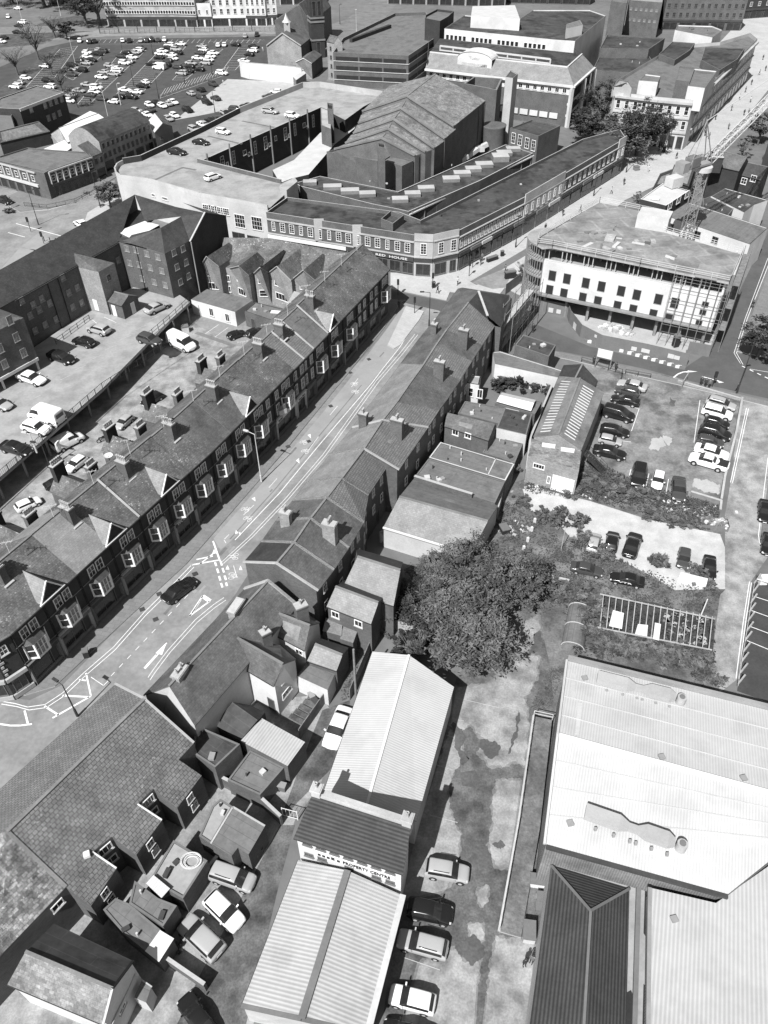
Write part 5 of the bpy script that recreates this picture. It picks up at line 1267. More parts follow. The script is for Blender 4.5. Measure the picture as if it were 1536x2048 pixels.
for k in range(12): q = A_.lerp(B_, k/11); mb.bar(q+Vector((-.3, -.5, 0)), q+Vector((.3, .5, 0)), .25, 'metal_dark', .04)
mb.build('flight', t); 
for k in (0, .33, .66, 1): q = A_.lerp(B_, k); MB().bar(q+Vector((.3, .5, 0)), q+Vector((.3, .5, 1)), .05, 'metal_dark').build('baluster', t)
# yard buildings north of the workshop
block('long low building with grey felt roof and white wall behind the bushes', Q('985,704 1000,702 1130,742 1120,756 990,728'), 3.2, wall='render_white', roof='felt', par=.1, name='outbuilding', cat='outbuilding', cop='flat_mid')
block('square building with dark flat roof beside the scaffold', Q('1047,669 1112,690 1098,713 1030,690'), 4.6, wall='brick', roof='felt_dark', par=.15, name='building', cat='building')
t, K = gable('small house with dark gabled roof at the yard entrance', (1118, 752), (1128, 730), 4.0, (1150, 757), (1165, 728), zr=5.6, wall='brick', roof='slate_dark', over=.1, name='outbuilding', cat='outbuilding')
wallrun(Q('1100,792 1058,895 1050,960'), 2.0, 'brick boundary wall along the alley beside the workshop')
wallrun(Q('1030,922 1003,1000 992,1040'), 2.2, 'brick yard wall beside the rough grass', m='brick_pale')
wallrun(Q('760,1085 800,1065 940,1118'), 1.8, 'white painted yard wall below the long shed', m='render_white')
fence(Q('760,1250 800,1262 850,1280'), 1.7, 'pale timber panel fence under the big tree', 'timber_pale', kind='solid')
fence(Q('700,1255 735,1268'), 1.8, 'dark timber fence beside the cottage yard', 'timber', kind='solid')
fence(Q('662,1388 600,1478'), 1.8, 'timber fence between the raised beds and the parked white car', 'timber', kind='solid')
fence(Q('742,1300 700,1400'), 1.9, 'tall timber fence along the white roofed shed', 'timber', kind='solid')
wallrun(Q('425,1560 525,1612 565,1650'), 1.8, 'brick garden wall behind the flat roofed annexe')
wallrun(Q('430,1700 445,1715 420,1745'), 1.2, 'low wall by the annexe corner')
wallrun(Q('325,1918 415,1980'), 1.5, 'brick wall beside the lower yard')
fence(Q('566,1632 596,1640'), 1.6, 'white slatted gate beside the property centre', 'flat_white', kind='bars', name='gate', cat='gate')
for i, (x, y) in enumerate(Q('624,1400 632,1412 590,1533 578,1545 566,1580 520,1702 510,1717')):
    g = G(x, y); t = thing('wheelie_bin', ['dark wheelie bin beside the fence corner', 'wheelie bin next to the fence corner bin', 'topmost wheelie bin of the three by the felt annexe', 'middle wheelie bin of the three by the felt annexe', 'lowest wheelie bin of the three by the felt annexe', 'dark wheelie bin at the square annexe', 'grey wheelie bin at the square annexe corner'][i], 'bin', g, .5+i*.2, 'wheelie bins in the back yards')
    mb = MB(); vs = [Vector((x_*s_, y_*s_, z_)) for z_, s_ in ((.08, .8), (.95, 1)) for x_, y_ in ((-.29, -.36), (.29, -.36), (.29, .36), (-.29, .36))]
    mb.mesh(vs, [(0, 1, 5, 4), (1, 2, 6, 5), (2, 3, 7, 6), (3, 0, 4, 7), (3, 2, 1, 0)], 'flat_mid' if i != 6 else 'flat_grey'); mb.build('bin_body', t, local=True)
    MB().prism([(-.31, -.38), (.31, -.38), (.31, .42), (-.31, .42)], .95, 1.03, 'flat_dark' if i % 2 else 'flat_grey').build('lid', t, local=True)
    for s_ in (-1, 1): MB().cyl((s_*.2, .33, .1), (s_*.27, .33, .1), .1, .1, 'black', 8).build('wheel', t, local=True)
# raised beds in the garden
for i in range(5):
    a_, b_ = (618+i*-9.5+0, 1391+i*10), (644-i*9.5, 1405+i*10)
    A_, B_ = G(*a_, .3), G(*b_, .3); d = (B_-A_).normalized(); n_ = Vector((-d.y, d.x, 0))*.3; MB().prism([A_+n_, B_+n_, B_-n_, A_-n_], 0, .35, 'timber', 'soil').build('raised_bed'); o = bpy.context.scene.collection.objects[-1]
    tag(o, 'timber raised planting bed number %s from the top in the small garden' % ('one', 'two', 'three', 'four', 'five')[i], 'planter', 'raised beds in the small garden')
# ---------------- hostel and its parking deck on the left ----------------
ZD = 3.6
t = thing('parking_deck', 'raised concrete parking deck on columns behind the left terrace', 'car park', G(150, 760, 0))
dk = [G(*p, ZD) for p in Q('380,604 340,640 206,776 0,955 -160,1090 -260,1000 0,745 75,690 208,600 300,560 360,590')]
MB().prism(dk, ZD-.5, ZD, 'concrete', 'deck', bottom=True).build('deck_slab', t)
mb = MB()
for k in range(12):
    p = V2(lerp(G(376, 612, ZD), G(-60, 1010, ZD), k/11), 0)+Vector((-.3, .3, 0)); m_ = MB().box((p.x, p.y, 0), .3, .3, ZD-.5, 'steel', .6); m_.build('column', t)
wl = MB(); wl.prism([G(360, 600, 0), G(60, 770, 0), G(-150, 900, 0), G(-150, 880, 0)], 0, ZD-.5, 'brick_dark'); wl.build('rear_wall', t)
fence([(378, 606, 0)[:2]]+Q('340,641 294,680'), 1.1, 'mesh railing along the upper stretch of the parking deck edge', z=ZD, step=1.7, name='railing')
fence(Q('341,690 206,778 0,957 -100,1045'), 1.1, 'mesh railing with close posts along the long parking deck edge', z=ZD, step=1.7, kind='bars', name='railing')
fence(Q('113,689 170,647 180,640'), 1.0, 'dark railing along the foot of the main hostel wing', z=ZD, step=1.6, name='railing')
marks([line(a, b, .1, m='worn_paint', z=ZD+.01) for a, b in [((60+i*30, 800-i*20), (82+i*30, 790-i*20)) for i in range(9)]]+[line((185, 640), (198, 650), .1, z=ZD+.01), line((208, 634), (232, 645), .1, z=ZD+.01)], 'bay_marking')
HZ = 12.0
t, P = custom('brick hostel block with grey mono slate roofs around the raised deck', dict(a=(269.5, 389, 15), b=(-30, 556, 15), c=(28.6, 600, HZ), d=(237, 484, HZ), e=(-60, 650, HZ)), [('adcb', 'slate_dark'), ('bce', 'slate_dark')], name='hostel', part='roof', th=.15)
A, B = V2(P['c'], ZD), V2(P['d'], ZD)
walls(t, [P['e'], P['c'], P['d']], 0, 'brick', closed=False)
MB().face([V2(P['b'], 0), V2(P['a'], 0), P['a']-Vector((0, 0, .2)), P['b']-Vector((0, 0, .2))], 'brick').build('wall', t)
wat(t, A, B, Q('83,597 66,609 43,601 99,606 78,619 112,638 90,649 70,661 154,575 137,585 163,605 145,614 60,631 125,555 222,555 236,520'), 1.0, 1.1, 'lit')
MB().bar(P['c']-Vector((0, 0, .2)), P['d']-Vector((0, 0, .2)), .3, 'flat_dark', .15).build('gutter', t)
for px in Q('115,632 135,622'): 
    u, z = onwall(A, B, *px); e = (B-A).normalized(); n = Vector((e.y, -e.x, 0)); MB().cyl(V2(A+e*u+n*.1, ZD), V2(A+e*u+n*.1, HZ-.2), .07, .07, 'black', 6).build('downpipe', t)
t, P = custom('flat topped linking block with bright white roof terrace on the hostel', dict(a=(234, 463, HZ+.6), b=(289, 442, HZ+.6), c=(319, 450, HZ+.6), d=(266, 479, HZ+.6)), [('adcb', 'flat_white')], name='roof_terrace', cat='building'); walls(t, [P[k] for k in 'adcb'], HZ-2, 'brick')
t, P = custom('hostel wing with hipped roof and lit facade facing the deck', dict(h=(260, 487, HZ), i=(329.4, 507.6, HZ), j=(380, 481, HZ), k=(362, 433, 14.6), l=(321.6, 455.5, 14.6), m=(237, 484, HZ), n=(246, 474, HZ), o=(300, 455, 14)), [('hil', 'slate_dark'), ('ijkl', 'slate_dark'), ('mhln', 'slate_dark')], name='hostel_wing', part='roof')
A, B = V2(P['m'], ZD), V2(P['i'], ZD); walls(t, [P['m'], P['i'], P['j']], 0, 'brick', closed=False)
wat(t, A, B, Q('254,497 272,500 294,507.5 316,514 260,526 279,529 301,535 324,541.5 285,557 309,564 331,570'), 1.1, 1.1, 'lit'); u, z = onwall(A, B, 278, 520); e = (B-A).normalized(); n = Vector((e.y, -e.x, 0)); MB().cyl(V2(A+e*u+n*.1, ZD), V2(A+e*u+n*.1, HZ), .08, .08, 'black', 6).build('downpipe', t)
A, B = V2(P['i'], ZD), V2(P['j'], ZD); wat(t, A, B, Q('348,505 366,497 354,533.6 372,524.5 361,563.6 377,552'), 1.0, 1.1, 'lit')
t, P = custom('tall hostel end wing with dark gable wall beside the retail building', dict(a=(269.5, 389, 15), b=(352.9, 414, 15), c=(410, 425.6, 15), d=(380, 484, HZ), e=(362, 433, 14.6), f=(290, 442, 13), g=(452, 432, HZ), h=(365, 405, HZ), i=(300, 385, HZ), p=(234, 482, 12.2), q=(262, 484, 12.2), r=(318, 430, 12.2), s=(258, 415, 12.2)), [('cbed', 'slate_dark'), ('abef', 'slate_dark'), ('pqrs', 'slate_dark'), ('chg', 'slate_dark')], name='hostel_wing', part='roof')
walls(t, [P['d'], P['c'], P['g']], 0, 'brick_dark', closed=False); MB().bar(P['d']+Vector((0, 0, .1)), P['c']+Vector((0, 0, .1)), .3, 'stone', .15).bar(P['c']+Vector((0, 0, .1)), P['g']+Vector((0, 0, .1)), .25, 'stone_dark', .15).build('verge_coping', t)
MB().cyl(V2(P['d'], 0)+Vector((.2, -.1, 0)), P['d']+Vector((.2, -.1, 0)), .12, .12, 'flat_grey', 6).build('downpipe', t)
t, P = custom('brick stair tower with hipped roof on the hostel', dict(a=(148, 506, HZ+1.8), b=(229, 526, HZ-.4), c=(196.6, 544, HZ-.4), d=(152, 533.6, HZ-.4), e=(190, 500, HZ+1)), [('adc', 'slate_plain'), ('acb', 'slate_plain')], name='stair_tower', cat='building')
walls(t, [P['d'], P['c'], P['b']], 0, 'brick_pale', closed=False); A, B = V2(P['d'], ZD), V2(P['c'], ZD); wat(t, A, B, Q('192,610'), .95, 2.0, 'wdoor'); A, B = V2(P['c'], ZD), V2(P['b'], ZD); wat(t, A, B, Q('217,555'), .9, 1.1, 'dark')
t, K = gable('small gabled brick store hut on the parking deck', (215, 603), (243, 612), ZD+2.6, (229, 583.5), (257, 591), zr=ZD+3.6, wall='brick', roof='slate_plain', z0=ZD, over=.1, name='store_hut', cat='outbuilding')
A, B = V2(K['W1'], ZD), V2(K['W2'], ZD); win(t, A, B, (B-A).length*.6, ZD+1.1, .9, 2.0, 'wdoor'); A, B = V2(K['W0'], ZD), V2(K['W1'], ZD); win(t, A, B, 1.0, ZD+1.1, .9, 2.0, 'wdoor')
Lb = [G(35, 612, 11.2), G(-50, 690, 11.2), G(-130, 640, 11.2), G(-30, 575, 11.2)]
t = thing('hostel_block', 'brick hostel block on white posts at the left edge', 'building', base_of(Lb)); a_, b_ = G(0, 757.6, 5.6), G(75.5, 716, 5.6)
a2 = lerp(b_, a_, 2.0); back_ = Vector((-.85, .52, 0))*9
pl = [V2(a2, 0), V2(b_, 0), V2(b_+back_, 0), V2(a2+back_, 0)]
mb = MB(); mb.prism(pl, 5.7, 12.6, 'brick', top=False); mb.build('wall', t); mb = MB(); ct = V2(sum((p for p in pl), Vector())/4, 15.2); 
for i in range(4): mb.face([V2(pl[i], 12.6), V2(pl[(i+1) % 4], 12.6), ct], 'slate_plain')
mb.build('roof', t); MB().bar(V2(a2, 5.5), V2(b_, 5.5), .35, 'render_white', .5).build('beam', t)
for s_ in (0.02, .48, .95): q = lerp(V2(b_, 0), V2(a2, 0), s_); MB().box((q.x-.2, q.y+.1, ZD), .35, .35, 1.8, 'render_white', .5).build('post', t)
wat(t, V2(a2, ZD), V2(b_, ZD), Q('19.5,640 32.5,674 47,705 9,728 0,697'), 1.0, 1.4, 'lit')
# ---------------- gabled shops behind the left terrace ----------------
GG_ = 'gabled rear wings of the shops behind the left terrace'
t, P = custom('long slate roof behind the gabled rear wings, facing the cross street shops', dict(a=(445, 475, 9.0), b=(536, 476, 9.0), c=(742, 515, 9.0), d=(700, 556, 6.0), e=(590, 548, 6.0), f=(445, 520, 6.0), g=(620, 492, 9.0)), [('afegb', 'slate'), ('gedc', 'slate')], name='shop_row', cat='building'); walls(t, [P[k] for k in 'fed'], 0, 'brick', closed=False); q_ = [P[k] for k in 'cgba']; walls(t, q_, 0, 'brick', closed=False)
gb = [((403.4, 531), (413.9, 514), (438.6, 534), (458, 485.5), (430, 582), 'gabled brick wing with two pairs of white windows at the left end'),
      ((460, 537), (477.6, 533), (498.5, 552), (515, 505), (470, 595), 'second gabled wing from the left, beside the flat grey roof'),
      ((509, 547), (520.6, 536), (537.5, 546.6), (567.5, 500), (530, 612), 'narrow gabled wing with two small windows, third from the left'),
      ((537.5, 546.6), (554.5, 533.6), (583, 562), (604, 494.6), (560, 615), 'largest gabled wing with two wide white windows'),
      ((588, 557), (606.6, 541.5), (630, 561), (645.6, 507.6), (600, 590), 'gabled wing with one white window above the smooth sloping roof'),
      ((636.5, 562), (649.5, 554.5), (664, 567.5), (684.7, 520.6), (650, 590), 'small gabled wing at the right end behind the terrace ridge')]
for i, (l, a, r, bk, _b, lab) in enumerate(gb):
    zw, zr2 = 6.2, 8.6
    Lp, Rp, Ap, Bk = G(*l, zw), G(*r, zw), G(*a, zr2), G(*bk, 8.6); ax = V2(Bk-Ap, 0); Lb_, Rb_ = Lp+ax, Rp+ax
    Ap.z = zr2; Bk = V2(Bk, zr2)
    t = thing('gabled_wing', lab, 'building', base_of([Lp, Rp, Lb_, Rb_]), 0, GG_)
    mb = MB(); mb.face([V2(Lp, 0), V2(Rp, 0), Rp, Ap, Lp], 'brick_pale'); mb.face([V2(Rp, 0), V2(Rb_, 0), Rb_, Rp], 'brick_pale'); mb.face([V2(Lb_, 0), V2(Lp, 0), Lp, Lb_], 'brick_pale'); mb.build('wall', t)
    n = ax.normalized()*-.15; mb = MB(); slab(mb, [Lp+n+Vector((0, 0, .08)), Ap+n+Vector((0, 0, .08)), Bk+Vector((0, 0, .08)), Lb_+Vector((0, 0, .08))], .1, 'slate'); slab(mb, [Ap+n+Vector((0, 0, .08)), Rp+n+Vector((0, 0, .08)), Rb_+Vector((0, 0, .08)), Bk+Vector((0, 0, .08))], .1, 'slate'); mb.build('roof', t)
    MB().bar(Lp+n+Vector((0, 0, .16)), Ap+n+Vector((0, 0, .16)), .18, 'stone', .12).bar(Ap+n+Vector((0, 0, .16)), Rp+n+Vector((0, 0, .16)), .18, 'stone', .12).build('coping', t)
    A, B = V2(Lp, 0), V2(Rp, 0); L = (B-A).length
    for zz in (4.9, 2.3): win(t, A, B, L/2, zz, min(L-.9, 3.0 if i == 3 else 2.0), 1.35, 'three' if i in (0, 1, 4) else ('four' if i == 3 else 'sash1'))
t, P = block('flat link roof between the first two gabled wings', Q('438,533 463,512 492,518 476,533 470,537'), 5.4, wall='brick_pale', roof='felt', par=.05, name='link_block', cat='building'); wat(t, V2(G(438, 533, 5.4), 0), V2(G(474, 538, 5.4), 0), Q('456,557 458,578'), .9, 1.3, 'two')
block('flat roofed block with white window between gabled wings', Q('509,525 521,511 541,515 520,538'), 6.0, wall='brick_pale', roof='felt', par=.1, name='link_block', cat='building')
t, P = block('white walled shed with grey felt lean-to roof in the courtyard', Q('382,599 414,578 506,600 470,624'), 2.9, wall='render_white', roof='felt', par=.0, name='lean_to', cat='outbuilding'); A, B = V2(P[0], 0), V2(P[-1], 0); A, B = V2(G(382, 599, 2.9), 0), V2(G(470, 624, 2.9), 0); wat(t, A, B, Q('423,624 455,635'), 1.0, 1.6, 'two')
t, P = block('flat grey roofed store with white rooflight in the courtyard', Q('489,622 510,604 568,618 562,647'), 3.0, wall='brick', roof='felt', par=.12, name='store', cat='outbuilding', cop='flat_dark'); A, B = V2(G(489, 622, 3), 0), V2(G(562, 647, 3), 0); wat(t, A, B, Q('507,648'), .9, 2.1, 'door'); MB().box(G(555, 625, 2.9), 2.4, .9, .15, 'flat_white', -.2).build('rooflight', t)
t, P = custom('smooth grey mono pitched roof with a square rooflight below the gables', dict(a=(588, 582, 5.4), b=(633, 596, 5.4), c=(598, 626, 3.2), d=(567, 647, 3.0), e=(572, 612, 3.2)), [('aedcb', 'felt_light')], name='store', cat='outbuilding'); walls(t, [P[k] for k in 'edcb'], 0, 'brick', closed=False); p_ = ongplane(P['a'], P['b'], P['c'], (604, 592)); MB().box(p_, .9, .9, .12, 'flat_white', .3).build('rooflight', t)
# ---------------- Red House parade ----------------
Z = 8.4
t, P = block('two storey brick parade lettered THE RED HOUSE with stone corner pavilion', None, Z, wall='brick', roof='felt_dark', par=.7, name='shop_parade', cat='building', cop='stone', pts=[G(*p, Z) for p in Q('532,424 829,470 867,472 898,465 918,461 1050,394 1252,276 1240,258 1165,278 841,440 800,424 574,394')])
A, B = V2(G(532, 424, Z), 0), V2(G(829, 470, Z), 0); e = (B-A).normalized(); n = Vector((e.y, -e.x, 0)); L = (B-A).length
MB().bar(V2(A+n*.12, 7.0), V2(B+n*.12, 7.0), .3, 'stone', .25).bar(V2(A+n*.1, 4.1), V2(B+n*.1, 4.1), .3, 'stone', .22).build('cornice', t)
for k in range(15):
    u = 1.4+k*(L-2.8)/14
    if k in (5, 9): MB().bar(V2(A+e*u+n*.1, 4.3), V2(A+e*u+n*.1, 8.7), 2.0, 'stone', .3).build('stone_bay', t)
    win(t, V2(A+n*(.22 if k in (5, 9) else 0), 0), V2(B+n*(.22 if k in (5, 9) else 0), 0), u, 5.7, 1.15 if k % 3 else .8, 1.9, 'grid24')
MB().bar(V2(A+n*.2, 3.5), V2(A+e*(L*.55)+n*.2, 3.5), .3, 'flat_white', .7).build('fascia', t); MB().bar(V2(A+e*(L*.56)+n*.2, 3.5), V2(B+n*.2, 3.5), .3, 'flat_dark', .75).build('fascia', t)
text('THE  RED  HOUSE', t, V2(A+e*(L*.66)+n*.38, 3.27), e, .62, 'flat_white', width=L*.30)
for k in range(12): u = 1.3+k*(L-2.6)/11; win(t, A, B, u, 1.6, (L-2)/12-.25, 2.2, 'shop2')
for (p, q, fl) in (((829, 470), (867, 472), 0), ((867, 472), (898, 465), 1), ((898, 465), (918, 461), 0)):
    A, B = V2(G(*p, Z), 0), V2(G(*q, Z), 0); e = (B-A).normalized(); n = Vector((e.y, -e.x, 0)); L = (B-A).length
    MB().prism([A, B, B+n*.15, A+n*.15], 0, Z+.35, 'stone').build('pavilion_face', t); MB().bar(V2(A+n*.2, 4.1), V2(B+n*.2, 4.1), .4, 'stone', .25).bar(V2(A+n*.2, 7.4), V2(B+n*.2, 7.4), .25, 'stone', .2).bar(V2(A+n*.2, 3.5), V2(B+n*.2, 3.5), .32, 'flat_dark', .6).build('cornice', t)
    win(t, A+n*.15, B+n*.15, L/2, 5.8, 1.2, 2.2, 'grid24'); win(t, A+n*.15, B+n*.15, L/2, 1.6, L-.8, 2.3, 'shop2')
for (pA, pB, nw, fr_, k_) in (((918, 461), (1050, 394), 16, (2, 0), 6), ((1050, 394), (1252, 276), 20, (.0, .36), 9)):
    A, B = V2(G(*pA, Z), 0), V2(G(*pB, Z), 0); e = (B-A).normalized(); n = Vector((e.y, -e.x, 0)); L = (B-A).length
    MB().bar(V2(A+n*.12, 7.0), V2(B+n*.12, 7.0), .3, 'stone', .2).bar(V2(A+n*.1, 4.1), V2(B+n*.1, 4.1), .3, 'stone', .2).build('cornice', t)
    if fr_[1]:
        for (u0, u1) in ((0, L*.36), (L*.92, L)): MB().prism([A+e*u0, A+e*u1, A+e*u1+n*.2, A+e*u0+n*.2], 0, Z+.6, 'stone').build('stone_front', t)
    for k in range(nw):
        u = 1.0+k*(L-2)/(nw-1); o = .2 if fr_[1] and (u < L*.36 or u > L*.92) else 0; win(t, A+n*o, B+n*o, u, 5.6, .95, 1.8, 'grid23' if k % 4 else 'sash')
    for k in range(k_):
        u = (L/k_)*(k+.5); win(t, A+n*.2, B+n*.2, u, 1.6, L/k_-.5, 2.3, 'shop2'); MB().bar(V2(A+e*(u-L/k_*.45)+n*.3, 3.45), V2(A+e*(u+L/k_*.45)+n*.3, 3.45), .3, ('flat_dark', 'flat_mid', 'flat_pale', 'flat_dark')[k % 4], .7).build('fascia', t)
for px, r_ in ((Q('790,428')[0], .3), (Q('905,440')[0], .5)): pass
block('small lightwell upstand on the parade roof beside the corner pavilion', Q('762,437 781,421 808,430 786,447'), Z+1.0, z0=7.7, wall='brick', roof='felt_dark', par=.9, name='roof_lightwell', cat='rooftop structure', cop='stone_dark')
# ---------------- retail block with rooftop parking ----------------
ZR2 = 8.2
t = thing('retail_block', 'retail block with rooftop parking and pale rounded corner wall', 'building', G(400, 330, 0))
U = [G(*p, ZR2) for p in Q('231,343 236,334 247,328 283,322 400,267 480,226 582,185 606,175 640,174 765,193 727,213 690,240 642,215 396,325 562,367 590,355 586,374 536,419 400,394 300,365 243,358 234,352')]
MB().prism(U, 0, ZR2, 'brick_dark', 'deck').build('structure_body', t)
def par(pts, h, m, th=.3, z=ZR2, name='parapet'):
    mb = MB()
    for i in range(len(pts)-1):
        a, b_ = pts[i], pts[i+1]; d = (b_-a).normalized(); nn = Vector((-d.y, d.x, 0))*th/2; b2 = b_+d*(th*.3); mb.prism([a+nn, b2+nn, b2-nn, a-nn], z, z+h, m, 'stone')
    return mb.build(name, t)
par([U[k] for k in (2, 3, 4, 5)], 1.3, 'brick_dark'); par([U[k] for k in (5, 6, 7, 8, 9)], 1.4, 'stone'); par([U[k] for k in (13, 14)], .9, 'brick'); par([U[k] for k in (17, 18, 19, 20, 21, 0, 1, 2)], .9, 'render_cream'); par([U[k] for k in (12, 13)], .15, 'brick_dark')
fr = [U[k] for k in (17, 18, 19, 20, 21, 0, 1)]; mb = MB()
for i in range(len(fr)-1): mb.face([V2(fr[i+1], 0)+Vector((-.05, -.12, 0)), V2(fr[i], 0)+Vector((-.05, -.12, 0)), V2(fr[i], ZR2)+Vector((-.05, -.12, 0)), V2(fr[i+1], ZR2)+Vector((-.05, -.12, 0))], 'render_cream')
mb.build('facade', t)
A, B = V2(U[19], 0)+Vector((-.05, -.15, 0)), V2(U[17], 0)+Vector((-.05, -.15, 0)); A2, B2 = V2(U[19], 0)+Vector((0, -.15, 0)), V2(U[18], 0)+Vector((0, -.15, 0))
A, B = V2(U[18], 0)+Vector((0, -.15, 0)), V2(U[17], 0)+Vector((0, -.15, 0)); wat(t, A, B, Q('480,442 514,447'), 2.6, 2.8, 'grid43'); wrow(t, A, B, (414, 415), (450, 424), 4, 2.2, 1.5, 'grid43'); wat(t, A, B, Q('478,475 508,482'), 3.2, 2.2, 'shop2')
wrow(t, A2, B2, (305, 391), (330, 396), 2, 1.8, .7, 'four')
A, B = V2(U[13], 0), V2(U[12], 0); L = (B-A).length
for k in range(11):
    u = 4+k*(L-8)/10
    win(t, A, B, u, 5.8, 1.3 if k % 2 else 1.0, 3.0 if k % 3 else 1.2, 'grid24' if k % 3 else 'two')
    if k % 2: win(t, A, B, u+1.6, 5.0, .9, .9, 'two')
for k in range(6): e = (B-A).normalized(); n = Vector((e.y, -e.x, 0)); u = 3+k*L/6.2; MB().cyl(V2(A+e*u+n*.25, 0), V2(A+e*u+n*.25, 9.4), .22, .22, 'stone_dark', 8).build('flue', t)
sheet('yard_ramp', Q('420,325 560,365 640,262 645,216'), 'flat_mid', .02)
t = thing('roof_walkway', 'white weathered walkway roof running beside the brick hall', 'roof', G(650, 280, 0)); pw = [G(*p, 5.0) for p in Q('729,208 718,242 708,258 669,289 617,349 583,357 560,366 545,340 588,320 640,266 700,228')]; MB().prism(pw, 0, 5.0, 'brick_dark', 'flat_pale').build('roof_slab', t)
block('brick stair head with flat pale cap at the end of the walkway', Q('641,214 662,222 662,258 642,250'), 9.5, wall='brick', roof='concrete', par=.1, name='rooftop_block', cat='rooftop structure')
block('tall square brick flue beside the rooftop parking', Q('654,205 666,207 666,219 655,217'), 13.0, wall='brick', roof='black', par=.5, name='flue_stack', cat='chimney')
block('square pale concrete plant room by the low roof', Q('559,371 589,354 595,362 573,380'), 9.6, wall='stone', roof='concrete', par=.05, name='plant_room', cat='building')
for p_, q_ in (((484, 242), (550, 255)), ((416, 272), (484, 288)), ((365, 335), (307, 361)), ((365, 335), (392, 340))):
    tt = MB(); a, b_ = G(*p_, ZR2+.01), G(*q_, ZR2+.01); nn = (b_-a).normalized(); nn = Vector((-nn.y, nn.x, 0))*.35; tt.face([a-nn, b_-nn, b_+nn, a+nn], 'felt'); tt.build('expansion_joint', bpy.data.objects['retail_block'])
# low long roof with skylights
t, P = block('long low roof crowded with pale skylight boxes beside the brick hall', Q('1011,289 1066,306 960,361 817,423 795,418 745,408 600,372 590,366 640,352 796,383'), 7.2, wall='brick', roof='felt_dark', par=.3, name='low_range', cat='building', cop='flat_pale')
for i, (px, sx, sy) in enumerate((((800, 402), 3.4, 2.2), ((825, 391), 3.4, 2.2), ((852, 380), 3.6, 2.2), ((878, 366), 0, 0), ((902, 361), 3.8, 2.4), ((924, 350), 3.8, 2.4), ((946, 341), 3.6, 2.4), ((968, 332), 4.0, 2.6), ((1000, 320), 3.8, 3.2), ((1008, 309), 3.6, 2.6), ((1026, 301), 3.4, 2.0), ((665, 377), 4, 2.2), ((700, 385), 4, 2.2), ((735, 391), 3.5, 2.2), ((620, 368), 3, 2))):
    if sx: MB().box(G(*px, 6.9), sx, sy, .7 if i != 8 else 1.2, 'stone_dark', .05, 'stone').build('skylight', t)
A, B = V2(G(817, 423, 7.2), 0), V2(G(1066, 306, 7.2), 0); e = (B-A).normalized(); n = Vector((e.y, -e.x, 0)); L = (B-A).length
for k in range(12): MB().bar(V2(A+e*(1+k*(L-2)/11)+n*.15, 0), V2(A+e*(1+k*(L-2)/11)+n*.15, 6.9), .35, 'flat_mid').build('pilaster', t)
MB().bar(V2(A+n*.3, 6.6), V2(B+n*.3, 6.6), .35, 'flat_pale', .25).build('eaves_band', t)
# ---------------- brick hall with stepped gables ----------------
t = thing('brick_hall', 'huge windowless brick hall with stepped gabled slate roofs', 'building', G(860, 250, 0)); BR = 9.5
def span(label, Ra, Aa, La, Rb, Ab, Lb, ze, zr, m):
    ra, aa, la, rb, ab, lb = G(*Ra, ze), G(*Aa, zr), G(*La, ze), G(*Rb, ze), G(*Ab, zr), G(*Lb, ze)
    mb = MB(); slab(mb, [ra, aa, ab, rb], .25, m); slab(mb, [aa, la, lb, ab], .25, m); o = mb.build('roof', t)
    mb = MB(); mb.bar(rb, ab, .5, 'stone_dark', .35).bar(ab, lb, .5, 'stone_dark', .35).bar(aa, ab, .35, 'stone_dark', .2).build('coping', t)
    mb = MB(); dn = Vector((0, 0, .2))
    mb.face([V2(rb, 0), V2(ra, 0), ra-dn, rb-dn], 'brick'); mb.face([V2(la, 0), V2(lb, 0), lb-dn, la-dn], 'brick'); mb.face([V2(lb, 0), V2(rb, 0), rb-dn, ab-dn, lb-dn], 'brick'); mb.face([V2(ra, 0), V2(la, 0), la-dn, aa-dn, ra-dn], 'brick'); mb.build('wall', t)
    return rb, ra
r0_, r1_ = span('', (971, 201), (871, 148), (778, 172), (908, 252), (814, 192), (724, 222), 12.2, 16.0, 'slate_lichen')
span('', (912, 258), (812, 199), (722, 230), (890, 277), (802, 216), (716, 246), 11.4, 15.0, 'slate_lichen')
span('', (890, 281), (800, 222), (714, 250), (869, 296), (787, 238), (706, 266), 10.8, 14.2, 'slate_lichen')
span('', (868, 298), (785, 242), (702, 270), (851, 304), (776, 257), (690, 286), 10.2, 13.2, 'slate_lichen')
span('', (850, 305), (774, 262), (685, 290), (830, 311), (763, 276), (668, 298), 9.6, 12.2, 'slate_lichen')
A, B = V2(G(830, 311, 9.6), 0), V2(r1_, 0); e = (B-A).normalized(); n = Vector((e.y, -e.x, 0)); L = (B-A).length
for k in range(11): MB().bar(V2(A+e*(1+k*(L-2)/10)+n*.25, 0), V2(A+e*(1+k*(L-2)/10)+n*.25, 9.4+k*.22), .5, 'brick_dark').build('buttress', t)
block('lower flat roofed brick block at the foot of the hall with two blocked windows', Q('653,303 700,290 770,300 765,320 755,322'), 8.2, wall='brick', roof='felt', par=.4, name='hall_annexe', cat='building')
block('square brick annexe with flat roof in front of the hall', Q('765,320 804,332 827,321 783,309'), 8.6, wall='brick', roof='felt', par=.3, name='hall_annexe', cat='building')
block('tall square brick chimney stack at the front of the hall', Q('755,284 770,287 770,296 756,293'), 13.5, wall='brick', roof='black', par=.3, name='hall_chimney', cat='chimney')
block('dark open topped brick tank tower beside the hall', Q('948,153 1005,157 994,180 927,167'), 12.2, wall='brick', roof='black', par=2.5, name='tank_tower', cat='building', cop='stone_dark', parth=.5)
block('slender pale rendered flue tower with plants on top', Q('1011,154 1026,156 1036,148 1022,140'), 16.5, wall='stone', roof='weeds', par=.2, name='flue_tower', cat='tower')
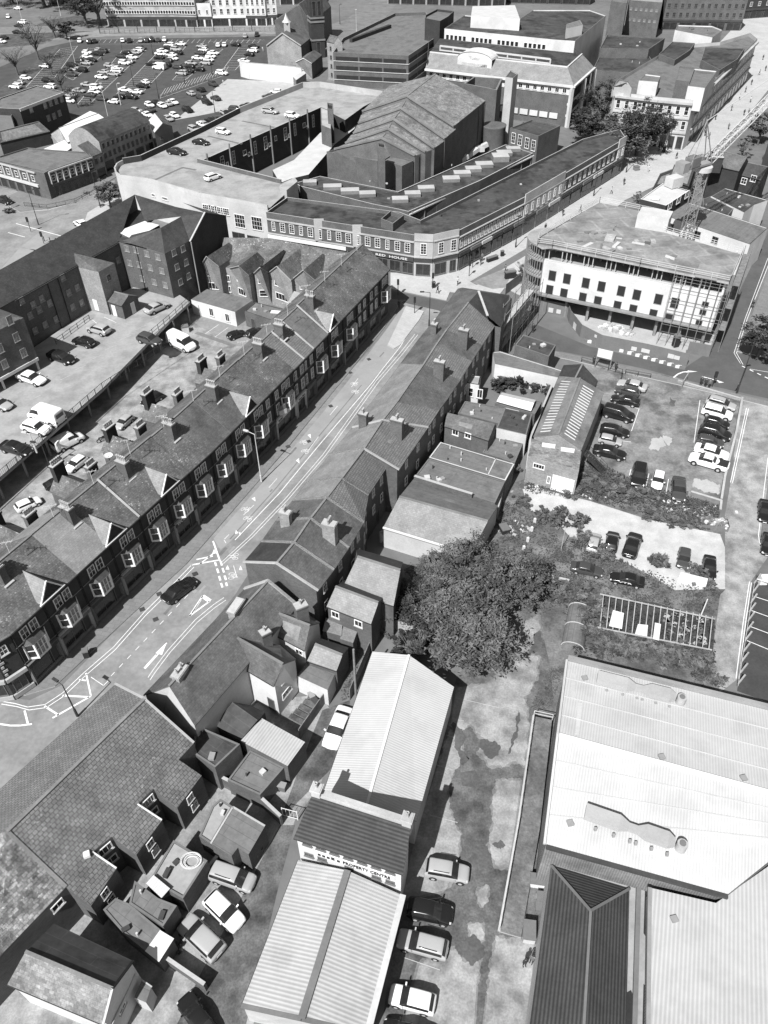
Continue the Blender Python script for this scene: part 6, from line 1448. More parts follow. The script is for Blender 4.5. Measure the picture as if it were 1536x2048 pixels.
t = thing('round_turret', 'squat round brick turret at the foot of the flue tower', 'building', G(988, 285, 0)); g = G(988, 252, 6.0); MB().lathe((g.x, g.y, 0), [(3.2, 0), (3.2, 6.0), (3.3, 6.3), (2.9, 6.35), (0, 6.0)], 'brick', 20).build('wall', t)
t, P = block('brick cube building with dark flat roof and white multi-pane windows', Q('1064,239 1121,251 1077,272 1020,256'), 6.8, wall='brick', roof='felt_dark', par=.4, name='plant_building', cat='building'); A, B = V2(G(1020, 256, 6.8), 0), V2(G(1077, 272, 6.8), 0); wat(t, A, B, Q('1027,276 1040,280 1054,286 1067,291'), 1.3, 2.6, 'grid23')
# roof plant
t = thing('roof_ductwork', 'jumble of pale ducts between hall and low roof', 'ductwork', G(940, 320, 0))
for a, b_ in (((915, 325), (935, 312)), ((935, 312), (955, 298)), ((955, 298), (975, 288)), ((945, 290), (965, 300))): MB().bar(G(*a, 1.5), G(*b_, 2.5), 1.2, 'flat_pale', 1.0).build('duct', t)
# ---------------- white office with mansard ----------------
t = thing('mansard_office', 'white banded office with grey mansard roof and arched pediment', 'building', G(1000, 230, 0)); ze, zt = 10.6, 14.0
a, b_, c, d = G(850, 139, ze), G(1148, 174, ze), G(1135, 134, zt), G(860, 104, zt); e_, f_ = G(1190, 136, ze), G(1164, 108, zt); g_ = G(880, 100, ze)
mb = MB(); mb.face([a, b_, c, d], 'slate_pale'); mb.face([b_, e_, f_, c], 'slate_pale'); mb.face([V2(e_, 3), V2(f_, zt), f_, e_], 'slate_pale') if 0 else None; mb.build('mansard_roof', t)
far1, far2 = c+(f_-c)*1.0, d+Vector((4, 18, 0)); MB().face([d, c, f_, far2], 'felt_dark').build('roof_terrace', t)
inn = Vector((.6, 1.0, 0)); A, B = V2(a+inn, 0), V2(b_+Vector((-.8, .8, 0)), 0); D_ = V2(e_+Vector((-.8, .8, 0)), 0); mb = MB(); mb.face([A, B, V2(B, ze-.5), V2(A, ze-.5)], 'brick'); mb.face([B, D_, V2(D_, ze-.5), V2(B, ze-.5)], 'brick_dark'); mb.face([V2(A, 0)+Vector((2, 30, 0)), A, V2(A, zt-.5), V2(A, zt-.5)+Vector((2, 30, 0))], 'render_white'); mb.build('wall', t)
MB().bar(a, b_, .7, 'render_white', .5).bar(b_, e_, .7, 'render_white', .5).bar(d, c, .4, 'render_white', .3).bar(c, f_, .4, 'render_white', .3).build('eaves_band', t)
e = (B-A).normalized(); n = Vector((e.y, -e.x, 0)); L = (B-A).length
MB().prism([A, B, B+n*.15, A+n*.15], ze-2.3, ze-.4, 'render_white').build('window_band', t)
for k in range(20): win(t, A+n*.15, B+n*.15, 1.5+k*(L-3)/19, ze-1.3, 1.2, 1.2, 'two')
for k in range(6): u = L*.55+k*3.0; MB().bar(V2(A+e*u+n*.2, 2.6), V2(A+e*(u+2.4)+n*.2, 2.6), .3, 'render_white', 1.4).build('arch_panel', t)
for p_ in (b_+Vector((-.4, .3, 0)), lerp(b_, e_, .5), e_): MB().box((p_.x, p_.y, 0), .9, .9, ze-.3, 'render_white', .5).build('corner_column', t)
for zz in (3.0, 6.0): MB().bar(V2(B+n*.3, zz), V2(D_, zz), .5, 'render_white', .6).build('balcony', t)
pd = G(950, 132, 12.2); mb = MB(); r_ = 5.4; q = [V2(pd-e*r_, 8.0)]; top_ = []
arc = [pd+e*(r_*cos(pi-k*pi/12))+Vector((0, 0, 2.0+1.8*sin(k*pi/12))) for k in range(13)]
f = [V2(pd-e*r_, 8.5)]+[Vector(p) for p in arc]+[V2(pd+e*r_, 8.5)]; f = [p+n*.6 for p in f]
mb.face(f[::-1] if 1 else f, 'render_white')
for i in range(12): mb.face([arc[i]+n*.8, arc[i+1]+n*.8, arc[i+1]-n*5, arc[i]-n*5], 'render_white')
mb.face([p-n*5 for p in f], 'render_white'); mb.build('pediment', t); text('Tudor', t, pd+n*.7-e*1.8+Vector((0, 0, 1.8)), e, 1.1, 'flat_pale', width=3.4)
MB().prism([V2(pd-e*4+n*.6, 0), V2(pd+e*4+n*.6, 0), V2(pd+e*4-n*1, 0), V2(pd-e*4-n*1, 0)], 3.5, 13, 'render_white').build('tower_bay', t)
mb = MB(); ta, tb = G(880, 100, 14.2), G(1100, 127, 14.2)
for k in range(9): q = lerp(ta, tb, k/8); mb.bar(V2(q, 12.5), V2(q, 15.3), .35, 'flat_pale')
mb.bar(V2(ta, 15.3), V2(tb, 15.3), .4, 'flat_pale').bar(V2(ta, 14.2), V2(tb, 14.2), .3, 'flat_pale'); mb.build('pergola_frame', t)
t, P = block('long dark flat roofed upper block with a white band of windows behind the mansard', Q('889,57 929,30 1036,40 1066,20 1180,20 1212,31 1150,82 1106,79'), 14.5, wall='render_white', roof='felt_dark', par=.3, name='office_block', cat='building'); A, B = V2(G(889, 57, 14.5), 0), V2(G(1106, 79, 14.5), 0); L = (B-A).length
for k in range(24):
    if k % 6 != 5: win(t, A, B, 1.2+k*(L-2.4)/23, 12.2, 1.2, 1.5, 'plain')
block('white lift room on the dark flat roof', Q('1133,57 1133,48 1160,40 1166,50'), 17.0, z0=14.2, wall='render_white', roof='felt', par=.1, name='lift_room', cat='rooftop structure')
block('white plant house with sloping top behind the multi-storey', Q('942,32 945,12 1030,10 1040,38'), 17.5, wall='render_white', roof='flat_pale', par=.05, name='plant_house', cat='building')
# ---------------- multi-storey car park ----------------
t, P = block('multi-storey car park with horizontal dark openings and parking on top', Q('666,104 686,76 790,26 852,24 869,76 817,111'), 10.0, wall='brick', roof='felt', par=1.0, name='multi_storey_car_park', cat='car park', cop='flat_grey')
for (p, q) in (((666, 104), (817, 111)), ((817, 111), (869, 76))):
    A, B = V2(G(*p, 10), 0), V2(G(*q, 10), 0); e = (B-A).normalized(); n = Vector((e.y, -e.x, 0)); L = (B-A).length
    for fl in range(3):
        z = 7.6-fl*2.7; k_ = 3
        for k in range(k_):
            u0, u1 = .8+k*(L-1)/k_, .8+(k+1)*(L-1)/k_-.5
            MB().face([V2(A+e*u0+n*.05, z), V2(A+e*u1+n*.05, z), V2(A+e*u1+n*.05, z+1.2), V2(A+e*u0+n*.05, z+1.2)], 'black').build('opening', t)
        MB().bar(V2(A+n*.1, z-.1), V2(B+n*.1, z-.1), .2, 'flat_pale', .15).build('sill', t)
A, B = V2(G(666, 104, 10), 0), V2(G(817, 111, 10), 0); e = (B-A).normalized(); n = Vector((e.y, -e.x, 0))
MB().box(G(742, 70, 9.0), 1.2, 26, 1.1, 'brick_dark', -.55).build('ramp_wall', t)
block('dark brick lift tower with parapet on the multi-storey', Q('851,30 874,18 908,22 896,33 880,42 850,36'), 15.5, wall='brick_dark', roof='felt', par=.7, name='lift_tower', cat='building')
t, K = gable('slim gabled stair tower on the corner of the multi-storey', (653, 83), (668, 86), 11.3, (660, 70), (676, 74), zr=13.0, wall='brick_pale', roof='slate', over=.05, name='stair_tower', cat='building')
A, B = V2(K['W0'], 0), V2(K['W1'], 0)
for k in range(4): win(t, A, B, (B-A).length/2, 9.5-k*2.6, .8, 1.2, 'dark')
# ---------------- church hall group ----------------
t, K = gable('brick hall with broad gable and small white ventilator turret', (533, 93), (536, 93), 7.0, (564, 68), (566, 68), zr=11, wall='brick', name='x', roof='slate') if 0 else (None, None)
t = thing('church_hall', 'brick hall with broad gable and white ventilator turret on its ridge', 'church', G(570, 110, 0)); ze, zr2 = 6.0, 9.6
l, r_, ap = G(533, 92, ze), G(602, 92, ze), G(564.6, 67, zr2); dp = Vector((3.5, 16, 0)); mb = MB(); up2 = Vector((0, 0, .1))
slab(mb, [l+up2, ap+up2, ap+dp+up2, l+dp+up2], .2, 'slate_plain'); slab(mb, [ap+up2, r_+up2, r_+dp+up2, ap+dp+up2], .2, 'slate_plain'); mb.build('roof', t)
MB().face([V2(l, 0), V2(r_, 0), r_, ap, l], 'brick_pale').face([V2(r_, 0), V2(r_+dp, 0), r_+dp, r_], 'brick').face([V2(l+dp, 0), V2(l, 0), l, l+dp], 'brick').build('wall', t); MB().bar(l-Vector((0, .3, -.2)), ap-Vector((0, .3, -.2)), .3, 'stone', .3).bar(ap-Vector((0, .3, -.2)), r_-Vector((0, .3, -.2)), .3, 'stone', .3).build('verge_boards', t)
q = ap+dp*.35; tq = MB(); tq.box((q.x, q.y, zr2-.8), 2.0, 2.0, 3.2, 'stone', .2); tq.lathe((q.x, q.y, zr2+2.4), [(1.7, 0), (.9, .8), (.05, 2.8)], 'flat_pale', 4); tq.build('ventilator', t)
t = thing('church', 'victorian brick church with steep gabled nave', 'church', G(590, 60, 0)); l, r_, ap = G(549, 41, 10), G(622, 45, 10), G(598, 8, 16); dp = Vector((6, 30, 0)); mb = MB(); slab(mb, [l, ap, ap+dp, l+dp], .2, 'slate_plain'); slab(mb, [ap, r_, r_+dp, ap+dp], .2, 'slate_plain'); mb.build('roof', t); MB().face([V2(l, 0), V2(r_, 0), r_-up2, ap-up2*3, l-up2], 'brick').face([V2(r_, 0), V2(r_+dp, 0), r_+dp-up2, r_-up2], 'brick').face([V2(l+dp, 0), V2(l, 0), l-up2, l+dp-up2], 'brick').build('wall', t)
mb = MB(); slab(mb, [G(575, 44, 8), G(615, 44, 8), G(615, 28, 10), G(575, 28, 10)], .2, 'felt_light'); mb.build('aisle_roof', t); MB().face([V2(G(575, 44, 8), 0), V2(G(615, 44, 8), 0), G(615, 44, 7.9), G(575, 44, 7.9)], 'brick_pale').build('aisle_wall', t)
t = thing('church_tower', 'square stone banded church tower with tall twin louvres', 'tower', G(640, 117, 0)); a = G(626, 117, 0); b_ = G(651, 115, 0); e = (b_-a); e.z = 0; w_ = e.length; e.normalize(); nn = Vector((-e.y, e.x, 0)); c_ = a+e*w_/2+nn*w_/2; rz = atan2(e.y, e.x); mb = MB(); mb.box((c_.x, c_.y, 0), w_, w_, 22, 'brick_dark', rz); mb.build('wall', t)
for zz in (5.5, 11.2, 12.4, 19.5, 21.8): MB().box((c_.x, c_.y, zz), w_+.5, w_+.5, .5, 'stone_dark', rz).build('string_course', t)
mb = MB(); mb.lathe((c_.x, c_.y, 22), [(w_*.72, 0), (w_*.35, 3.5), (.1, 9)], 'stone_dark', 4); mb.build('spire', t)
for q in (.3, .7): win(t, a, b_, w_*q, 15.5, 1.3, 4.6, 'arch'); 
win(t, a, b_, w_*.5, 3.0, 1.4, 4.2, 'arch')
t = thing('brick_house', 'small gabled brick house with single white window beside the church', 'house', G(605, 150, 0)); l, r_, ap = G(592, 125, 4.6), G(623, 128, 4.6), G(607, 118, 6.3); dp = Vector((3, 12, 0)); mb = MB(); slab(mb, [l+up2, ap+up2, ap+dp+up2, l+dp+up2], .15, 'slate_plain'); slab(mb, [ap+up2, r_+up2, r_+dp+up2, ap+dp+up2], .15, 'slate_plain'); mb.build('roof', t); MB().face([V2(l, 0), V2(r_, 0), r_, ap, l], 'brick_pale').face([V2(r_, 0), V2(r_+dp, 0), r_+dp, r_], 'brick').face([V2(l+dp, 0), V2(l, 0), l, l+dp], 'brick').build('wall', t); win(t, V2(l, 0), V2(r_, 0), (r_-l).length*.5, 3.4, 1.2, 1.6, 'sash'); MB().bar(l+up2*2, ap+up2*2, .35, 'flat_white', .2).bar(ap+up2*2, r_+up2*2, .35, 'flat_white', .2).build('verge_boards', t)
wallrun(Q('483,153 500,158 588,166 606,170'), 5.0, 'long peeling white painted wall at the edge of the rough ground', m='render_white', w_=.5)
t, P = block('low flat canopy kiosk at the end of the white wall', Q('586,153 607,141 612,146 592,160'), 4.6, wall='timber', roof='flat_pale', par=.05, name='kiosk', cat='kiosk')
# ---------------- buildings along the top ----------------
def frontage(label, p, q, h, n_, fl, wall, roof, depth=14, ws=(1.2, 1.6), style='plain', z1=2.0, name='building', bands=None, shop='flat_dark', par_=.5):
    A, B = G(*p, 0), G(*q, 0); e = (B-A).normalized(); n = Vector((e.y, -e.x, 0)); L = (B-A).length
    t, P = block(label, None, h, wall=wall, roof=roof, par=par_, name=name, cat='building', pts=[V2(A, h), V2(B, h), V2(B-n*depth, h), V2(A-n*depth, h)], cop='stone' if par_ else 'stone')
    for f in range(fl):
        z = z1+4.0-.6+f*3.1
        if z+1 > h: break
        if bands: MB().bar(V2(A+n*.1, z), V2(B+n*.1, z), .25, bands, 1.3).build('window_band', t)
        for k in range(n_): win(t, A+n*(.22 if bands else 0), B+n*(.22 if bands else 0), L*(k+.5)/n_, z, ws[0], ws[1], style)
    MB().bar(V2(A+n*.15, 3.4), V2(B+n*.15, 3.4), .35, shop, .7).build('fascia', t)
    k_ = max(2, int(L/6))
    for k in range(k_): win(t, A+n*.05, B+n*.05, L*(k+.5)/k_, 1.5, L/k_-.8, 2.6, 'shop2')
    return t
frontage('long 1960s office block with concrete bands above dark shopfronts', (217, 54), (352, 54), 15, 26, 4, 'concrete', 'felt', ws=(1.1, 1.3), bands='flat_grey')
frontage('narrow end of the concrete office block over two shops', (352, 54), (396, 55), 15, 8, 4, 'concrete', 'felt', ws=(1.1, 1.3), bands='flat_grey')
frontage('low white painted shop with two upper windows', (395, 54), (426, 54), 8.5, 2, 1, 'render_white', 'slate_plain', ws=(1.0, 1.6), style='sash')
frontage('tall white rendered building with rows of sash windows', (426, 53), (494, 52), 15, 5, 3, 'render_white', 'slate', ws=(1.3, 2.0), style='sash', shop='flat_white')
frontage('white rendered building with paired sash windows over a dark shopfront', (494, 52), (534, 52), 15, 4, 3, 'render_white', 'slate', ws=(1.1, 2.0), style='sash')
frontage('low white building at the end of the far row by the church', (534, 51), (556, 50), 12, 2, 2, 'render_white', 'slate', ws=(1.1, 1.8), style='sash')
frontage('dark distant brick block behind the top left trees', (100, 10), (215, 6), 10, 8, 2, 'brick_dark', 'felt')
frontage('pale distant building behind the church', (560, 10), (640, 8), 9, 8, 2, 'render_cream', 'slate')
frontage('long pale brick range behind the multi-storey', (775, 8), (1010, 14), 8, 14, 2, 'brick_pale', 'slate_plain', style='sash')
frontage('dark brick range at the top centre', (1010, 6), (1180, 10), 9, 10, 2, 'brick_dark', 'felt_dark')
t, P = block('brown office block with twelve small pale windows', Q('1248,66 1270,17 1330,14 1342,20 1318,70') if 0 else Q('1258,0 1280,-25 1330,-22 1325,5'), 12, wall='brick', roof='felt_light', par=.5, name='office_block', cat='building')
A, B = V2(G(1258, 0, 12), 0), V2(G(1325, 5, 12), 0); L = (B-A).length
for f in range(2):
    for k in range(6): win(t, A, B, L*(k+.7)/6.5, 9.2-f*3.6, .9, .9, 'lit')
block('windowless dark tower slab left of the brown office block', Q('1222,2 1232,-20 1260,-20 1254,6'), 14, wall='brick', roof='felt', par=.3, name='tower_slab', cat='building')
frontage('weathered brown brick department building at the top right', (1322, 60), (1480, 62), 14, 12, 3, 'brick', 'felt', depth=20, style='dark')
frontage('distant brick building beyond the shopping street', (1470, 40), (1600, 30), 16, 8, 4, 'brick_dark', 'felt', style='sash')
block('wide dark flat roof with two raised skylights, upper terrace', Q('1200,96 1215,68 1330,76 1298,98') , 9.5, wall='brick', roof='felt_dark', par=.4, name='building', cat='building')
block('wide dark flat roof streaked with damp, lower terrace', Q('1185,140 1205,100 1297,110 1310,130 1272,146'), 7.0, wall='brick', roof='felt_dark', par=.3, name='building', cat='building')
t, P = block('cream stone corner building of three storeys with curved cornice', None, 12.5, wall='render_cream', roof='felt', par=.9, name='corner_building', cat='building', pts=[G(*p, 12.5) for p in Q('1224,178 1232,184 1318,194 1387,200 1397,192 1515,78 1500,66 1440,84 1340,92 1318,110 1280,132 1235,160')])
for (p, q, n_) in (((1232, 184), (1318, 194), 5), ((1318, 194), (1387, 200), 4), ((1397, 192), (1515, 78), 16)):
    A, B = V2(G(*p, 12.5), 0), V2(G(*q, 12.5), 0); e = (B-A).normalized(); n = Vector((e.y, -e.x, 0)); L = (B-A).length
    MB().bar(V2(A+n*.3, 11.6), V2(B+n*.3, 11.6), .8, 'stone', .5).bar(V2(A+n*.15, 7.9), V2(B+n*.15, 7.9), .4, 'stone', .3).bar(V2(A+n*.15, 4.4), V2(B+n*.15, 4.4), .4, 'stone', .35).build('cornice', t)
    for k in range(n_):
        for z in (9.8, 6.3): win(t, A, B, L*(k+.5)/n_, z, 1.1, 2.1, 'sash1')
        win(t, A, B, L*(k+.5)/n_, 2.0, L/n_-.6, 3.0, 'shop')
for lab, q, h, w_ in (('white rendered rooftop cube near the cornice of the corner building', '1278,161 1316,164 1322,152 1290,148', 15.2, 'render_white'), ('big white rendered rooftop wall on the corner building', '1376,172 1410,176 1434,142 1385,137', 15.5, 'render_white'), ('brown brick rooftop tower on the corner building', '1352,160 1380,163 1390,135 1358,132', 16, 'brick'), ('dark felt upper roof behind the white rooftop wall', '1402,120 1410,94 1490,96 1475,118 1440,140', 13.6, 'brick'), ('dark roof around a small light well', '1318,108 1345,83 1390,86 1380,100 1350,120', 13.2, 'brick')):
    block(lab, Q(q), h, z0=10, wall=w_, roof='felt_dark' if 'dark' in lab else 'felt', par=.25, name='rooftop_block', cat='rooftop structure')
t, K = gable('small pedimented stone turret on the cornice of the corner building', (1228, 172), (1244, 172), 14, (1240, 160), (1256, 163), zr=15.3, z0=11.6, wall='stone', roof='slate', over=.05, name='roof_turret', cat='rooftop structure')
block('long white walled building behind the corner building', Q('1350,60 1356,50 1425,52 1445,60 1425,75'), 13, wall='render_white', roof='felt', par=.3, name='building', cat='building')
0 and frontage('terrace of stone shop fronts continuing up the shopping street', (1480, 150), (1560, 60), 10, 10, 2, 'stone', 'felt', style='sash')
# far left block
t, P = block('dark brick block with flat grey roof and pale fascia at the left', Q('0,196 73,171 128,184 39,218 -20,215'), 9.0, wall='brick_dark', roof='felt', par=.25, name='brick_block', cat='building', cop='flat_pale'); A, B = V2(G(39, 218, 9), 0), V2(G(128, 184, 9), 0); wat(t, A, B, Q('62,219 90,211 101,206 112,202 123,198 97,236 108,232 119,226'), 1.3, 1.5, 'lit')
MB().bar(V2(A, 8.7), V2(B, 8.7), .3, 'flat_pale', .7).build('fascia', t)
block('pale stair block beside the dark brick block', Q('-20,232 8,205 40,216 30,228 8,212') if 0 else Q('-10,214 8,208 34,213 22,232 -10,236'), 7.5, wall='flat_grey', roof='felt', par=.3, name='stair_block', cat='building')
t, K = gable('low tiled house with white patio doors at the left edge', (0, 278), (66, 258), 3.4, (-6, 264), (78, 243), zr=5.6, wall='brick_dark', roof='slate', over=.2, name='house', cat='house'); wat(t, V2(K['W0'], 0), V2(K['W1'], 0), Q('18,293 38,284 52,279'), 2.2, 1.8, 'four')
t, K = gable('white roofed shed behind the arched warehouse, larger', (135, 285), (222, 245), 4.6, (118, 256), (196, 227), zr=6.0, wall='brick_pale', roof='flat_white', rear=((101, 268), (180, 222)), over=.1, name='shed', cat='building')
custom('low bright white roof between the pub and the arched warehouse', dict(a=(80, 301, 4.2), b=(152, 270, 4.2), c=(172, 276, 4.2), d=(128, 306, 4.0)), [('adcb', 'flat_white')], name='shed', cat='building', th=.3)
t, P = block('corner pub with flat roof, pilasters and dark ground floor at the bend', Q('0,324 70,343 88,346 96,342 183,312 176,304 110,300 55,295 0,312 -60,308 -60,306'), 6.2, wall='brick', roof='felt', par=.35, name='corner_pub', cat='pub')
for (p, q, n_) in (((-60, 308), (70, 343), 8), ((96, 342), (183, 312), 7)):
    A, B = V2(G(*p, 6.2), 0), V2(G(*q, 6.2), 0); e = (B-A).normalized(); n = Vector((e.y, -e.x, 0)); L = (B-A).length
    for k in range(n_): win(t, A, B, L*(k+.5)/n_, 4.4, 1.1, 1.3, 'sash1'); MB().bar(V2(A+e*L*k/n_+n*.1, 3.2), V2(A+e*L*k/n_+n*.1, 5.9), .35, 'stone').build('pilaster', t)
    MB().bar(V2(A+n*.2, 2.9), V2(B+n*.2, 2.9), .4, 'flat_dark' if p[0] > 0 else 'flat_pale', .6).bar(V2(A+n*.15, 5.9), V2(B+n*.15, 5.9), .4, 'stone', .3).build('cornice', t)
    for k in range(n_): win(t, A, B, L*(k+.5)/n_, 1.3, L/n_-.8, 2.2, 'shop')
t = thing('warehouse', 'arched window brick warehouse with barrel roof', 'building', G(260, 320, 0)); zt = 7.4; A, B = G(198, 284, zt), G(299.5, 243, zt); e = V2(B-A, 0).normalized(); n = Vector((e.y, -e.x, 0)); L = (B-A).length; wd = 10.5
MB().prism([A, B, B-n*wd, A-n*wd], 0, zt, 'brick_pale', top=False).build('wall', t); mb = MB()
prof = [(wd*k/10, 2.7*sin(pi*k/10)) for k in range(11)]
for k in range(10):
    (x0, z0_), (x1, z1_) = prof[k], prof[k+1]; mb.mesh([V2(A-n*x0, zt+z0_), V2(B-n*x0, zt+z0_), V2(B-n*x1, zt+z1_), V2(A-n*x1, zt+z1_)], [(0, 1, 2, 3)], 'felt_dark', True)
mb.build('roof', t); mb = MB()
for P_ in (A, B): mb.face([V2(P_-n*x, zt+z-.02) for x, z in prof], 'brick_pale')
mb.build('end_gable', t)
for k in range(11): win(t, V2(A, 0), V2(B, 0), L*(k+.6)/11.2, 6.2, .9, 1.2, 'arch'); win(t, V2(A, 0), V2(B, 0), L*(k+.6)/11.2, 3.9, .9, 1.4, 'arch')
for k in range(5): win(t, V2(A, 0), V2(B, 0), L*(k+.5)/5, 1.3, 3.0, 2.4, 'shop')
t = thing('gabled_house', 'gabled brick house with slate roof between pub and arched warehouse', 'house', G(190, 345, 0)); l, r_, ap = G(182, 314, 5.6), G(204, 305, 5.6), G(160, 288, 8); mb = MB(); slab(mb, [l, r_, G(176, 281, 8), G(155, 291, 8)], .2, 'slate_plain'); mb.build('roof', t); A, B = V2(l, 0), V2(r_, 0); e = (B-A).normalized(); n = Vector((e.y, -e.x, 0)); MB().prism([A, B, B-n*8, A-n*8], 0, 5.5, 'brick_pale').build('wall', t); win(t, A, B, 1.3, 4.2, .9, 1.4, 'arch'); win(t, A, B, 3.0, 4.2, .9, 1.4, 'arch'); win(t, A, B, 2.2, 1.3, 2.6, 2.0, 'shop')
t = thing('gabled_shop', 'pale gabled shop with two dark windows right of the arched warehouse', 'shop', G(330, 285, 0)); l, r_, ap = G(309, 265, 5.0), G(344, 252, 5.0), G(325, 246, 7.0); dp = Vector((-4, 9, 0)); mb = MB(); slab(mb, [l, ap, ap+dp, l+dp], .15, 'flat_pale'); slab(mb, [ap, r_, r_+dp, ap+dp], .15, 'slate'); mb.build('roof', t); MB().face([V2(l, 0), V2(r_, 0), r_-up2, ap-up2*2, l-up2], 'stone_dark').face([V2(r_, 0), V2(r_+dp, 0), r_+dp-up2, r_-up2], 'brick').build('wall', t); A, B = V2(l, 0), V2(r_, 0); win(t, A, B, 2.4, 3.6, 1.6, 1.6, 'shop2'); win(t, A, B, 4.8, 3.6, 1.6, 1.6, 'shop2'); win(t, A, B, 4.0, 1.2, 2.2, 1.8, 'shop')
# ---------------- building site and crane ----------------
t = thing('unfinished_building', 'four storey building under construction with white boarded walls and open steel top floor', 'building', G(1270, 600, 0)); ZS = 12.8
sl_ = Q('1075,489 1078,477 1084,470 1199,405 1331,433 1318,462 1483,509 1459,565 1280,529 1105,493 1085,495')
S = [G(*p, ZS) for p in sl_]; MB().prism(S, ZS-.35, ZS, 'concrete', 'slab_grid', bottom=True).build('roof_slab', t)
wA, wB = G(1087, 521, 10), G(1445, 591, 10); wA0, wB0 = V2(wA, 0), V2(wB, 0); e = (wB0-wA0).normalized(); n = Vector((e.y, -e.x, 0)); L = (wB0-wA0).length; dep = 15
wC, wD = wB0-n*(dep-2), wA0-n*dep
mb = MB(); mb.prism([wA0, wB0, wB0-n*.3, wA0-n*.3], 4.1, 10, 'render_white'); mb.build('boarded_wall', t)
mb = MB(); mb.prism([wB0, wC, wC-e*.3, wB0-e*.3], 4.1, 12.4, 'render_white'); mb.build('end_wall', t)
for z in (4.0, 7.0, 10.0): MB().prism([wA0-n*.4, wB0-n*.4, wC, wD], z-.35, z, 'concrete', 'deck', bottom=True).build('floor_slab', t)
MB().bar(V2(wA0+n*.4, 3.9), V2(wB0+n*.4, 3.9), .9, 'steel', .3).build('first_floor_edge_beam', t)
wat(t, wA0, wB0, [(1000+x/2.866, 450+y/2.866) for x, y in ((300, 290), (384, 308), (492, 332), (582, 352), (695, 378), (784, 400), (908, 425), (1002, 447), (284, 372), (366, 392), (474, 416), (560, 437), (672, 464), (762, 485), (877, 512), (968, 535))], 1.35, 1.9, 'hole')
wat(t, wA0, wB0, [(1000+x/2.866, 450+y/2.866) for x, y in ((1177, 455), (1163, 500), (1140, 560))], 1.1, 1.0, 'hole')
for k in range(40):
    q = wA0+e*(L*k/39)-n*.3
    if k % 5 in (0, 1, 4): MB().bar(V2(q, 10.0), V2(q, ZS-.36), .12, 'flat_pale').build('stud', t)
MB().bar(V2(wA0-n*.3, 12.2), V2(wB0-n*.3, 12.2), .15, 'flat_pale', .15).bar(V2(wA0-n*.3, 10.15), V2(wB0-n*.3, 10.15), .2, 'flat_pale', .2).build('stud_rail', t)
for k in range(8): q = wA0+e*(1+(L-2)*k/7)-n*.8; MB().bar(V2(q, 0), V2(q, 4.0), .4, 'steel').build('column', t)
for k in range(8): q = wA0+e*(1+(L-2)*k/7)-n*4; MB().bar(V2(q, 10), V2(q, ZS-.3), .25, 'steel').build('column', t)
MB().prism([wA0-n*7, wB0-n*7, wB0-n*7.3, wA0-n*7.3], 0, ZS-.4, 'flat_dark').build('core_wall', t)
# rounded scaffolded corner
c_ = wA0-n*4.2; 
for z in (4.0, 7.0, 10.0, 12.5):
    mb = MB(); pts = [c_+Vector((cos(a), sin(a), 0))*4.4 for a in [atan2(n.y, n.x)-k*pi*.95/12 for k in range(13)]]; mb.prism(pts+[c_], z-.3, z, 'steel', 'deck'); mb.build('curved_slab', t)
for k in range(26):
    a = atan2(n.y, n.x)-k*pi*.95/25; q = c_+Vector((cos(a), sin(a), 0))*4.35; MB().bar(V2(q, 0), V2(q, 12.4), .1, 'steel').build('stud', t)
gr = MB()
edge = [S[0], S[9], S[8], S[7], S[6], S[5], S[4], S[3], S[1], S[0]]
for i in range(len(edge)-1):
    a, b_ = edge[i], edge[i+1]; k_ = max(1, int((b_-a).length/2.4))
    for o in (.45, .75, 1.1): gr.bar(V2(a, ZS+o), V2(b_, ZS+o), .06, 'metal')
    for k in range(k_+1): q = lerp(a, b_, k/k_); gr.bar(V2(q, ZS-.3), V2(q, ZS+1.15), .07, 'metal')
gr.build('edge_guardrail', t)
mb = MB(); mb.box(G(1305, 452, ZS), 5.5, 4, 2.4, 'flat_pale', -.45); mb.build('roof_core', t); rnd = random.Random(4)
for k in range(22):
    q = lerp(lerp(S[1], S[8], rnd.uniform(.1, .9)), lerp(S[3], S[7], rnd.uniform(.1, .8)), rnd.uniform(.05, .85)); MB().box(V2(q, ZS), rnd.uniform(.5, 2.4), rnd.uniform(.2, .9), rnd.uniform(.05, .4), rnd.choice(['timber_pale', 'flat_pale', 'flat_mid', 'steel']), rnd.uniform(0, 3)).build('site_material', t)
MB().box(G(1220, 478, ZS), 1.6, 2.4, .4, 'timber_pale', -.4).build('material_stack', t); MB().box(G(1416, 545, ZS), 3.4, 5, .12, 'felt_light', -.45).build('roof_sheet', t)
MB().prism([G(*p, ZS+.004) for p in Q('1290,482 1302,484 1300,490 1288,487')], ZS+.001, ZS+.01, 'damp').build('oil_stain', t)
t = thing('scaffolding', 'tube scaffolding around the right end of the white boarded wall', 'scaffolding', G(1420, 690, 0)); sc = MB()
for off in (.8, 2.0):
    for k in range(7):
        q = wB0-e*(8-k*1.45)+n*off; sc.bar(V2(q, 0), V2(q, 13), .05, 'steel')
    for z in (2, 4, 6, 8, 10, 12): sc.bar(V2(wB0-e*8+n*off, z), V2(wB0+e*1+n*off, z), .045, 'steel')
for k in range(7): q = wB0+e*.9-n*k*2.2; sc.bar(V2(q, 0), V2(q, 13.4), .08, 'steel'); sc.bar(V2(q+e*1.1, 0), V2(q+e*1.1, 13.4), .08, 'steel')
for z in (2, 4, 6, 8, 10, 12, 13.2): sc.bar(V2(wB0+e*.9, z), V2(wB0+e*.9-n*13, z), .07, 'steel'); sc.bar(V2(wB0+e*2, z), V2(wB0+e*2-n*13, z), .07, 'steel')
sc.build('tubes', t); 
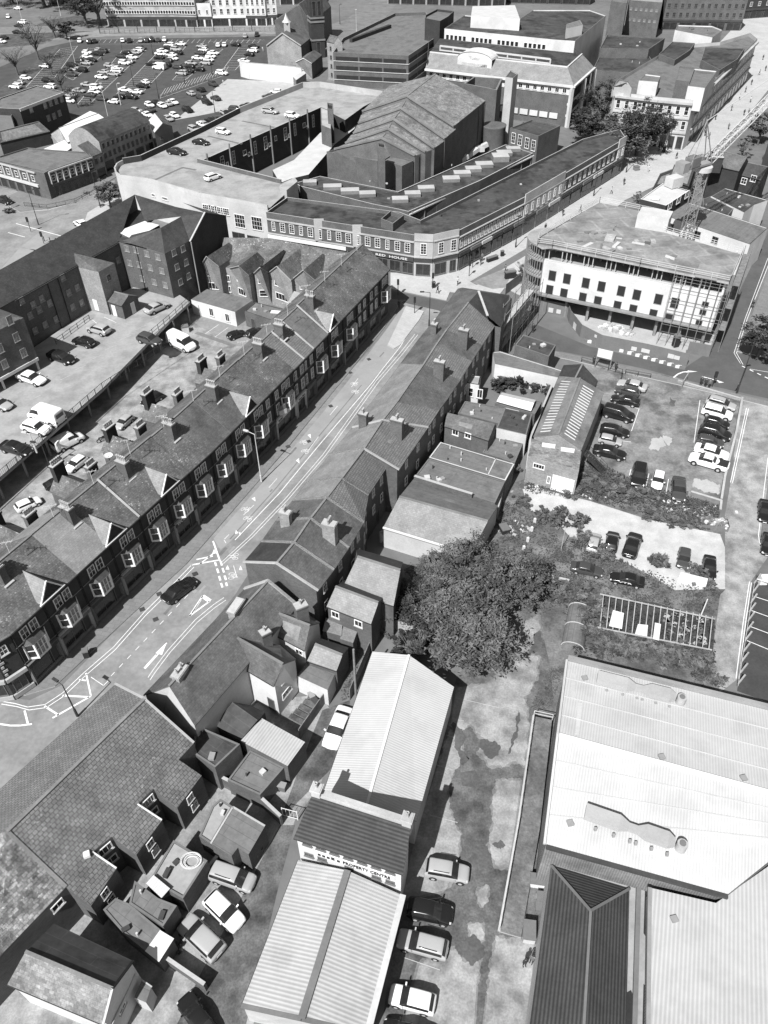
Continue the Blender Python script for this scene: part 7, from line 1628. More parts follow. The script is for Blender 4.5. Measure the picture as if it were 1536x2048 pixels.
for z in (4, 8, 12): MB().bar(V2(wB0+e*1.5, z), V2(wB0+e*1.5-n*13, z), 1.0, 'timber', .06).build('boards', t)
t = thing('scaffolding', 'scaffold tower with boards against the corner building at the top of the right terrace', 'scaffolding', G(1020, 670, 0)); sc = MB()
a, b_ = G(985, 715, 0), G(1045, 640, 0); d = (b_-a).normalized(); nn = Vector((d.y, -d.x, 0)); Ls = (b_-a).length
for off in (0, 1.4, 2.8):
    for k in range(6): q = a+d*(Ls*k/5)+nn*off; sc.bar(V2(q, 0), V2(q, 8.6), .08, 'steel')
    for z in (2, 4, 6, 8): sc.bar(V2(a+nn*off, z), V2(b_+nn*off, z), .07, 'steel')
sc.build('tubes', t)
for z in (2, 4, 6): MB().prism([a, b_, b_+nn*1.4, a+nn*1.4], z, z+.08, 'timber_pale').build('boards', t)
MB().bar(G(1010, 715, 1.5), G(1095, 738, 1.5), .12, 'metal').bar(G(1010, 722, 1.2), G(1095, 744, 1.2), .12, 'metal').build('guardrail', t)
# hoarding
def hoard(pts, h, label, m='flat_mid', art=()):
    t = fence(pts, h, label, m, kind='solid', name='hoarding', cat='hoarding', step=2.4)
    return t
t = hoard(Q('1058,617 1075,622 1134,633 1138,645 1160,674 1200,695 1290,713 1372,733'), 2.4, 'long dark site hoarding with small pale posters along the road')
for i, (x, y, w_, h_) in enumerate(((1150, 653, 1.2, 1.2), (1268, 697, .9, .7), (1290, 701, 1.6, .7), (1342, 712, 1.0, .8), (1354, 715, .9, .7), (1192, 672, .5, .5), (1100, 632, .9, .9), (1115, 638, .8, .8))):
    A, B = (G(1200, 695), G(1290, 713)) if x < 1290 and x > 1200 else ((G(1290, 713), G(1372, 733)) if x >= 1290 else ((G(1160, 674), G(1200, 695)) if x > 1160 else ((G(1138, 645), G(1160, 674)) if x > 1136 else (G(1075, 622), G(1134, 633)))))
    u, z = onwall(A, B, x, y); ee = (B-A).normalized(); nn = Vector((ee.y, -ee.x, 0)); z = max(.7, min(1.9, z)); MB().bar(V2(A+ee*(u-w_/2)+nn*.09, z), V2(A+ee*(u+w_/2)+nn*.09, z), .04, 'flat_pale', h_).build('poster', t)
hoard(Q('1374,706 1417,714 1425,692'), 2.2, 'short dark hoarding panel with white graffiti at the side street'); hoard(Q('1010,590 1050,560 1052,548'), 2.2, 'hoarding closing the site at the plaza')
for k in range(25):
    p = (1172+k*8.0, 680+k*2.28); g = G(p[0], p[1]+4); o = MB().prism([(g.x-.48, g.y+.12), (g.x+.45, g.y-.2), (g.x+.53, g.y+.08), (g.x-.40, g.y+.4)], 0, .5, 'flat_white' if k % 2 else 'flat_mid').build('road_barrier'); tag(o, 'water filled road barrier block, %s, in the row along the hoarding' % ('pale one' if k % 2 else 'dark one'), 'barrier', 'pale road barrier blocks along the hoarding' if k % 2 else 'dark road barrier blocks along the hoarding')
sheet('site_ground', Q('1075,590 1130,600 1150,650 1200,690 1290,706 1370,722 1372,700 1425,690 1430,670 1200,600'), 'slab_pale', .03)
for i, (x, y, r) in enumerate(((1235, 662, 2.0), (1215, 656, 1.6), (1252, 668, 1.4))):
    mb = MB(); g = G(x, y); rnd = random.Random(i)
    for k in range(26): a = rnd.uniform(0, 6.28); rr = rnd.uniform(0, r); mb.box((g.x+rr*cos(a), g.y+rr*sin(a)*.6, 0), rnd.uniform(.3, .9), rnd.uniform(.3, .7), (1-rr/r)*1.0+.15, rnd.choice(['slab_pale', 'flat_white', 'timber_pale']), rnd.uniform(0, 3))
    tag(mb.build('rubble_heap'), ['largest pale rubble heap under the site building', 'rubble heap left of the largest heap', 'rubble heap right of the largest heap'][i], 'rubble')
# tower crane
g = G(1354, 536); HM = 19.0; t = thing('tower_crane', 'luffing tower crane rising behind the unfinished building', 'crane', g); cr = 'steel'
def lattice(mb, a, b_, w0, w1, n_, m, br=.10, ch=.2):
    a, b_ = Vector(a), Vector(b_); d = (b_-a).normalized(); u = d.cross(Vector((0, 0, 1))); u = Vector((1, 0, 0)) if u.length < .01 else u.normalized(); v = u.cross(d).normalized()
    def c(k, i): w_ = lerp(w0, w1, k/n_)/2; p = a.lerp(b_, k/n_); return p+u*w_*(1, 1, -1, -1)[i]+v*w_*(1, -1, -1, 1)[i]
    for i in range(4):
        mb.bar(c(0, i), c(n_, i), ch, m)
        for k in range(n_): mb.bar(c(k, i), c(k+1, (i+1) % 4), br, m); mb.bar(c(k+1, i), c(k+1, (i+1) % 4), br, m)
mb = MB(); lattice(mb, g, g+Vector((0, 0, HM)), 1.7, 1.7, 12, 'steel', .08, .15); mb.build('mast', t)
top = g+Vector((0, 0, HM)); tgt = G(1558, 60, 40); hd = V2(tgt-top, 0).normalized()
MB().cyl(top, top+Vector((0, 0, .8)), 1.7, 1.7, 'flat_pale', 14).build('slewing_ring', t)
jb = top+hd*1.0+Vector((0, 0, 1.5)); je = jb+hd*38+Vector((0, 0, 20)); mb = MB(); lattice(mb, jb, je, 1.3, .9, 24, 'metal', .06, .11); mb.build('jib', t)
cb = top-hd*7.5+Vector((0, 0, 1.6)); mb = MB(); mb.bar(top+Vector((0, 0, 1.2))+hd*1.5, cb, 1.6, 'flat_grey', .35); mb.build('counter_jib', t); MB().box(cb+hd*.8-Vector((0, 0, .4)), 1.7, 2.0, 1.7, 'flat_grey', atan2(hd.y, hd.x)).build('counterweight', t); MB().box(top-hd*3.8+Vector((0, 0, 1.6)), 2.4, 1.8, 1.6, 'flat_mid', atan2(hd.y, hd.x)).build('winch', t)
af = top-hd*2.5+Vector((0, 0, 9)); mb = MB(); side = Vector((-hd.y, hd.x, 0))
for s_ in (-.8, .8): mb.bar(top+hd*1.2+side*s_+Vector((0, 0, 1.2)), af, .13, 'steel'); mb.bar(cb+hd*2+side*s_, af, .1, 'steel')
mb.build('a_frame', t); MB().bar(af, jb.lerp(je, .72)+Vector((0, 0, .8)), .09, 'metal').build('luffing_rope', t)
MB().box(top+side*1.5+hd*1.1+Vector((0, 0, .2)), 1.4, 1.1, 1.9, 'flat_grey', atan2(hd.y, hd.x)).build('cab', t)
# buildings to the right of and behind the site
t, P = block('long grey roofed building with white walls behind the site', Q('1336,442 1372,405 1530,455 1512,498 1500,488 1480,484') if 0 else Q('1332,432 1375,404 1536,456 1500,489'), 6.6, wall='render_white', roof='felt', par=.1, name='white_walled_building', cat='building', cop='flat_dark'); A, B = V2(G(1332, 432, 6.6), 0), V2(G(1500, 489, 6.6), 0); wat(t, A, B, Q('1341,453 1395,469 1430,480'), 1.3, 1.3, 'dark')
block('low dark sheeted roof with stains behind the grey roofed building', Q('1406,398 1422,392 1472,411 1456,431 1405,414'), 6.2, wall='brick', roof='felt_dark', par=.1, name='building', cat='building', cop='flat_mid')
block('dark lean roof dropping to a white gable beyond the crane', Q('1422,392 1450,376 1536,400 1508,410 1488,425'), 6.4, wall='render_white', roof='felt_dark', par=.1, name='building', cat='building', cop='flat_dark')
t, K = gable('brown tiled house with three pots, behind the crane', (1424, 330), (1478, 342), 7.6, (1427, 297), (1494, 315), zr=9.8, wall='brick_dark', roof='slate_plain', over=.15, name='house', cat='house'); chimney(t, V2(G(1432, 330, 8.6), 0), 8.2, -.2, 2.4, .8, 2.2, 4, 'brick_dark')
t, K = gable('dark roofed house left of the crane mast by the pedestrian street', (1338, 358), (1378, 372), 7.0, (1348, 330), (1392, 330), zr=9.0, wall='brick_dark', roof='slate_dark', over=.15, name='house', cat='house')
t, P = block('pale flat roofed block with strip windows beside the pedestrian street', Q('1281,398 1326,366 1378,381 1332,411'), 8.0, wall='brick_dark', roof='flat_pale', par=.15, name='flat_block', cat='building', cop='flat_white'); A, B = V2(G(1332, 411, 8), 0), V2(G(1378, 381, 8), 0); wrow(t, A, B, (1340, 411), (1374, 389), 3, 1.8, 1.4, 'two'); MB().box(G(1346, 372, 8), 3, 2.4, 2.0, 'flat_pale', .5).build('lift_room', t); MB().box(G(1310, 398, 8), 1.8, 1.2, .3, 'flat_white', -.4).build('rooflight', t)
t, K = gable('dark gabled house with a framed white window at the right edge', (1484, 350), (1522, 360), 7.0, (1496, 325), (1536, 334), zr=9.0, wall='brick_dark', roof='slate_dark', over=.15, name='house', cat='house'); wat(t, V2(K['W0'], 0), V2(K['W1'], 0), Q('1488,362 1507,357'), 1.3, 1.4, 'sash')
frontage('dark tower block with white vertical window strips at the right edge', (1590, 250), (1518, 345), 13, 5, 3, 'brick_dark', 'felt', style='four', ws=(1.6, 1.8))
t, K = gable('curved dark awning roof shop front on the pedestrian street', (1305, 377), (1335, 370), 5.0, (1320, 348), (1352, 336), zr=6.6, wall='brick_dark', roof='slate_dark', over=.1, name='shop', cat='shop')
# ---------------- vehicles ----------------
near_cars = [
 ('suv', 'silver', (850, 1733), (939, 1749), 'silver estate-like SUV with roof rails, topmost of the column beside the property centre'),
 ('hatchback', 'black', (815, 1812), (906, 1831), 'glossy black hatchback below the silver SUV in the concrete yard'),
 ('estate', 'silver', (896, 1901), (795, 1873), 'silver estate car below the black hatchback in the concrete yard'),
 ('hatchback', 'white', (871, 2010), (779, 1985), 'white hatchback with black side glass near the bottom of the concrete yard'),
 ('saloon', 'black', (860, 2078), (772, 2056), 'dark car cut by the bottom edge below the white hatchback'),
 ('people_carrier', 'silver', (421, 1738), (508, 1768), 'silver compact people carrier, topmost of the three in the back yard'),
 ('hatchback', 'white', (417, 1790), (480, 1852), 'white hatchback in the middle of the three in the back yard'),
 ('hatchback', 'silver', (442, 1912), (364, 1838), 'silver hatchback, lowest of the three in the back yard'),
 ('saloon', 'black', (414, 2062), (374, 2003), 'black car at the bottom edge near the broken wall'),
 ('saloon', 'white', (693, 1415), (658, 1495), 'white saloon squeezed beside the white shed roof'),
 ('saloon', 'black', (328, 1202), (388, 1156), 'black saloon driving up the street'),
 ('saloon', 'silver', (1294, 777), (1235, 763), 'silver saloon, farthest car in the left row of the car lot'),
 ('hatchback', 'grey', (1279, 787), (1230, 776), 'dark grey hatchback second from the top of the left lot row'),
 ('saloon', 'black', (1280, 805), (1222, 793), 'black saloon third from the top of the left lot row'),
 ('people_carrier', 'black', (1202, 818), (1271, 837), 'long black van-like people carrier in the left lot row'),
 ('estate', 'black', (1200, 855), (1260, 866), 'black estate car below the black people carrier'),
 ('hatchback', 'silver', (1197, 874), (1245, 884), 'small silver hatchback in the left lot row'),
 ('saloon', 'black', (1186, 896), (1253, 911), 'black saloon, nearest car in the left row beside the metal stairs'),
 ('estate', 'silver', (1413, 798), (1473, 815), 'silver car, farthest in the right row of the car lot'),
 ('suv', 'white', (1404, 817), (1466, 833), 'white SUV with dark side glass in the right lot row'),
 ('hatchback', 'black', (1408, 838), (1460, 851), 'black hatchback just below the white SUV'),
 ('suv', 'black', (1398, 857), (1463, 874), 'black SUV with bright window trim in the right lot row'),
 ('hatchback', 'grey', (1392, 877), (1449, 888), 'dark grey hatchback above the white saloon in the right lot row'),
 ('saloon', 'white', (1389, 893), (1459, 913), 'white saloon next to the white pickup'),
 ('pickup', 'white', (1458, 935), (1378, 912), 'white double cab pickup with dark bed cover'),
 ('suv', 'black', (1281, 930), (1275, 972), 'black SUV with silver roof rails, nose down at the foot of the lot'),
 ('hatchback', 'white', (1320, 943), (1313, 975), 'white hatchback half hidden by weeds at the foot of the lot'),
 ('saloon', 'grey', (1358, 955), (1358, 1000), 'mid grey saloon alone at the right of the bottom bays'),
 ('hatchback', 'black', (1221, 1100), (1228, 1062), 'black hatchback behind bushes on the gravel lot'),
 ('saloon', 'black', (1257, 1113), (1273, 1065), 'black saloon with pale number plate in the middle of the gravel lot'),
 ('hatchback', 'silver', (1184, 1098), (1192, 1068), 'silver car mostly hidden by the bush on the gravel lot'),
 ('hatchback', 'grey', (1371, 1096), (1366, 1134), 'dark hatchback right of the round bush on the gravel lot'),
 ('saloon', 'black', (1420, 1113), (1420, 1154), 'black car by the gravel lot exit behind a bush'),
 ('saloon', 'grey', (1143, 1130), (1205, 1143), 'metallic grey saloon on the rough grass'),
 ('saloon', 'black', (1290, 1164), (1220, 1150), 'black saloon with white lettering on its door on the rough grass'),
 ('saloon', 'black', (1531, 1000), (1531, 1042), 'black car at the right edge, upper'),
 ('saloon', 'black', (1538, 1068), (1536, 1105), 'black car at the right edge, lower'),
 ('small_van', 'white', (106, 898), (165, 868), 'white panel van in the back lane behind the chimneys'),
 ('hatchback', 'white', (170, 912), (133, 940), 'white hatchback nose down in the back lane'),
 ('hatchback', 'silver', (262, 830), (233, 855), 'silver hatchback in the back lane beyond the tall stack'),
 ('hatchback', 'black', (322, 786), (285, 808), 'black hatchback by the slate outhouse in the back lane'),
 ('coupe', 'black', (90, 972), (138, 953), 'black convertible behind the nearest tall chimney stack'),
 ('hatchback', 'white', (36, 1015), (75, 998), 'white car at the near end of the back lane'),
 ('hatchback', 'black', (457, 673), (488, 662), 'black car with bright highlights in the courtyard bay'),
 ('hatchback', 'black', (497, 668), (520, 658), 'black car tucked against the courtyard wall'),
 ('saloon', 'white', (173, 454), (152, 441), 'white car turning at the road bend beyond the hostel'),
 ('saloon', 'black', (-6, 396), (22, 404), 'black car waiting at the left edge junction')]
for k_, c_, r_, f_, lab in near_cars: car(k_, c_, r_, f_, lab, fit=.12)
for k_, c_, r_, f_, lab in [
 ('hatchback', 'silver', (218, 664), (177, 652), 'silver hatchback on the parking deck nearest the store hut'),
 ('estate', 'black', (187, 688), (147, 676), 'black estate on the deck below the silver hatchback'),
 ('saloon', 'black', (97, 705), (148, 722), 'black saloon in the hostel shade on the deck'),
 ('saloon', 'white', (36, 747), (89, 764), 'white saloon under the hostel block on posts'),
 ('coupe', 'silver', (291, 624), (335, 604), 'silver coupe at the far end of the deck'),
 ('hatchback', 'grey', (278, 672), (320, 685), 'grey hatchback at the deck edge above the white van'),
 ('van', 'white', (124, 843), (62, 824), 'white long van reversing to the deck railing'),
 ('hatchback', 'white', (48, 848), (98, 862), 'white hatchback beside the long white van on the deck'),
 ('saloon', 'black', (4, 888), (60, 904), 'black saloon at the left end of the deck railing'),
 ('saloon', 'silver', (-22, 797), (19, 814), 'silver car cut by the left edge on the deck')]: car(k_, c_, r_, f_, lab, z=ZD, fit=.12)
car('van', 'white', (331, 672), (396, 702), 'white high roofed van parked below the deck edge', fit=.12)
for k_, c_, r_, f_, lab in [('estate', 'silver', (525, 219), (556, 223), 'silver estate on the rooftop parking beside the inner yard'), ('hatchback', 'white', (571, 228), (598, 232), 'white hatchback beside the roof edge above the inner yard'),
 ('suv', 'white', (434, 260), (458, 264), 'white SUV halfway along the rooftop parking'), ('saloon', 'black', (386, 281), (417, 285), 'black saloon on the rooftop parking near the expansion joint'),
 ('suv', 'white', (411, 358), (440, 348), 'white SUV on the front part of the rooftop parking'), ('saloon', 'black', (336, 300), (371, 305), 'black saloon against the outer parapet of the rooftop parking')]: car(k_, c_, r_, f_, lab, z=ZR2, fit=.12)
# the far surface car park: one prototype per kind and colour, copied
far = []
def F(ox, oy, k, s_):
    for tok in s_.split():
        x, y, c = tok.split(','); far.append((ox+float(x)/k, oy+float(y)/k, c))
F(200, 0, 5.908, '262,475,wv 340,480,bv 475,475,sv 545,475,bv 610,470,bv 680,470,bv 755,465,wv 30,600,b 250,655,b 310,620,b 420,615,s 490,560,b 450,590,w 380,670,w 290,740,w 345,720,s 110,770,s 205,805,w 195,835,w 160,870,s 40,845,s 15,905,w '
 '820,530,w 955,515,w 790,560,b 900,580,s 740,595,w 715,630,w 700,675,b 845,645,w 915,620,b 800,710,b 865,685,w 600,750,b 700,795,wV 775,765,b 535,960,w 505,1010,b 295,1055,w 430,1080,w 225,1140,b 370,1140,b 160,1195,w 20,1160,b '
 '1200,540,s 1220,585,w 1180,620,b 1340,620,w 1310,660,w 1155,680,w 1285,700,w 1075,740,s 1250,740,s 1060,780,b 1175,815,b 915,785,b 965,860,sP 1040,835,b 1390,530,wv 1465,525,wv 1440,860,w '
 '1335,985,b 1190,1050,b 1075,1095,s 1195,1140,b 1365,1150,b 1265,1200,b 650,1200,b 585,1230,w 735,1240,w 800,1215,s 865,1195,w 590,1285,b 430,1300,s 560,1345,w 1035,1290,b 880,1355,w 810,1395,s 710,1415,s 1210,1460,w 1300,1410,b 1490,1330,b')
F(0, 0, 5.908, '180,1020,w 305,915,w 230,970,s 530,775,w 560,945,b 590,1020,w 935,480,wv 1050,490,bv 1110,485,bv 1150,630,b 1030,615,w 1035,665,w 1180,590,s 930,710,b 1085,705,b 1020,740,s 855,770,b 775,820,b 905,815,s 965,825,b 850,875,b 1030,995,s 1140,1030,w 930,1065,s 1115,1080,w 1065,1115,b 840,1120,s 825,1185,w 90,195,wv 265,260,w 220,300,b 205,375,b 300,430,b 20,485,w 40,440,b 210,95,w')
F(380, 0, 3.84, '415,465,w 455,415,b 482,385,w 490,352,b 350,340,b 420,275,sv 510,265,bv 660,700,w 605,735,b 435,808,b 350,838,b 270,862,s 190,905,b 95,945,s 30,990,s')
ordn = 'first second third fourth fifth sixth seventh eighth ninth tenth eleventh twelfth thirteenth fourteenth fifteenth sixteenth seventeenth eighteenth nineteenth twentieth'.split()
def od(i):
    if i < 20: return ordn[i]
    i += 1; return {2: 'twenty', 3: 'thirty', 4: 'forty', 5: 'fifty', 6: 'sixty'}[i//10]+('-'+ordn[i % 10-1] if i % 10 else 'th')
far.sort(key=lambda a: a[0]); cnt = {}
kinds = ['hatchback', 'saloon', 'hatchback', 'suv', 'saloon']; rnd = random.Random(3)
for i, (x, y, c) in enumerate(far):
    colr = {'w': 'white', 's': 'silver', 'b': rnd.choice(['black', 'black', 'grey'])}[c[0]]; kd = kinds[i % 5]
    if c.endswith('V'): kd = 'van'
    if c.endswith('P'): kd = 'people_carrier'
    j = cnt.get(colr, 0); cnt[colr] = j+1
    lab = '%s car in the far car park, %s from the left of the %s ones' % (colr, od(j), colr)
    if c.endswith('v'): r_, f_ = (x-.5, y+4), (x+2, y-5)
    elif x > 290 and y > 160 and x < 470: r_, f_ = (x-11, y-4), (x+11, y+5)
    else: r_, f_ = (x-12, y-1.2), (x+12, y+1.2)
    if rnd.random() < .5: r_, f_ = f_, r_
    car(kd, colr, r_, f_, lab, near=False, group='cars in the far surface car park', fit=.0)
# lettering on the black saloon's door
for o in list(C.objects):
    if o.get('label', '').startswith('black saloon with white lettering'):
        s_ = o.scale[0]; e = Vector((cos(o.rotation_euler[2]), sin(o.rotation_euler[2]), 0)); side = Vector((-e.y, e.x, 0)); 
        if side.y > 0: side = -side
        p = V2(o.location, .62)+side*(.915*s_); r = Vector((-side.y, side.x, 0))
        tx = text('VTR', o, p-r*1.0, r, .3, 'flat_white', width=1.6); tx.scale = (1/s_,)*3
# motorcycle in the back lane
g = G(208, 883); t = thing('motorcycle', 'motorcycle parked by the brick yard wall in the back lane', 'motorcycle', g, .5); 
for x in (-.7, .7): 
    mb = MB(); mb.cyl((x, -.06, .32), (x, .06, .32), .32, .32, 'tyre', 14); mb.cyl((x, -.07, .32), (x, .07, .32), .2, .2, 'rim', 10); mb.build('wheel', t, local=True)
mb = MB(); mb.bar((-.7, 0, .32), (-.1, 0, .5), .12, 'metal_dark').bar((-.1, 0, .45), (.5, 0, .8), .16, 'metal_dark').bar((.7, 0, .32), (.42, 0, .95), .08, 'metal').box((.0, 0, .25), .45, .28, .35, 'steel'); mb.build('frame', t, local=True)
MB().box((.18, 0, .72), .5, .28, .22, 'paint_black').build('fuel_tank', t, local=True); MB().box((-.35, 0, .74), .6, .26, .1, 'black').build('seat', t, local=True); MB().bar((.42, -.35, .98), (.42, .35, .98), .04, 'metal_dark').build('handlebar', t, local=True)
# ---------------- trees, bushes, weeds ----------------
tree((940, 1335), 4.5, 8.5, 'tallest tree of the overgrown cluster at the top of the concrete yard', n=14000, size=.21, m='leaf_pale', kind=1)
tree((895, 1265), 4.2, 8.5, 'broad tree at the middle of the overgrown cluster, left of the tallest', n=11000, size=.2, m='leaf_pale', kind=2)
tree((1000, 1215), 4.0, 7.0, 'dense tree at the upper right of the overgrown cluster', n=12000, size=.17, m='leaf', kind=3)
tree((925, 1185), 4.1, 7.0, 'tree at the top of the overgrown cluster below the long shed', n=10000, size=.16, m='leaf_pale', kind=4)
tree((838, 1240), 3.8, 4.5, 'low dark tree in the cottage garden left of the cluster', n=8000, size=.16, m='leaf_dark', kind=5)
tree((795, 1222), 2.8, 3.6, 'low tree beside the lower cottage wall', n=3600, size=.17, m='leaf_dark', kind=7)
tree((1052, 1172), 2.7, 3.6, 'low spreading tree at the right end of the overgrown cluster', n=3600, size=.18, m='leaf', kind=8)
tree((862, 1165), 2.8, 3.4, 'low pale tree under the long shed wall', n=3600, size=.18, m='leaf_pale', kind=9)
tree((820, 1310), 1.8, 3.0, 'small shrub like tree overhanging the white shed roof', n=1600, size=.24, m='leaf_dark', kind=6)
for i, (x, y, r, h, m, lab) in enumerate([(1272, 312, 7.2, 13, 'leaf_dark', 'largest tree in front of the cream corner building'), (1232, 325, 6.2, 10, 'leaf', 'rounder tree left of the largest on the plaza edge'), (1200, 268, 5.6, 13, 'leaf_dark', 'dark tree beside the mansard office'), (1175, 290, 5.6, 9, 'leaf_dark', 'lower dark tree behind the end of the parade'), (1300, 290, 5.0, 10, 'leaf', 'tree touching the cornice of the cream corner building')]):
    tree((x, y), r, h, lab, n=6500, size=.34, m=m, kind=10+i)
tree((1513, 718), 4.4, 6.5, 'dark tree on the corner by the side street', n=5000, size=.3, m='leaf_dark', kind=16)
tree((222, 418), 3.6, 6.0, 'round tree between the road bend and the rounded retail corner', n=4000, size=.3, m='leaf', kind=17)
tree((1044, 565), 1.9, 4.5, 'small young street tree in the plaza planter', n=260, size=.22, m='leaf_pale', kind=18)
tree((1482, 318), 2.6, 5.5, 'sparse street tree on the shopping street', n=700, size=.28, m='leaf', kind=19)
tree((1515, 290), 3.6, 8, 'fuller tree behind the sparse one at the right edge', n=2600, size=.34, m='leaf', kind=20)
tree((1272, 408), 1.4, 3.0, 'tiny street tree beside the site guardrail', n=200, size=.22, m='leaf', kind=21)
for i, (x, y, r, h, b, lab) in enumerate([(78, 120, 6, 12, 1, 'tall bare tree at the left of the car park'), (36, 150, 5, 9, 1, 'bare tree left of the tall bare one'), (110, 75, 6, 8, 1, 'bare spreading tree by the far road'), (200, 52, 11, 15, 0, 'huge dark tree beside the concrete office block'), (172, 50, 9, 11, 0, 'paler tree left of the huge dark tree'), (145, 18, 12, 10, 0, 'dark tree mass behind the far junction'), (90, 14, 12, 9, 0, 'dark tree at the top left beyond the junction'), (135, 78, 4, 6, 0, 'round tree on the car park corner'), (25, 8, 14, 9, 0, 'dark tree in the top left corner'), (155, 215, 3, 6, 1, 'bare tree over the near end of the car park'), (60, 90, 4, 8, 1, 'slim bare tree by the roundabout'), (105, 150, 4, 7, 1, 'bare tree in the middle of the left bays'), (125, 185, 4, 7, 1, 'bare tree behind the dark brick block')]):
    tree((x, y), r, h, lab, n=2600 if not b else 350, size=.5 if not b else .2, m='leaf_dark' if not b else 'leaf', kind=30+i % 3, bare=bool(b), name='bare_tree' if b else 'broadleaf_tree')
def bushes(lst, group, base, m='leaf', n=900, size=.2):
    """lst: (x, y, r, h, where)"""
    for i, (x, y, r, h, where) in enumerate(lst): bush((x, y), r*.8, h*.8, base+' '+where, m=m, group=group, n=n, size=size, kind=i % 4)
bushes([(1000, 775, 2.6, 2.4, 'at the left end of the strip behind the white wall'), (1035, 770, 3, 2.8, 'in the middle of the strip behind the white wall'), (1075, 772, 3, 2.6, 'right of the middle in the strip behind the white wall'), (1100, 790, 2, 2.0, 'against the workshop roof')], 'bushes behind the white wall', 'dense dark bush', 'leaf_dark', 1400, .16)
bushes([(1110, 1045, 2.2, 2.2, 'left of the gravel lot, upper'), (1085, 1035, 1.6, 1.6, 'left of the gravel lot, outermost'), (1155, 1048, 1.7, 1.8, 'overhanging the gravel corner'), (1165, 1085, 2.0, 1.8, 'left of the hidden silver car'), (1200, 1108, 2.0, 1.6, 'in front of the hidden silver car'), (1215, 1118, 1.6, 1.2, 'below the black hatchback'), (1318, 1128, 1.7, 1.6, 'round and alone on the gravel edge'), (1385, 1145, 1.6, 1.4, 'in front of the dark hatchback'), (1405, 1150, 1.5, 1.4, 'in front of the exit car'), (1240, 965, 1.8, 1.2, 'at the left of the lot foot'), (1215, 985, 2.2, 1.3, 'below the lot, left'), (1255, 992, 2.2, 1.4, 'below the black SUV'), (1290, 990, 2.0, 1.3, 'below the white hatchback'), (1170, 965, 2.4, 1.2, 'by the workshop corner'), (1140, 985, 2.2, 1.0, 'left of the workshop rubble'), (1310, 1035, 1.8, 1.0, 'on the gravel upper edge, left'), (1350, 1045, 1.8, 1.0, 'on the gravel upper edge, middle'), (1395, 1050, 1.6, .9, 'on the gravel upper edge, right'), (1420, 1178, 1.2, 1.0, 'behind the white container')], 'bushes around the gravel lot', 'leafy bush', 'leaf', 900, .17)
bushes([(1080, 1185, 2.0, 2.0, 'above the tunnel shelter'), (1115, 1190, 2.4, 2.0, 'right above the tunnel shelter'), (1160, 1195, 2.4, 1.8, 'at the left corner of the derelict glasshouse'), (1195, 1225, 2.2, 1.8, 'over the left side of the derelict glasshouse'), (1185, 1265, 2.2, 2.0, 'at the lower left of the derelict glasshouse'), (1215, 1290, 2.4, 1.8, 'at the foot of the glasshouse, left'), (1250, 1300, 2.2, 1.8, 'at the foot of the glasshouse, second'), (1290, 1305, 2.2, 1.8, 'at the foot of the glasshouse, third'), (1325, 1320, 2.2, 2.0, 'at the foot of the glasshouse, fourth'), (1360, 1325, 2.2, 2.2, 'at the foot of the glasshouse, fifth'), (1395, 1335, 2.3, 2.2, 'at the foot of the glasshouse, largest'), (1425, 1360, 1.8, 1.4, 'beyond the last bush by the shed roof')], 'bushes around the derelict glasshouse', 'shrubby bush', 'leaf', 1100, .16)
bushes([(790, 1230, 1.8, 1.8, 'beside the lower cottage'), (775, 1262, 1.5, 1.4, 'above the pale timber fence'), (870, 1290, 2.2, 2.0, 'at the end of the timber fence'), (850, 1150, 2.0, 1.5, 'below the long shed wall, left'), (885, 1135, 2.2, 1.6, 'below the long shed wall, middle'), (960, 1120, 2.0, 1.5, 'at the long shed corner'), (1045, 1180, 2.2, 1.6, 'at the right of the cluster'), (1030, 1120, 2.2, .9, 'on the rough grass right of the cluster'), (1035, 940, 1.0, .9, 'in the alley gap by the workshop'), (1045, 1005, 1.5, 1.0, 'by the gravel lot start'), (475, 640, 1.6, 2.6, 'climbing the courtyard wall'), (757, 1955, .6, .8, 'sprouting at the edge of the corrugated shed'), (375, 1850, .6, .6, 'beside the annexe wall'), (355, 1895, .6, .6, 'beside the pale roofed store'), (20, 425, 1.6, 1.2, 'on the junction island')], 'other bushes', 'scrubby bush', 'leaf', 800, .17)
def scatter(poly, n, s_, m, h=.25, seed=1):
    xs = [p[0] for p in poly]; ys = [p[1] for p in poly]; rnd = random.Random(seed); mb = MB(); k = 0
    def ins(x, y):
        c = False; j = len(poly)-1
        for i in range(len(poly)):
            if (poly[i][1] > y) != (poly[j][1] > y) and x < (poly[j][0]-poly[i][0])*(y-poly[i][1])/(poly[j][1]-poly[i][1])+poly[i][0]: c = not c
            j = i
        return c
    cl = []
    while len(cl) < n//25:
        x, y = rnd.uniform(min(xs), max(xs)), rnd.uniform(min(ys), max(ys))
        if ins(x, y): cl.append((x, y, rnd.uniform(3, 12)))
    for k in range(n):
        c = rnd.choice(cl); x, y = c[0]+rnd.gauss(0, 1)*c[2], c[1]+rnd.gauss(0, .7)*c[2]
        if not ins(x, y): continue
        p = G(x, y, .03); p.z = rnd.uniform(.03, h); a = rnd.uniform(0, 6.28); q = s_*rnd.uniform(.5, 1.5)
        u = Vector((cos(a), sin(a), rnd.uniform(-.3, .5)))*q; v = Vector((-sin(a), cos(a), rnd.uniform(0, .6)))*q*.5
        mb.face([p-u, p+v, p+u, p-v], m)
    return tag(mb.build('weeds'), kind='stuff')
scatter(Q('1050,955 1190,925 1340,985 1440,1010 1436,1055 1300,1035 1180,1000 1050,985'), 9000, .13, 'leaf', .35, 1)
scatter(Q('990,1000 1050,1010 1150,1080 1240,1120 1440,1190 1430,1230 1200,1190 1080,1230 1000,1180 900,1140 960,1100'), 9000, .12, 'leaf', .2, 2)
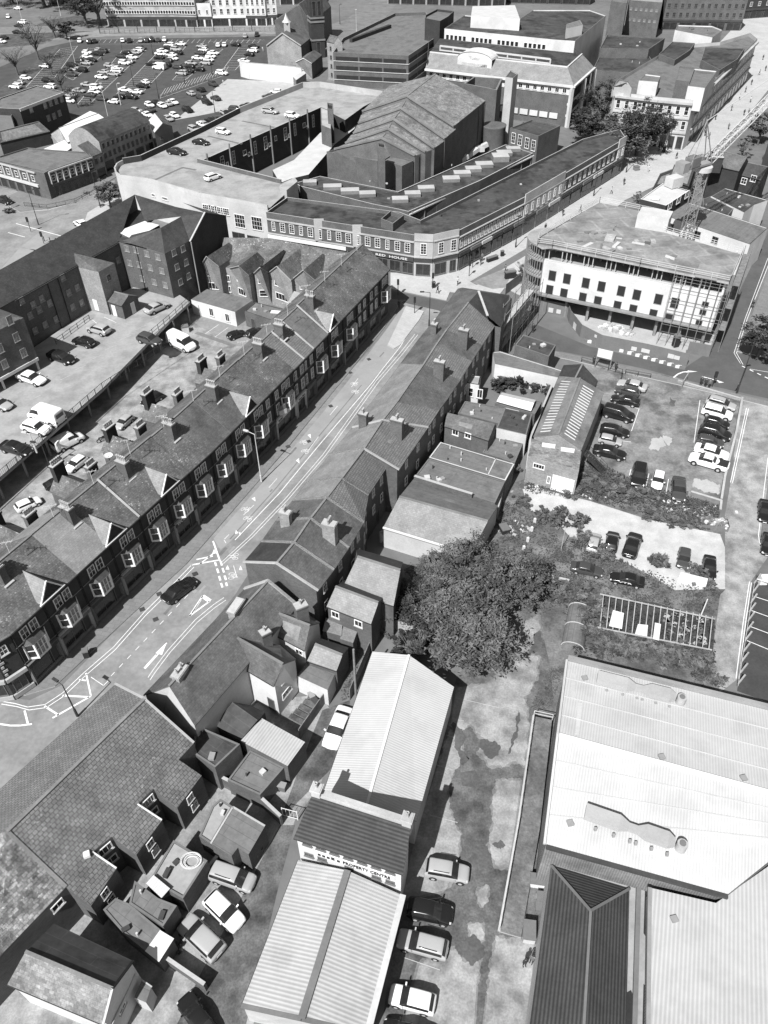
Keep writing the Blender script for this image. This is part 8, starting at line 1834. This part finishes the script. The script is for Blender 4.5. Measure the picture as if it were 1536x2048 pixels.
scatter(Q('1120,1220 1180,1190 1430,1240 1430,1330 1150,1310'), 5000, .13, 'leaf_dark', .3, 3)
scatter(Q('1100,1330 1130,1335 1100,1420 1060,1420 1075,1380'), 1200, .07, 'leaf', .08, 4)
scatter(Q('700,1270 740,1290 700,1400 680,1400 690,1320'), 900, .08, 'leaf', .15, 6)
scatter(Q('1215,765 1245,735 1310,745 1300,775 1240,790'), 1200, .07, 'leaf_pale', .1, 7)
# ---------------- people ----------------
P_ = [((798, 617), (790, 640), 'walk', 'cloth_dark', 'person in dark clothes walking on the shaded terrace pavement'), ((875, 587), (860, 580), 'walk', 'cloth_dark', 'person in dark coat crossing the plaza in front of the corner pavilion'),
 ((961, 530), (975, 520), 'walk', 'cloth_dark', 'person in dark clothes beside the traffic signal in the plaza'), ((964, 522), (950, 535), 'stand', 'cloth_mid', 'person in grey standing close behind the traffic signal'),
 ((1125, 432), (1140, 420), 'walk', 'cloth_dark', 'person walking alone midway along the parade'), ((1247, 370), (1260, 360), 'walk', 'cloth_dark', 'person in black near the end of the parade'), ((1296, 344), (1300, 330), 'walk', 'cloth_pale', 'person with pale trousers in the middle of the pedestrian street'),
 ((1409, 272), (1415, 262), 'stand', 'cloth_dark', 'left person of the group outside the cream corner building'), ((1413, 275), (1405, 270), 'stand', 'cloth_pale', 'person in white top of the group outside the cream corner building'), ((1417, 278), (1412, 270), 'stand', 'cloth_mid', 'right person of the group outside the cream corner building'),
 ((1456, 259), (1465, 250), 'walk', 'cloth_mid', 'person carrying a bag past the crane jib'), ((1487, 231), (1495, 222), 'walk', 'cloth_dark', 'left person of the pair by the dark paving strip'), ((1496, 230), (1502, 220), 'walk', 'cloth_mid', 'right person of the pair by the dark paving strip'), ((1530, 142), (1536, 130), 'walk', 'cloth_dark', 'distant person at the right edge of the shopping street'),
 ((1186, 730), (1190, 722), 'stand', 'cloth_dark', 'person in black at the lot railing, left'), ((1230, 742), (1236, 732), 'walk', 'cloth_dark', 'person in dark clothes walking along the lot railing'), ((1473, 784), (1465, 775), 'walk', 'cloth_dark', 'person by the tall lamp at the right'), ((1503, 617), (1498, 630), 'walk', 'cloth_dark', 'person in dark clothes on the side street pavement'),
 ((1048, 1932), (1055, 1950), 'stand', 'cloth_dark', 'left of two people standing in the concrete yard'), ((1062, 1926), (1055, 1940), 'stand', 'cloth_mid', 'right of two people standing in the concrete yard'),
 ((1400, 772), (1405, 765), 'stand', 'cloth_dark', 'left of three people sitting out by the lot corner'), ((1409, 775), (1412, 765), 'stand', 'cloth_dark', 'middle of three people by the lot corner'), ((1417, 777), (1412, 768), 'stand', 'cloth_mid', 'right of three people by the lot corner'), ((1065, 665), (1060, 655), 'stand', 'cloth_dark', 'person beside the square building under the scaffold'),
 ((447, 170), (452, 175), 'walk', 'cloth_pale', 'person walking on the rough ground of the car park'), ((183, 208), (190, 212), 'walk', 'cloth_dark', 'person in black at the near end of the car park'), ((526, 103), (526, 110), 'walk', 'cloth_pale', 'person beside the brick hall in the car park')]
for px, fc, ps, tp, lab in P_: person(px, fc, lab, ps, tp, 'cloth_dark' if tp != 'cloth_pale' else 'cloth_pale', z=.12 if px[1] < 700 and px[0] > 700 or px == (798, 617) else .02)
rnd = random.Random(21)
for k in range(16):
    x, y = [(1446, 208), (1462, 222), (1478, 200), (1490, 185), (1502, 170), (1518, 150), (1500, 205), (1430, 240), (1352, 318), (1290, 322), (1222, 388), (1160, 425), (1090, 462), (1010, 545), (915, 570), (1525, 120)][k]
    person((x, y), (x+rnd.uniform(-9, 9), y+rnd.uniform(-6, 6)), ['person among the walkers on the upper shopping street, %s nearest' % od(q) for q in range(8)][7-k] if k < 8 else 'lone walker on the pedestrian street paving, %s from the right' % od(k-8), 'walk', ['cloth_dark', 'cloth_mid', 'cloth_pale', 'cloth_dark'][k % 4], 'cloth_dark', z=.12)
# ---------------- lamps, signals, street furniture ----------------
lamp((523, 963), 8.2, 'tall street lamp standing before the oriel bays on the left pavement', (-1.2, .6), m='metal')
lamp((155, 1432), 5.5, 'street lamp with dark head beside the tiled building', (-.8, .5))
lamp((858, 652), 6.5, 'street lamp on the right pavement near the plaza', (-1.4, 0))
lamp((1031, 495), 6.5, 'black lamp column on the parade pavement', (.1, .1))
lamp((1473, 786), 10.5, 'tall dark lamp column at the lot corner', (.3, .1)); lamp((1187, 392), 6, 'lamp column before the far half of the parade', (.1, .1)); lamp((1252, 345), 7, 'lamp column beside the planter in the pedestrian street', (.1, .1)); lamp((1461, 170), 8, 'lamp column near the crane jib tip', (.2, .2)); lamp((1318, 302), 7, 'left of two slim lamp columns before the cream building', (.1, .1)); lamp((1335, 300), 7, 'right of two slim lamp columns before the cream building', (.1, .1))
lamp((201, 415), 8, 'lamp column beside the round tree', (.8, .3)); lamp((77, 449), 7.5, 'lamp column over the traffic signals at the bend', (1.3, .3)); lamp((106, 915+35), 5.5, 'dark lamp in the back lane near the white van', (-1.2, .3), z=0)
lamp((74, 905), 3.2, 'slim white lamp at the parking deck railing', (-.8, .2), z=ZD, m='metal')
for i, (x, y, h, lab) in enumerate([(152, 133, 9, 'white mast in the left car park bays'), (218, 242, 10, 'white mast behind the barrel roofed warehouse'), (122, 32, 9, 'pale mast in front of the top left trees'), (52, 68, 12, 'tallest pale mast at the far junction'), (713, 66, 8, 'white mast on the multi-storey parapet'), (680, 48, 7, 'slim mast behind the stair tower'), (318, 198, 7, 'dark lamp in the middle of the car park'), (370, 168, 6, 'lamp left of the rough ground'), (430, 225, 6, 'dark lamp by the retail parapet'), (268, 172, 6, 'lamp in the third row of the car park'), (248, 118, 6, 'lamp in the second row of the car park'), (242, 210, 6, 'pale lamp near the warehouse roof'), (425, 150, 6, 'lamp in the right rows of the car park'), (306, 110, 6, 'lamp between the third and fourth rows'), (205, 120, 6, 'lamp between the first and second rows')]):
    lamp((x, y), h, lab, (.7, 0) if h < 8 else (0, 0), m='metal' if 'white' in lab or 'pale' in lab else 'metal_dark', r=.1)
def signal(px, lab, h=3.2, z=.12):
    g = G(*px, z); t = thing('traffic_signal', lab, 'traffic signal', g); MB().cyl(g, g+Vector((0, 0, h)), .07, .07, 'metal_dark', 8).build('pole', t); MB().box((g.x, g.y-.15, g.z+h-1.0), .42, .3, 1.05, 'black').build('signal_head', t)
signal((865, 577), 'traffic signal with black backing board in the middle of the plaza'); signal((945, 535), 'pair of signals at the kerb of the parade, left pole'); signal((938, 552), 'signal post at the plaza crossing'); signal((829, 626), 'signal on the triangular island'); signal((20, 418), 'signal at the left junction, outer'); signal((88, 487), 'signal cluster on the crossing island', 2.6); signal((62, 463), 'signal on the far side of the island'); signal((1424, 773), 'round dark sign and post by the lot corner', 2.8); signal((796, 590), 'slim signal post at the mouth of the cross street')
for i, (x, y) in enumerate(Q('89,482 101,484 113,485 1052,520')[:3]): o = MB().cyl(G(x, y, .1), G(x, y, .1)+Vector((0, 0, 1)), .1, .1, 'black', 8).build('bollard'); tag(o, ['left', 'middle', 'right'][i]+' black bollard of the three on the crossing island', 'bollard', 'bollards on the crossing island')
def litter(px, lab, z=.12, s_=(.6, .5, 1.2), m='black', name='litter_bin', cat='litter bin', rz=.3):
    g = G(*px, z); t = thing(name, lab, cat, g, rz); MB().prism([(-s_[0]/2, -s_[1]/2), (s_[0]/2, -s_[1]/2), (s_[0]/2, s_[1]/2), (-s_[0]/2, s_[1]/2)], 0, s_[2]*.85, m).build('body', t, local=True); MB().prism([(-s_[0]/2-.04, -s_[1]/2-.04), (s_[0]/2+.04, -s_[1]/2-.04), (s_[0]/2+.04, s_[1]/2+.04), (-s_[0]/2-.04, s_[1]/2+.04)], s_[2]*.85, s_[2], 'flat_mid').build('lid', t, local=True)
litter((867, 575), 'black litter bin on the plaza before the corner pavilion'); litter((1004, 512), 'small black bin on the parade pavement'); litter((1020, 556), 'black utility cabinet beside the planter', s_=(2.2, .7, 1.5), name='utility_cabinet', cat='cabinet'); litter((984, 521), 'long dark bench unit on the parade pavement', s_=(2.6, .7, .9), name='planter_bench', cat='bench', rz=.6)
litter((174, 1312), 'black round topped bin on the shaded pavement at the corner', s_=(.6, .6, 1.1)); litter((1272, 340), 'stone planter drum in the pedestrian street', s_=(1.2, 1.2, 1.0), m='stone_dark', name='planter', cat='planter'); litter((1327, 305), 'black information board at the foot of the slim lamps', s_=(.9, .2, 1.8), name='information_board', cat='sign'); litter((1350, 692), 'black upright cabinet inside the hoarding', s_=(.9, .9, 2.2), name='site_cabinet', cat='cabinet')
raised('planter_bed', Q('1036,548 1052,541 1056,558 1040,566'), 'soil', .45)
fence(Q('50,413 95,418 150,406 195,385'), 1.0, 'pedestrian guardrail around the bend by the pub', 'metal_dark', kind='bars')
fence(Q('1162,725 1243,750 1240,765'), 1.1, 'dark railing along the top of the car lot', 'metal_dark'); fence(Q('1250,748 1300,757'), .9, 'low rail at the lot entrance', 'metal_dark')
fence([(200+i*40, 68-i*.6) for i in range(10)], 1.6, 'long dark fence between far road and car park', 'metal_dark', kind='bars')
fence(Q('322,196 395,168 455,147'), 1.0, 'pale low fence dividing the car park', 'metal', kind='rail', step=2.5)
for i in range(9):
    a = (200+i*38, 66-i*.6); o = MB().bar(G(*a), G(*a)+Vector((0, 0, 3.4)), .25, 'metal_dark').build('timber_post'); tag(o, 'dark upright post along the far road, %s from the left' % od(i), 'post', 'dark posts along the far road')
wallrun(Q('1482,802 1470,870 1447,960 1440,1005'), .8, 'low brick wall between the car lot and the rough lane', m='brick_pale'); wallrun(Q('1355,765 1482,802'), .5, 'low kerb wall at the top of the car lot', m='brick_pale')
wallrun(Q('1380,990 1440,1008 1438,1026'), .7, 'lichened low wall at the foot of the car lot', m='stone_dark')
g = G(1425, 1053); t = thing('skip', 'open rubbish skip full of debris by the gravel exit', 'skip', g, -.15); MB().prism([(-1.8, -.8), (1.8, -.8), (1.8, .8), (-1.8, .8)], 0, .9, 'flat_mid', top=False).build('skip_body', t, local=True); mb = MB(); rnd = random.Random(5)
for k in range(30): mb.box((rnd.uniform(-1.5, 1.5), rnd.uniform(-.6, .6), .5), rnd.uniform(.2, .6), rnd.uniform(.2, .5), rnd.uniform(.2, .6), rnd.choice(['flat_white', 'timber', 'slab_pale']), rnd.uniform(0, 3))
mb.build('debris', t, local=True)
# sign board on two posts
g = G(1204, 738); t = thing('site_sign', 'large blank white sign board on two posts beside the road', 'sign', g); a, b_ = G(1189, 735), G(1218, 742)
for p in (a, b_): MB().bar(p, p+Vector((0, 0, 3.6)), .12, 'steel').build('post', t)
MB().bar(a+Vector((0, 0, 2.9)), b_+Vector((0, 0, 2.9)), .08, 'flat_white', 1.5).build('board', t)
a, b_ = G(1362, 778), G(1372, 762); t = thing('signboard', 'small white notice board leaning at the lot entrance', 'sign', a)
for p in (a, b_): MB().bar(p, p+Vector((0, 0, 1.6)), .08, 'steel').build('post', t)
MB().bar(a+Vector((0, 0, 1.1)), b_+Vector((0, 0, 1.1)), .06, 'flat_pale', .8).build('board', t)
# white metal pole with shadow, tunnel shelter, containers, derelict glasshouse
pole((1398, 1240), 3.6, 'leaning white pole at the corner of the derelict glasshouse', name='white_pole', m='flat_white', r=.09); pole((1122, 1100), 3.6, 'slim rusty pole standing in the rough grass', name='rusty_pole', m='timber_pale', r=.06)
pole((712, 1392), 8.0, 'timber telegraph pole in the narrow yard', name='telegraph_pole', m='timber', r=.14)
t = thing('white_container', 'low white slab container on the rough grass', 'container', G(1385, 1170)); MB().prism([G(1355, 1162), G(1358, 1154), G(1412, 1167), G(1409, 1179)], 0, .9, 'flat_white').build('body', t); MB().box(G(1388, 1168, .9), .4, .4, .1, 'flat_mid').build('hatch', t)
wallrun(Q('1090,1156 1137,1168'), .7, 'short white painted wall beyond the tree cluster', m='render_white')
t = thing('tunnel_shelter', 'torn half round tunnel shelter on the rough grass', 'shelter', G(1150, 1260)); a, b_, c, d = G(1138, 1212), G(1180, 1222), G(1168, 1302), G(1122, 1290); mb = MB()
for k in range(10):
    t0, t1 = pi*k/10, pi*(k+1)/10
    def pp_(u, v, th): p = lerp(lerp(a, b_, (1-cos(th))/2), lerp(d, c, (1-cos(th))/2), v); return V2(p, .9*sin(th)+.02)
    mb.mesh([pp_(0, 0, t0), pp_(0, 1, t0), pp_(0, 1, t1), pp_(0, 0, t1)], [(0, 1, 2, 3)], 'felt', True)
mb.build('cover', t)
for v in (0, .5, 1):
    mb = MB()
    for k in range(10): mb.bar(pp_(0, v, pi*k/10)+Vector((0, 0, .04)), pp_(0, v, pi*(k+1)/10)+Vector((0, 0, .04)), .07, 'metal')
    mb.build('hoop', t)
t = thing('derelict_glasshouse', 'derelict glasshouse with bare pale rafters and a few intact white panes', 'glasshouse', G(1310, 1260)); zf = .35
fl = [G(*p, .06) for p in Q('1200,1190 1310,1205 1430,1240 1425,1330 1190,1270')]; mb = MB(); mb.face(fl[::-1] if (fl[1]-fl[0]).cross(fl[2]-fl[0]).z < 0 else fl, 'flat_dark'); mb.build('floor', t)
for k in range(18):
    x0 = 1207+k*12.8; y0 = 1189+k*2.6; A_, B_ = G(x0, y0, 1.4), G(x0-7, y0+64, 1.4); MB().bar(A_, B_, .1, 'timber_pale', .12).build('rafter', t)
MB().bar(G(1200, 1188, 1.35), G(1430, 1238, 1.35), .12, 'timber_pale').bar(G(1196, 1255, 1.35), G(1424, 1300, 1.35), .12, 'timber_pale').build('wall_plate', t)
for pts in ('1226,1220 1248,1226 1244,1258 1218,1252', '1276,1248 1296,1250 1294,1273 1270,1268', '1310,1245 1322,1248 1318,1281 1306,1278'):
    mb = MB(); slab(mb, [G(*p, 1.5) for p in Q(pts)], .03, 'flat_white'); mb.build('glass_panel', t)
mb = MB(); rnd = random.Random(9)
for k in range(60): x, y = rnd.uniform(1330, 1415), rnd.uniform(1225, 1290); mb.box(G(x, y, .07), rnd.uniform(.2, .7), rnd.uniform(.2, .6), .12, rnd.choice(['slab_pale', 'weeds_light', 'timber']), rnd.uniform(0, 3))
mb.build('broken_panes', t)
# timber posts with wire at the tarmac lot
for i, (x, y) in enumerate(Q('1509,1166 1505,1186 1501,1206 1498,1224 1495,1243 1493,1262 1490,1281 1487,1303 1483,1323 1481,1345 1476,1368')):
    g = G(x, y); o = MB().bar(g, g+Vector((.35, .1, 1.5)), .14, 'timber_pale').build('fence_post'); tag(o, 'leaning pale post of the lot fence, %s from the far end' % od(i), 'post', 'leaning posts along the tarmac lot')
mb = MB().bar(G(1509, 1166, 1), G(1476, 1372, 1), .04, 'metal').bar(G(1509, 1166, .5), G(1476, 1372, .5), .04, 'metal'); tag(mb.build('fence_wire'), 'straining wires linking the leaning posts of the tarmac lot', 'fence')
t = thing('lot_gate', 'white barrier gate at the top of the tarmac lot', 'gate', G(1525, 1160)); MB().bar(G(1514, 1158, 1.0), G(1560, 1172, 1.0), .1, 'flat_white').bar(G(1514, 1158, .5), G(1560, 1172, .5), .1, 'flat_white').build('bar', t); MB().box(G(1524, 1166), .9, .7, 1.2, 'flat_white').build('gate_post', t)
# cabinets beside the workshop
for i, (x, y, a_, b2, h, lab) in enumerate([(1074, 1766, 1.3, .9, .9, 'white air conditioning unit at the top of the workshop wall'), (1083, 1800, .9, .8, .8, 'white cylinder unit below the air conditioner'), (1057, 1868, .95, 1.5, 1.0, 'pale rounded storage bin by the end of the ramp'), (1078, 1818, .7, .7, .7, 'small dark bin beside the white cylinder unit'), (1000, 1330, .8, .6, .5, 'small stone lump on the concrete')][:4]):
    litter((x, y), lab, .02, (a_, b2, h), 'flat_white' if i < 2 else ('flat_pale' if i == 2 else 'flat_mid'), name=['air_conditioning_unit', 'equipment_unit', 'storage_bin', 'bin'][i], cat=['air conditioner', 'equipment', 'bin', 'bin'][i], rz=-.15)
litter((310, 660-2), 'white wheeled skip bin under the deck', .0, (1.3, 1.0, 1.2), 'flat_grey', name='skip_bin', cat='bin') if 0 else litter((371, 664), 'pale open topped bin beside the white high roofed van', .0, (1.3, 1.0, 1.3), 'flat_pale', name='skip_bin', cat='bin')
g = G(218, 917, 7); t = thing('satellite_dish', 'pale satellite dish on the rear of the left terrace', 'satellite dish', g); MB().lathe((g.x, g.y, 7.3), [(.05, 0), (.4, .06), (.6, .22)], 'flat_white', 14).build('dish', t); MB().bar((g.x, g.y, 6.0), (g.x, g.y, 7.35), .08, 'metal_dark').build('bracket', t)
t = thing('hanging_sign', 'small projecting pub sign beside the long white fascia', 'sign', G(568, 850, 3)); p = G(566, 824, 4.2); MB().box((p.x, p.y, 3.8), 1.3, .12, .8, 'flat_pale', .7).build('board', t); MB().box((p.x, p.y, 4.7), 1.1, .12, .7, 'flat_mid', .7).build('board', t)
rnd = random.Random(11); mb = MB()
for k in range(160):
    x, y = rnd.choice([(1095, 965), (1175, 985), (1340, 1010), (1400, 1025), (1030, 1060), (1060, 975)]); x += rnd.gauss(0, 22); y += rnd.gauss(0, 7); mb.box(G(x, y, .02), rnd.uniform(.1, .5), rnd.uniform(.1, .4), rnd.uniform(.05, .25), rnd.choice(['flat_white', 'slab_pale', 'flat_mid']), rnd.uniform(0, 3))
tag(mb.build('rubble'), kind='stuff')
litter((1082, 957), 'black wheeled trade bin at the workshop front', .02, (1.6, 1.0, 1.1), 'flat_dark', name='trade_bin', cat='bin', rz=-.25)
litter((1008, 1062), 'black toppled container on the rough grass', .02, (1.0, 1.3, .8), 'black', name='trade_bin', cat='bin')
for i, (x, y) in enumerate(Q('1069,1045 1063,1062 1055,1083 1047,1100')): o = MB().box(G(x, y, .02), .28, .28, .7, 'flat_white', .3).build('marker_stone'); tag(o, 'pale marker stub on the rough grass, %s from the top' % od(i), 'marker', 'marker stubs on the rough grass')
# ---------------- final clean-up ----------------
for m_ in list(bpy.data.materials):
    if m_.users == 0: bpy.data.materials.remove(m_)
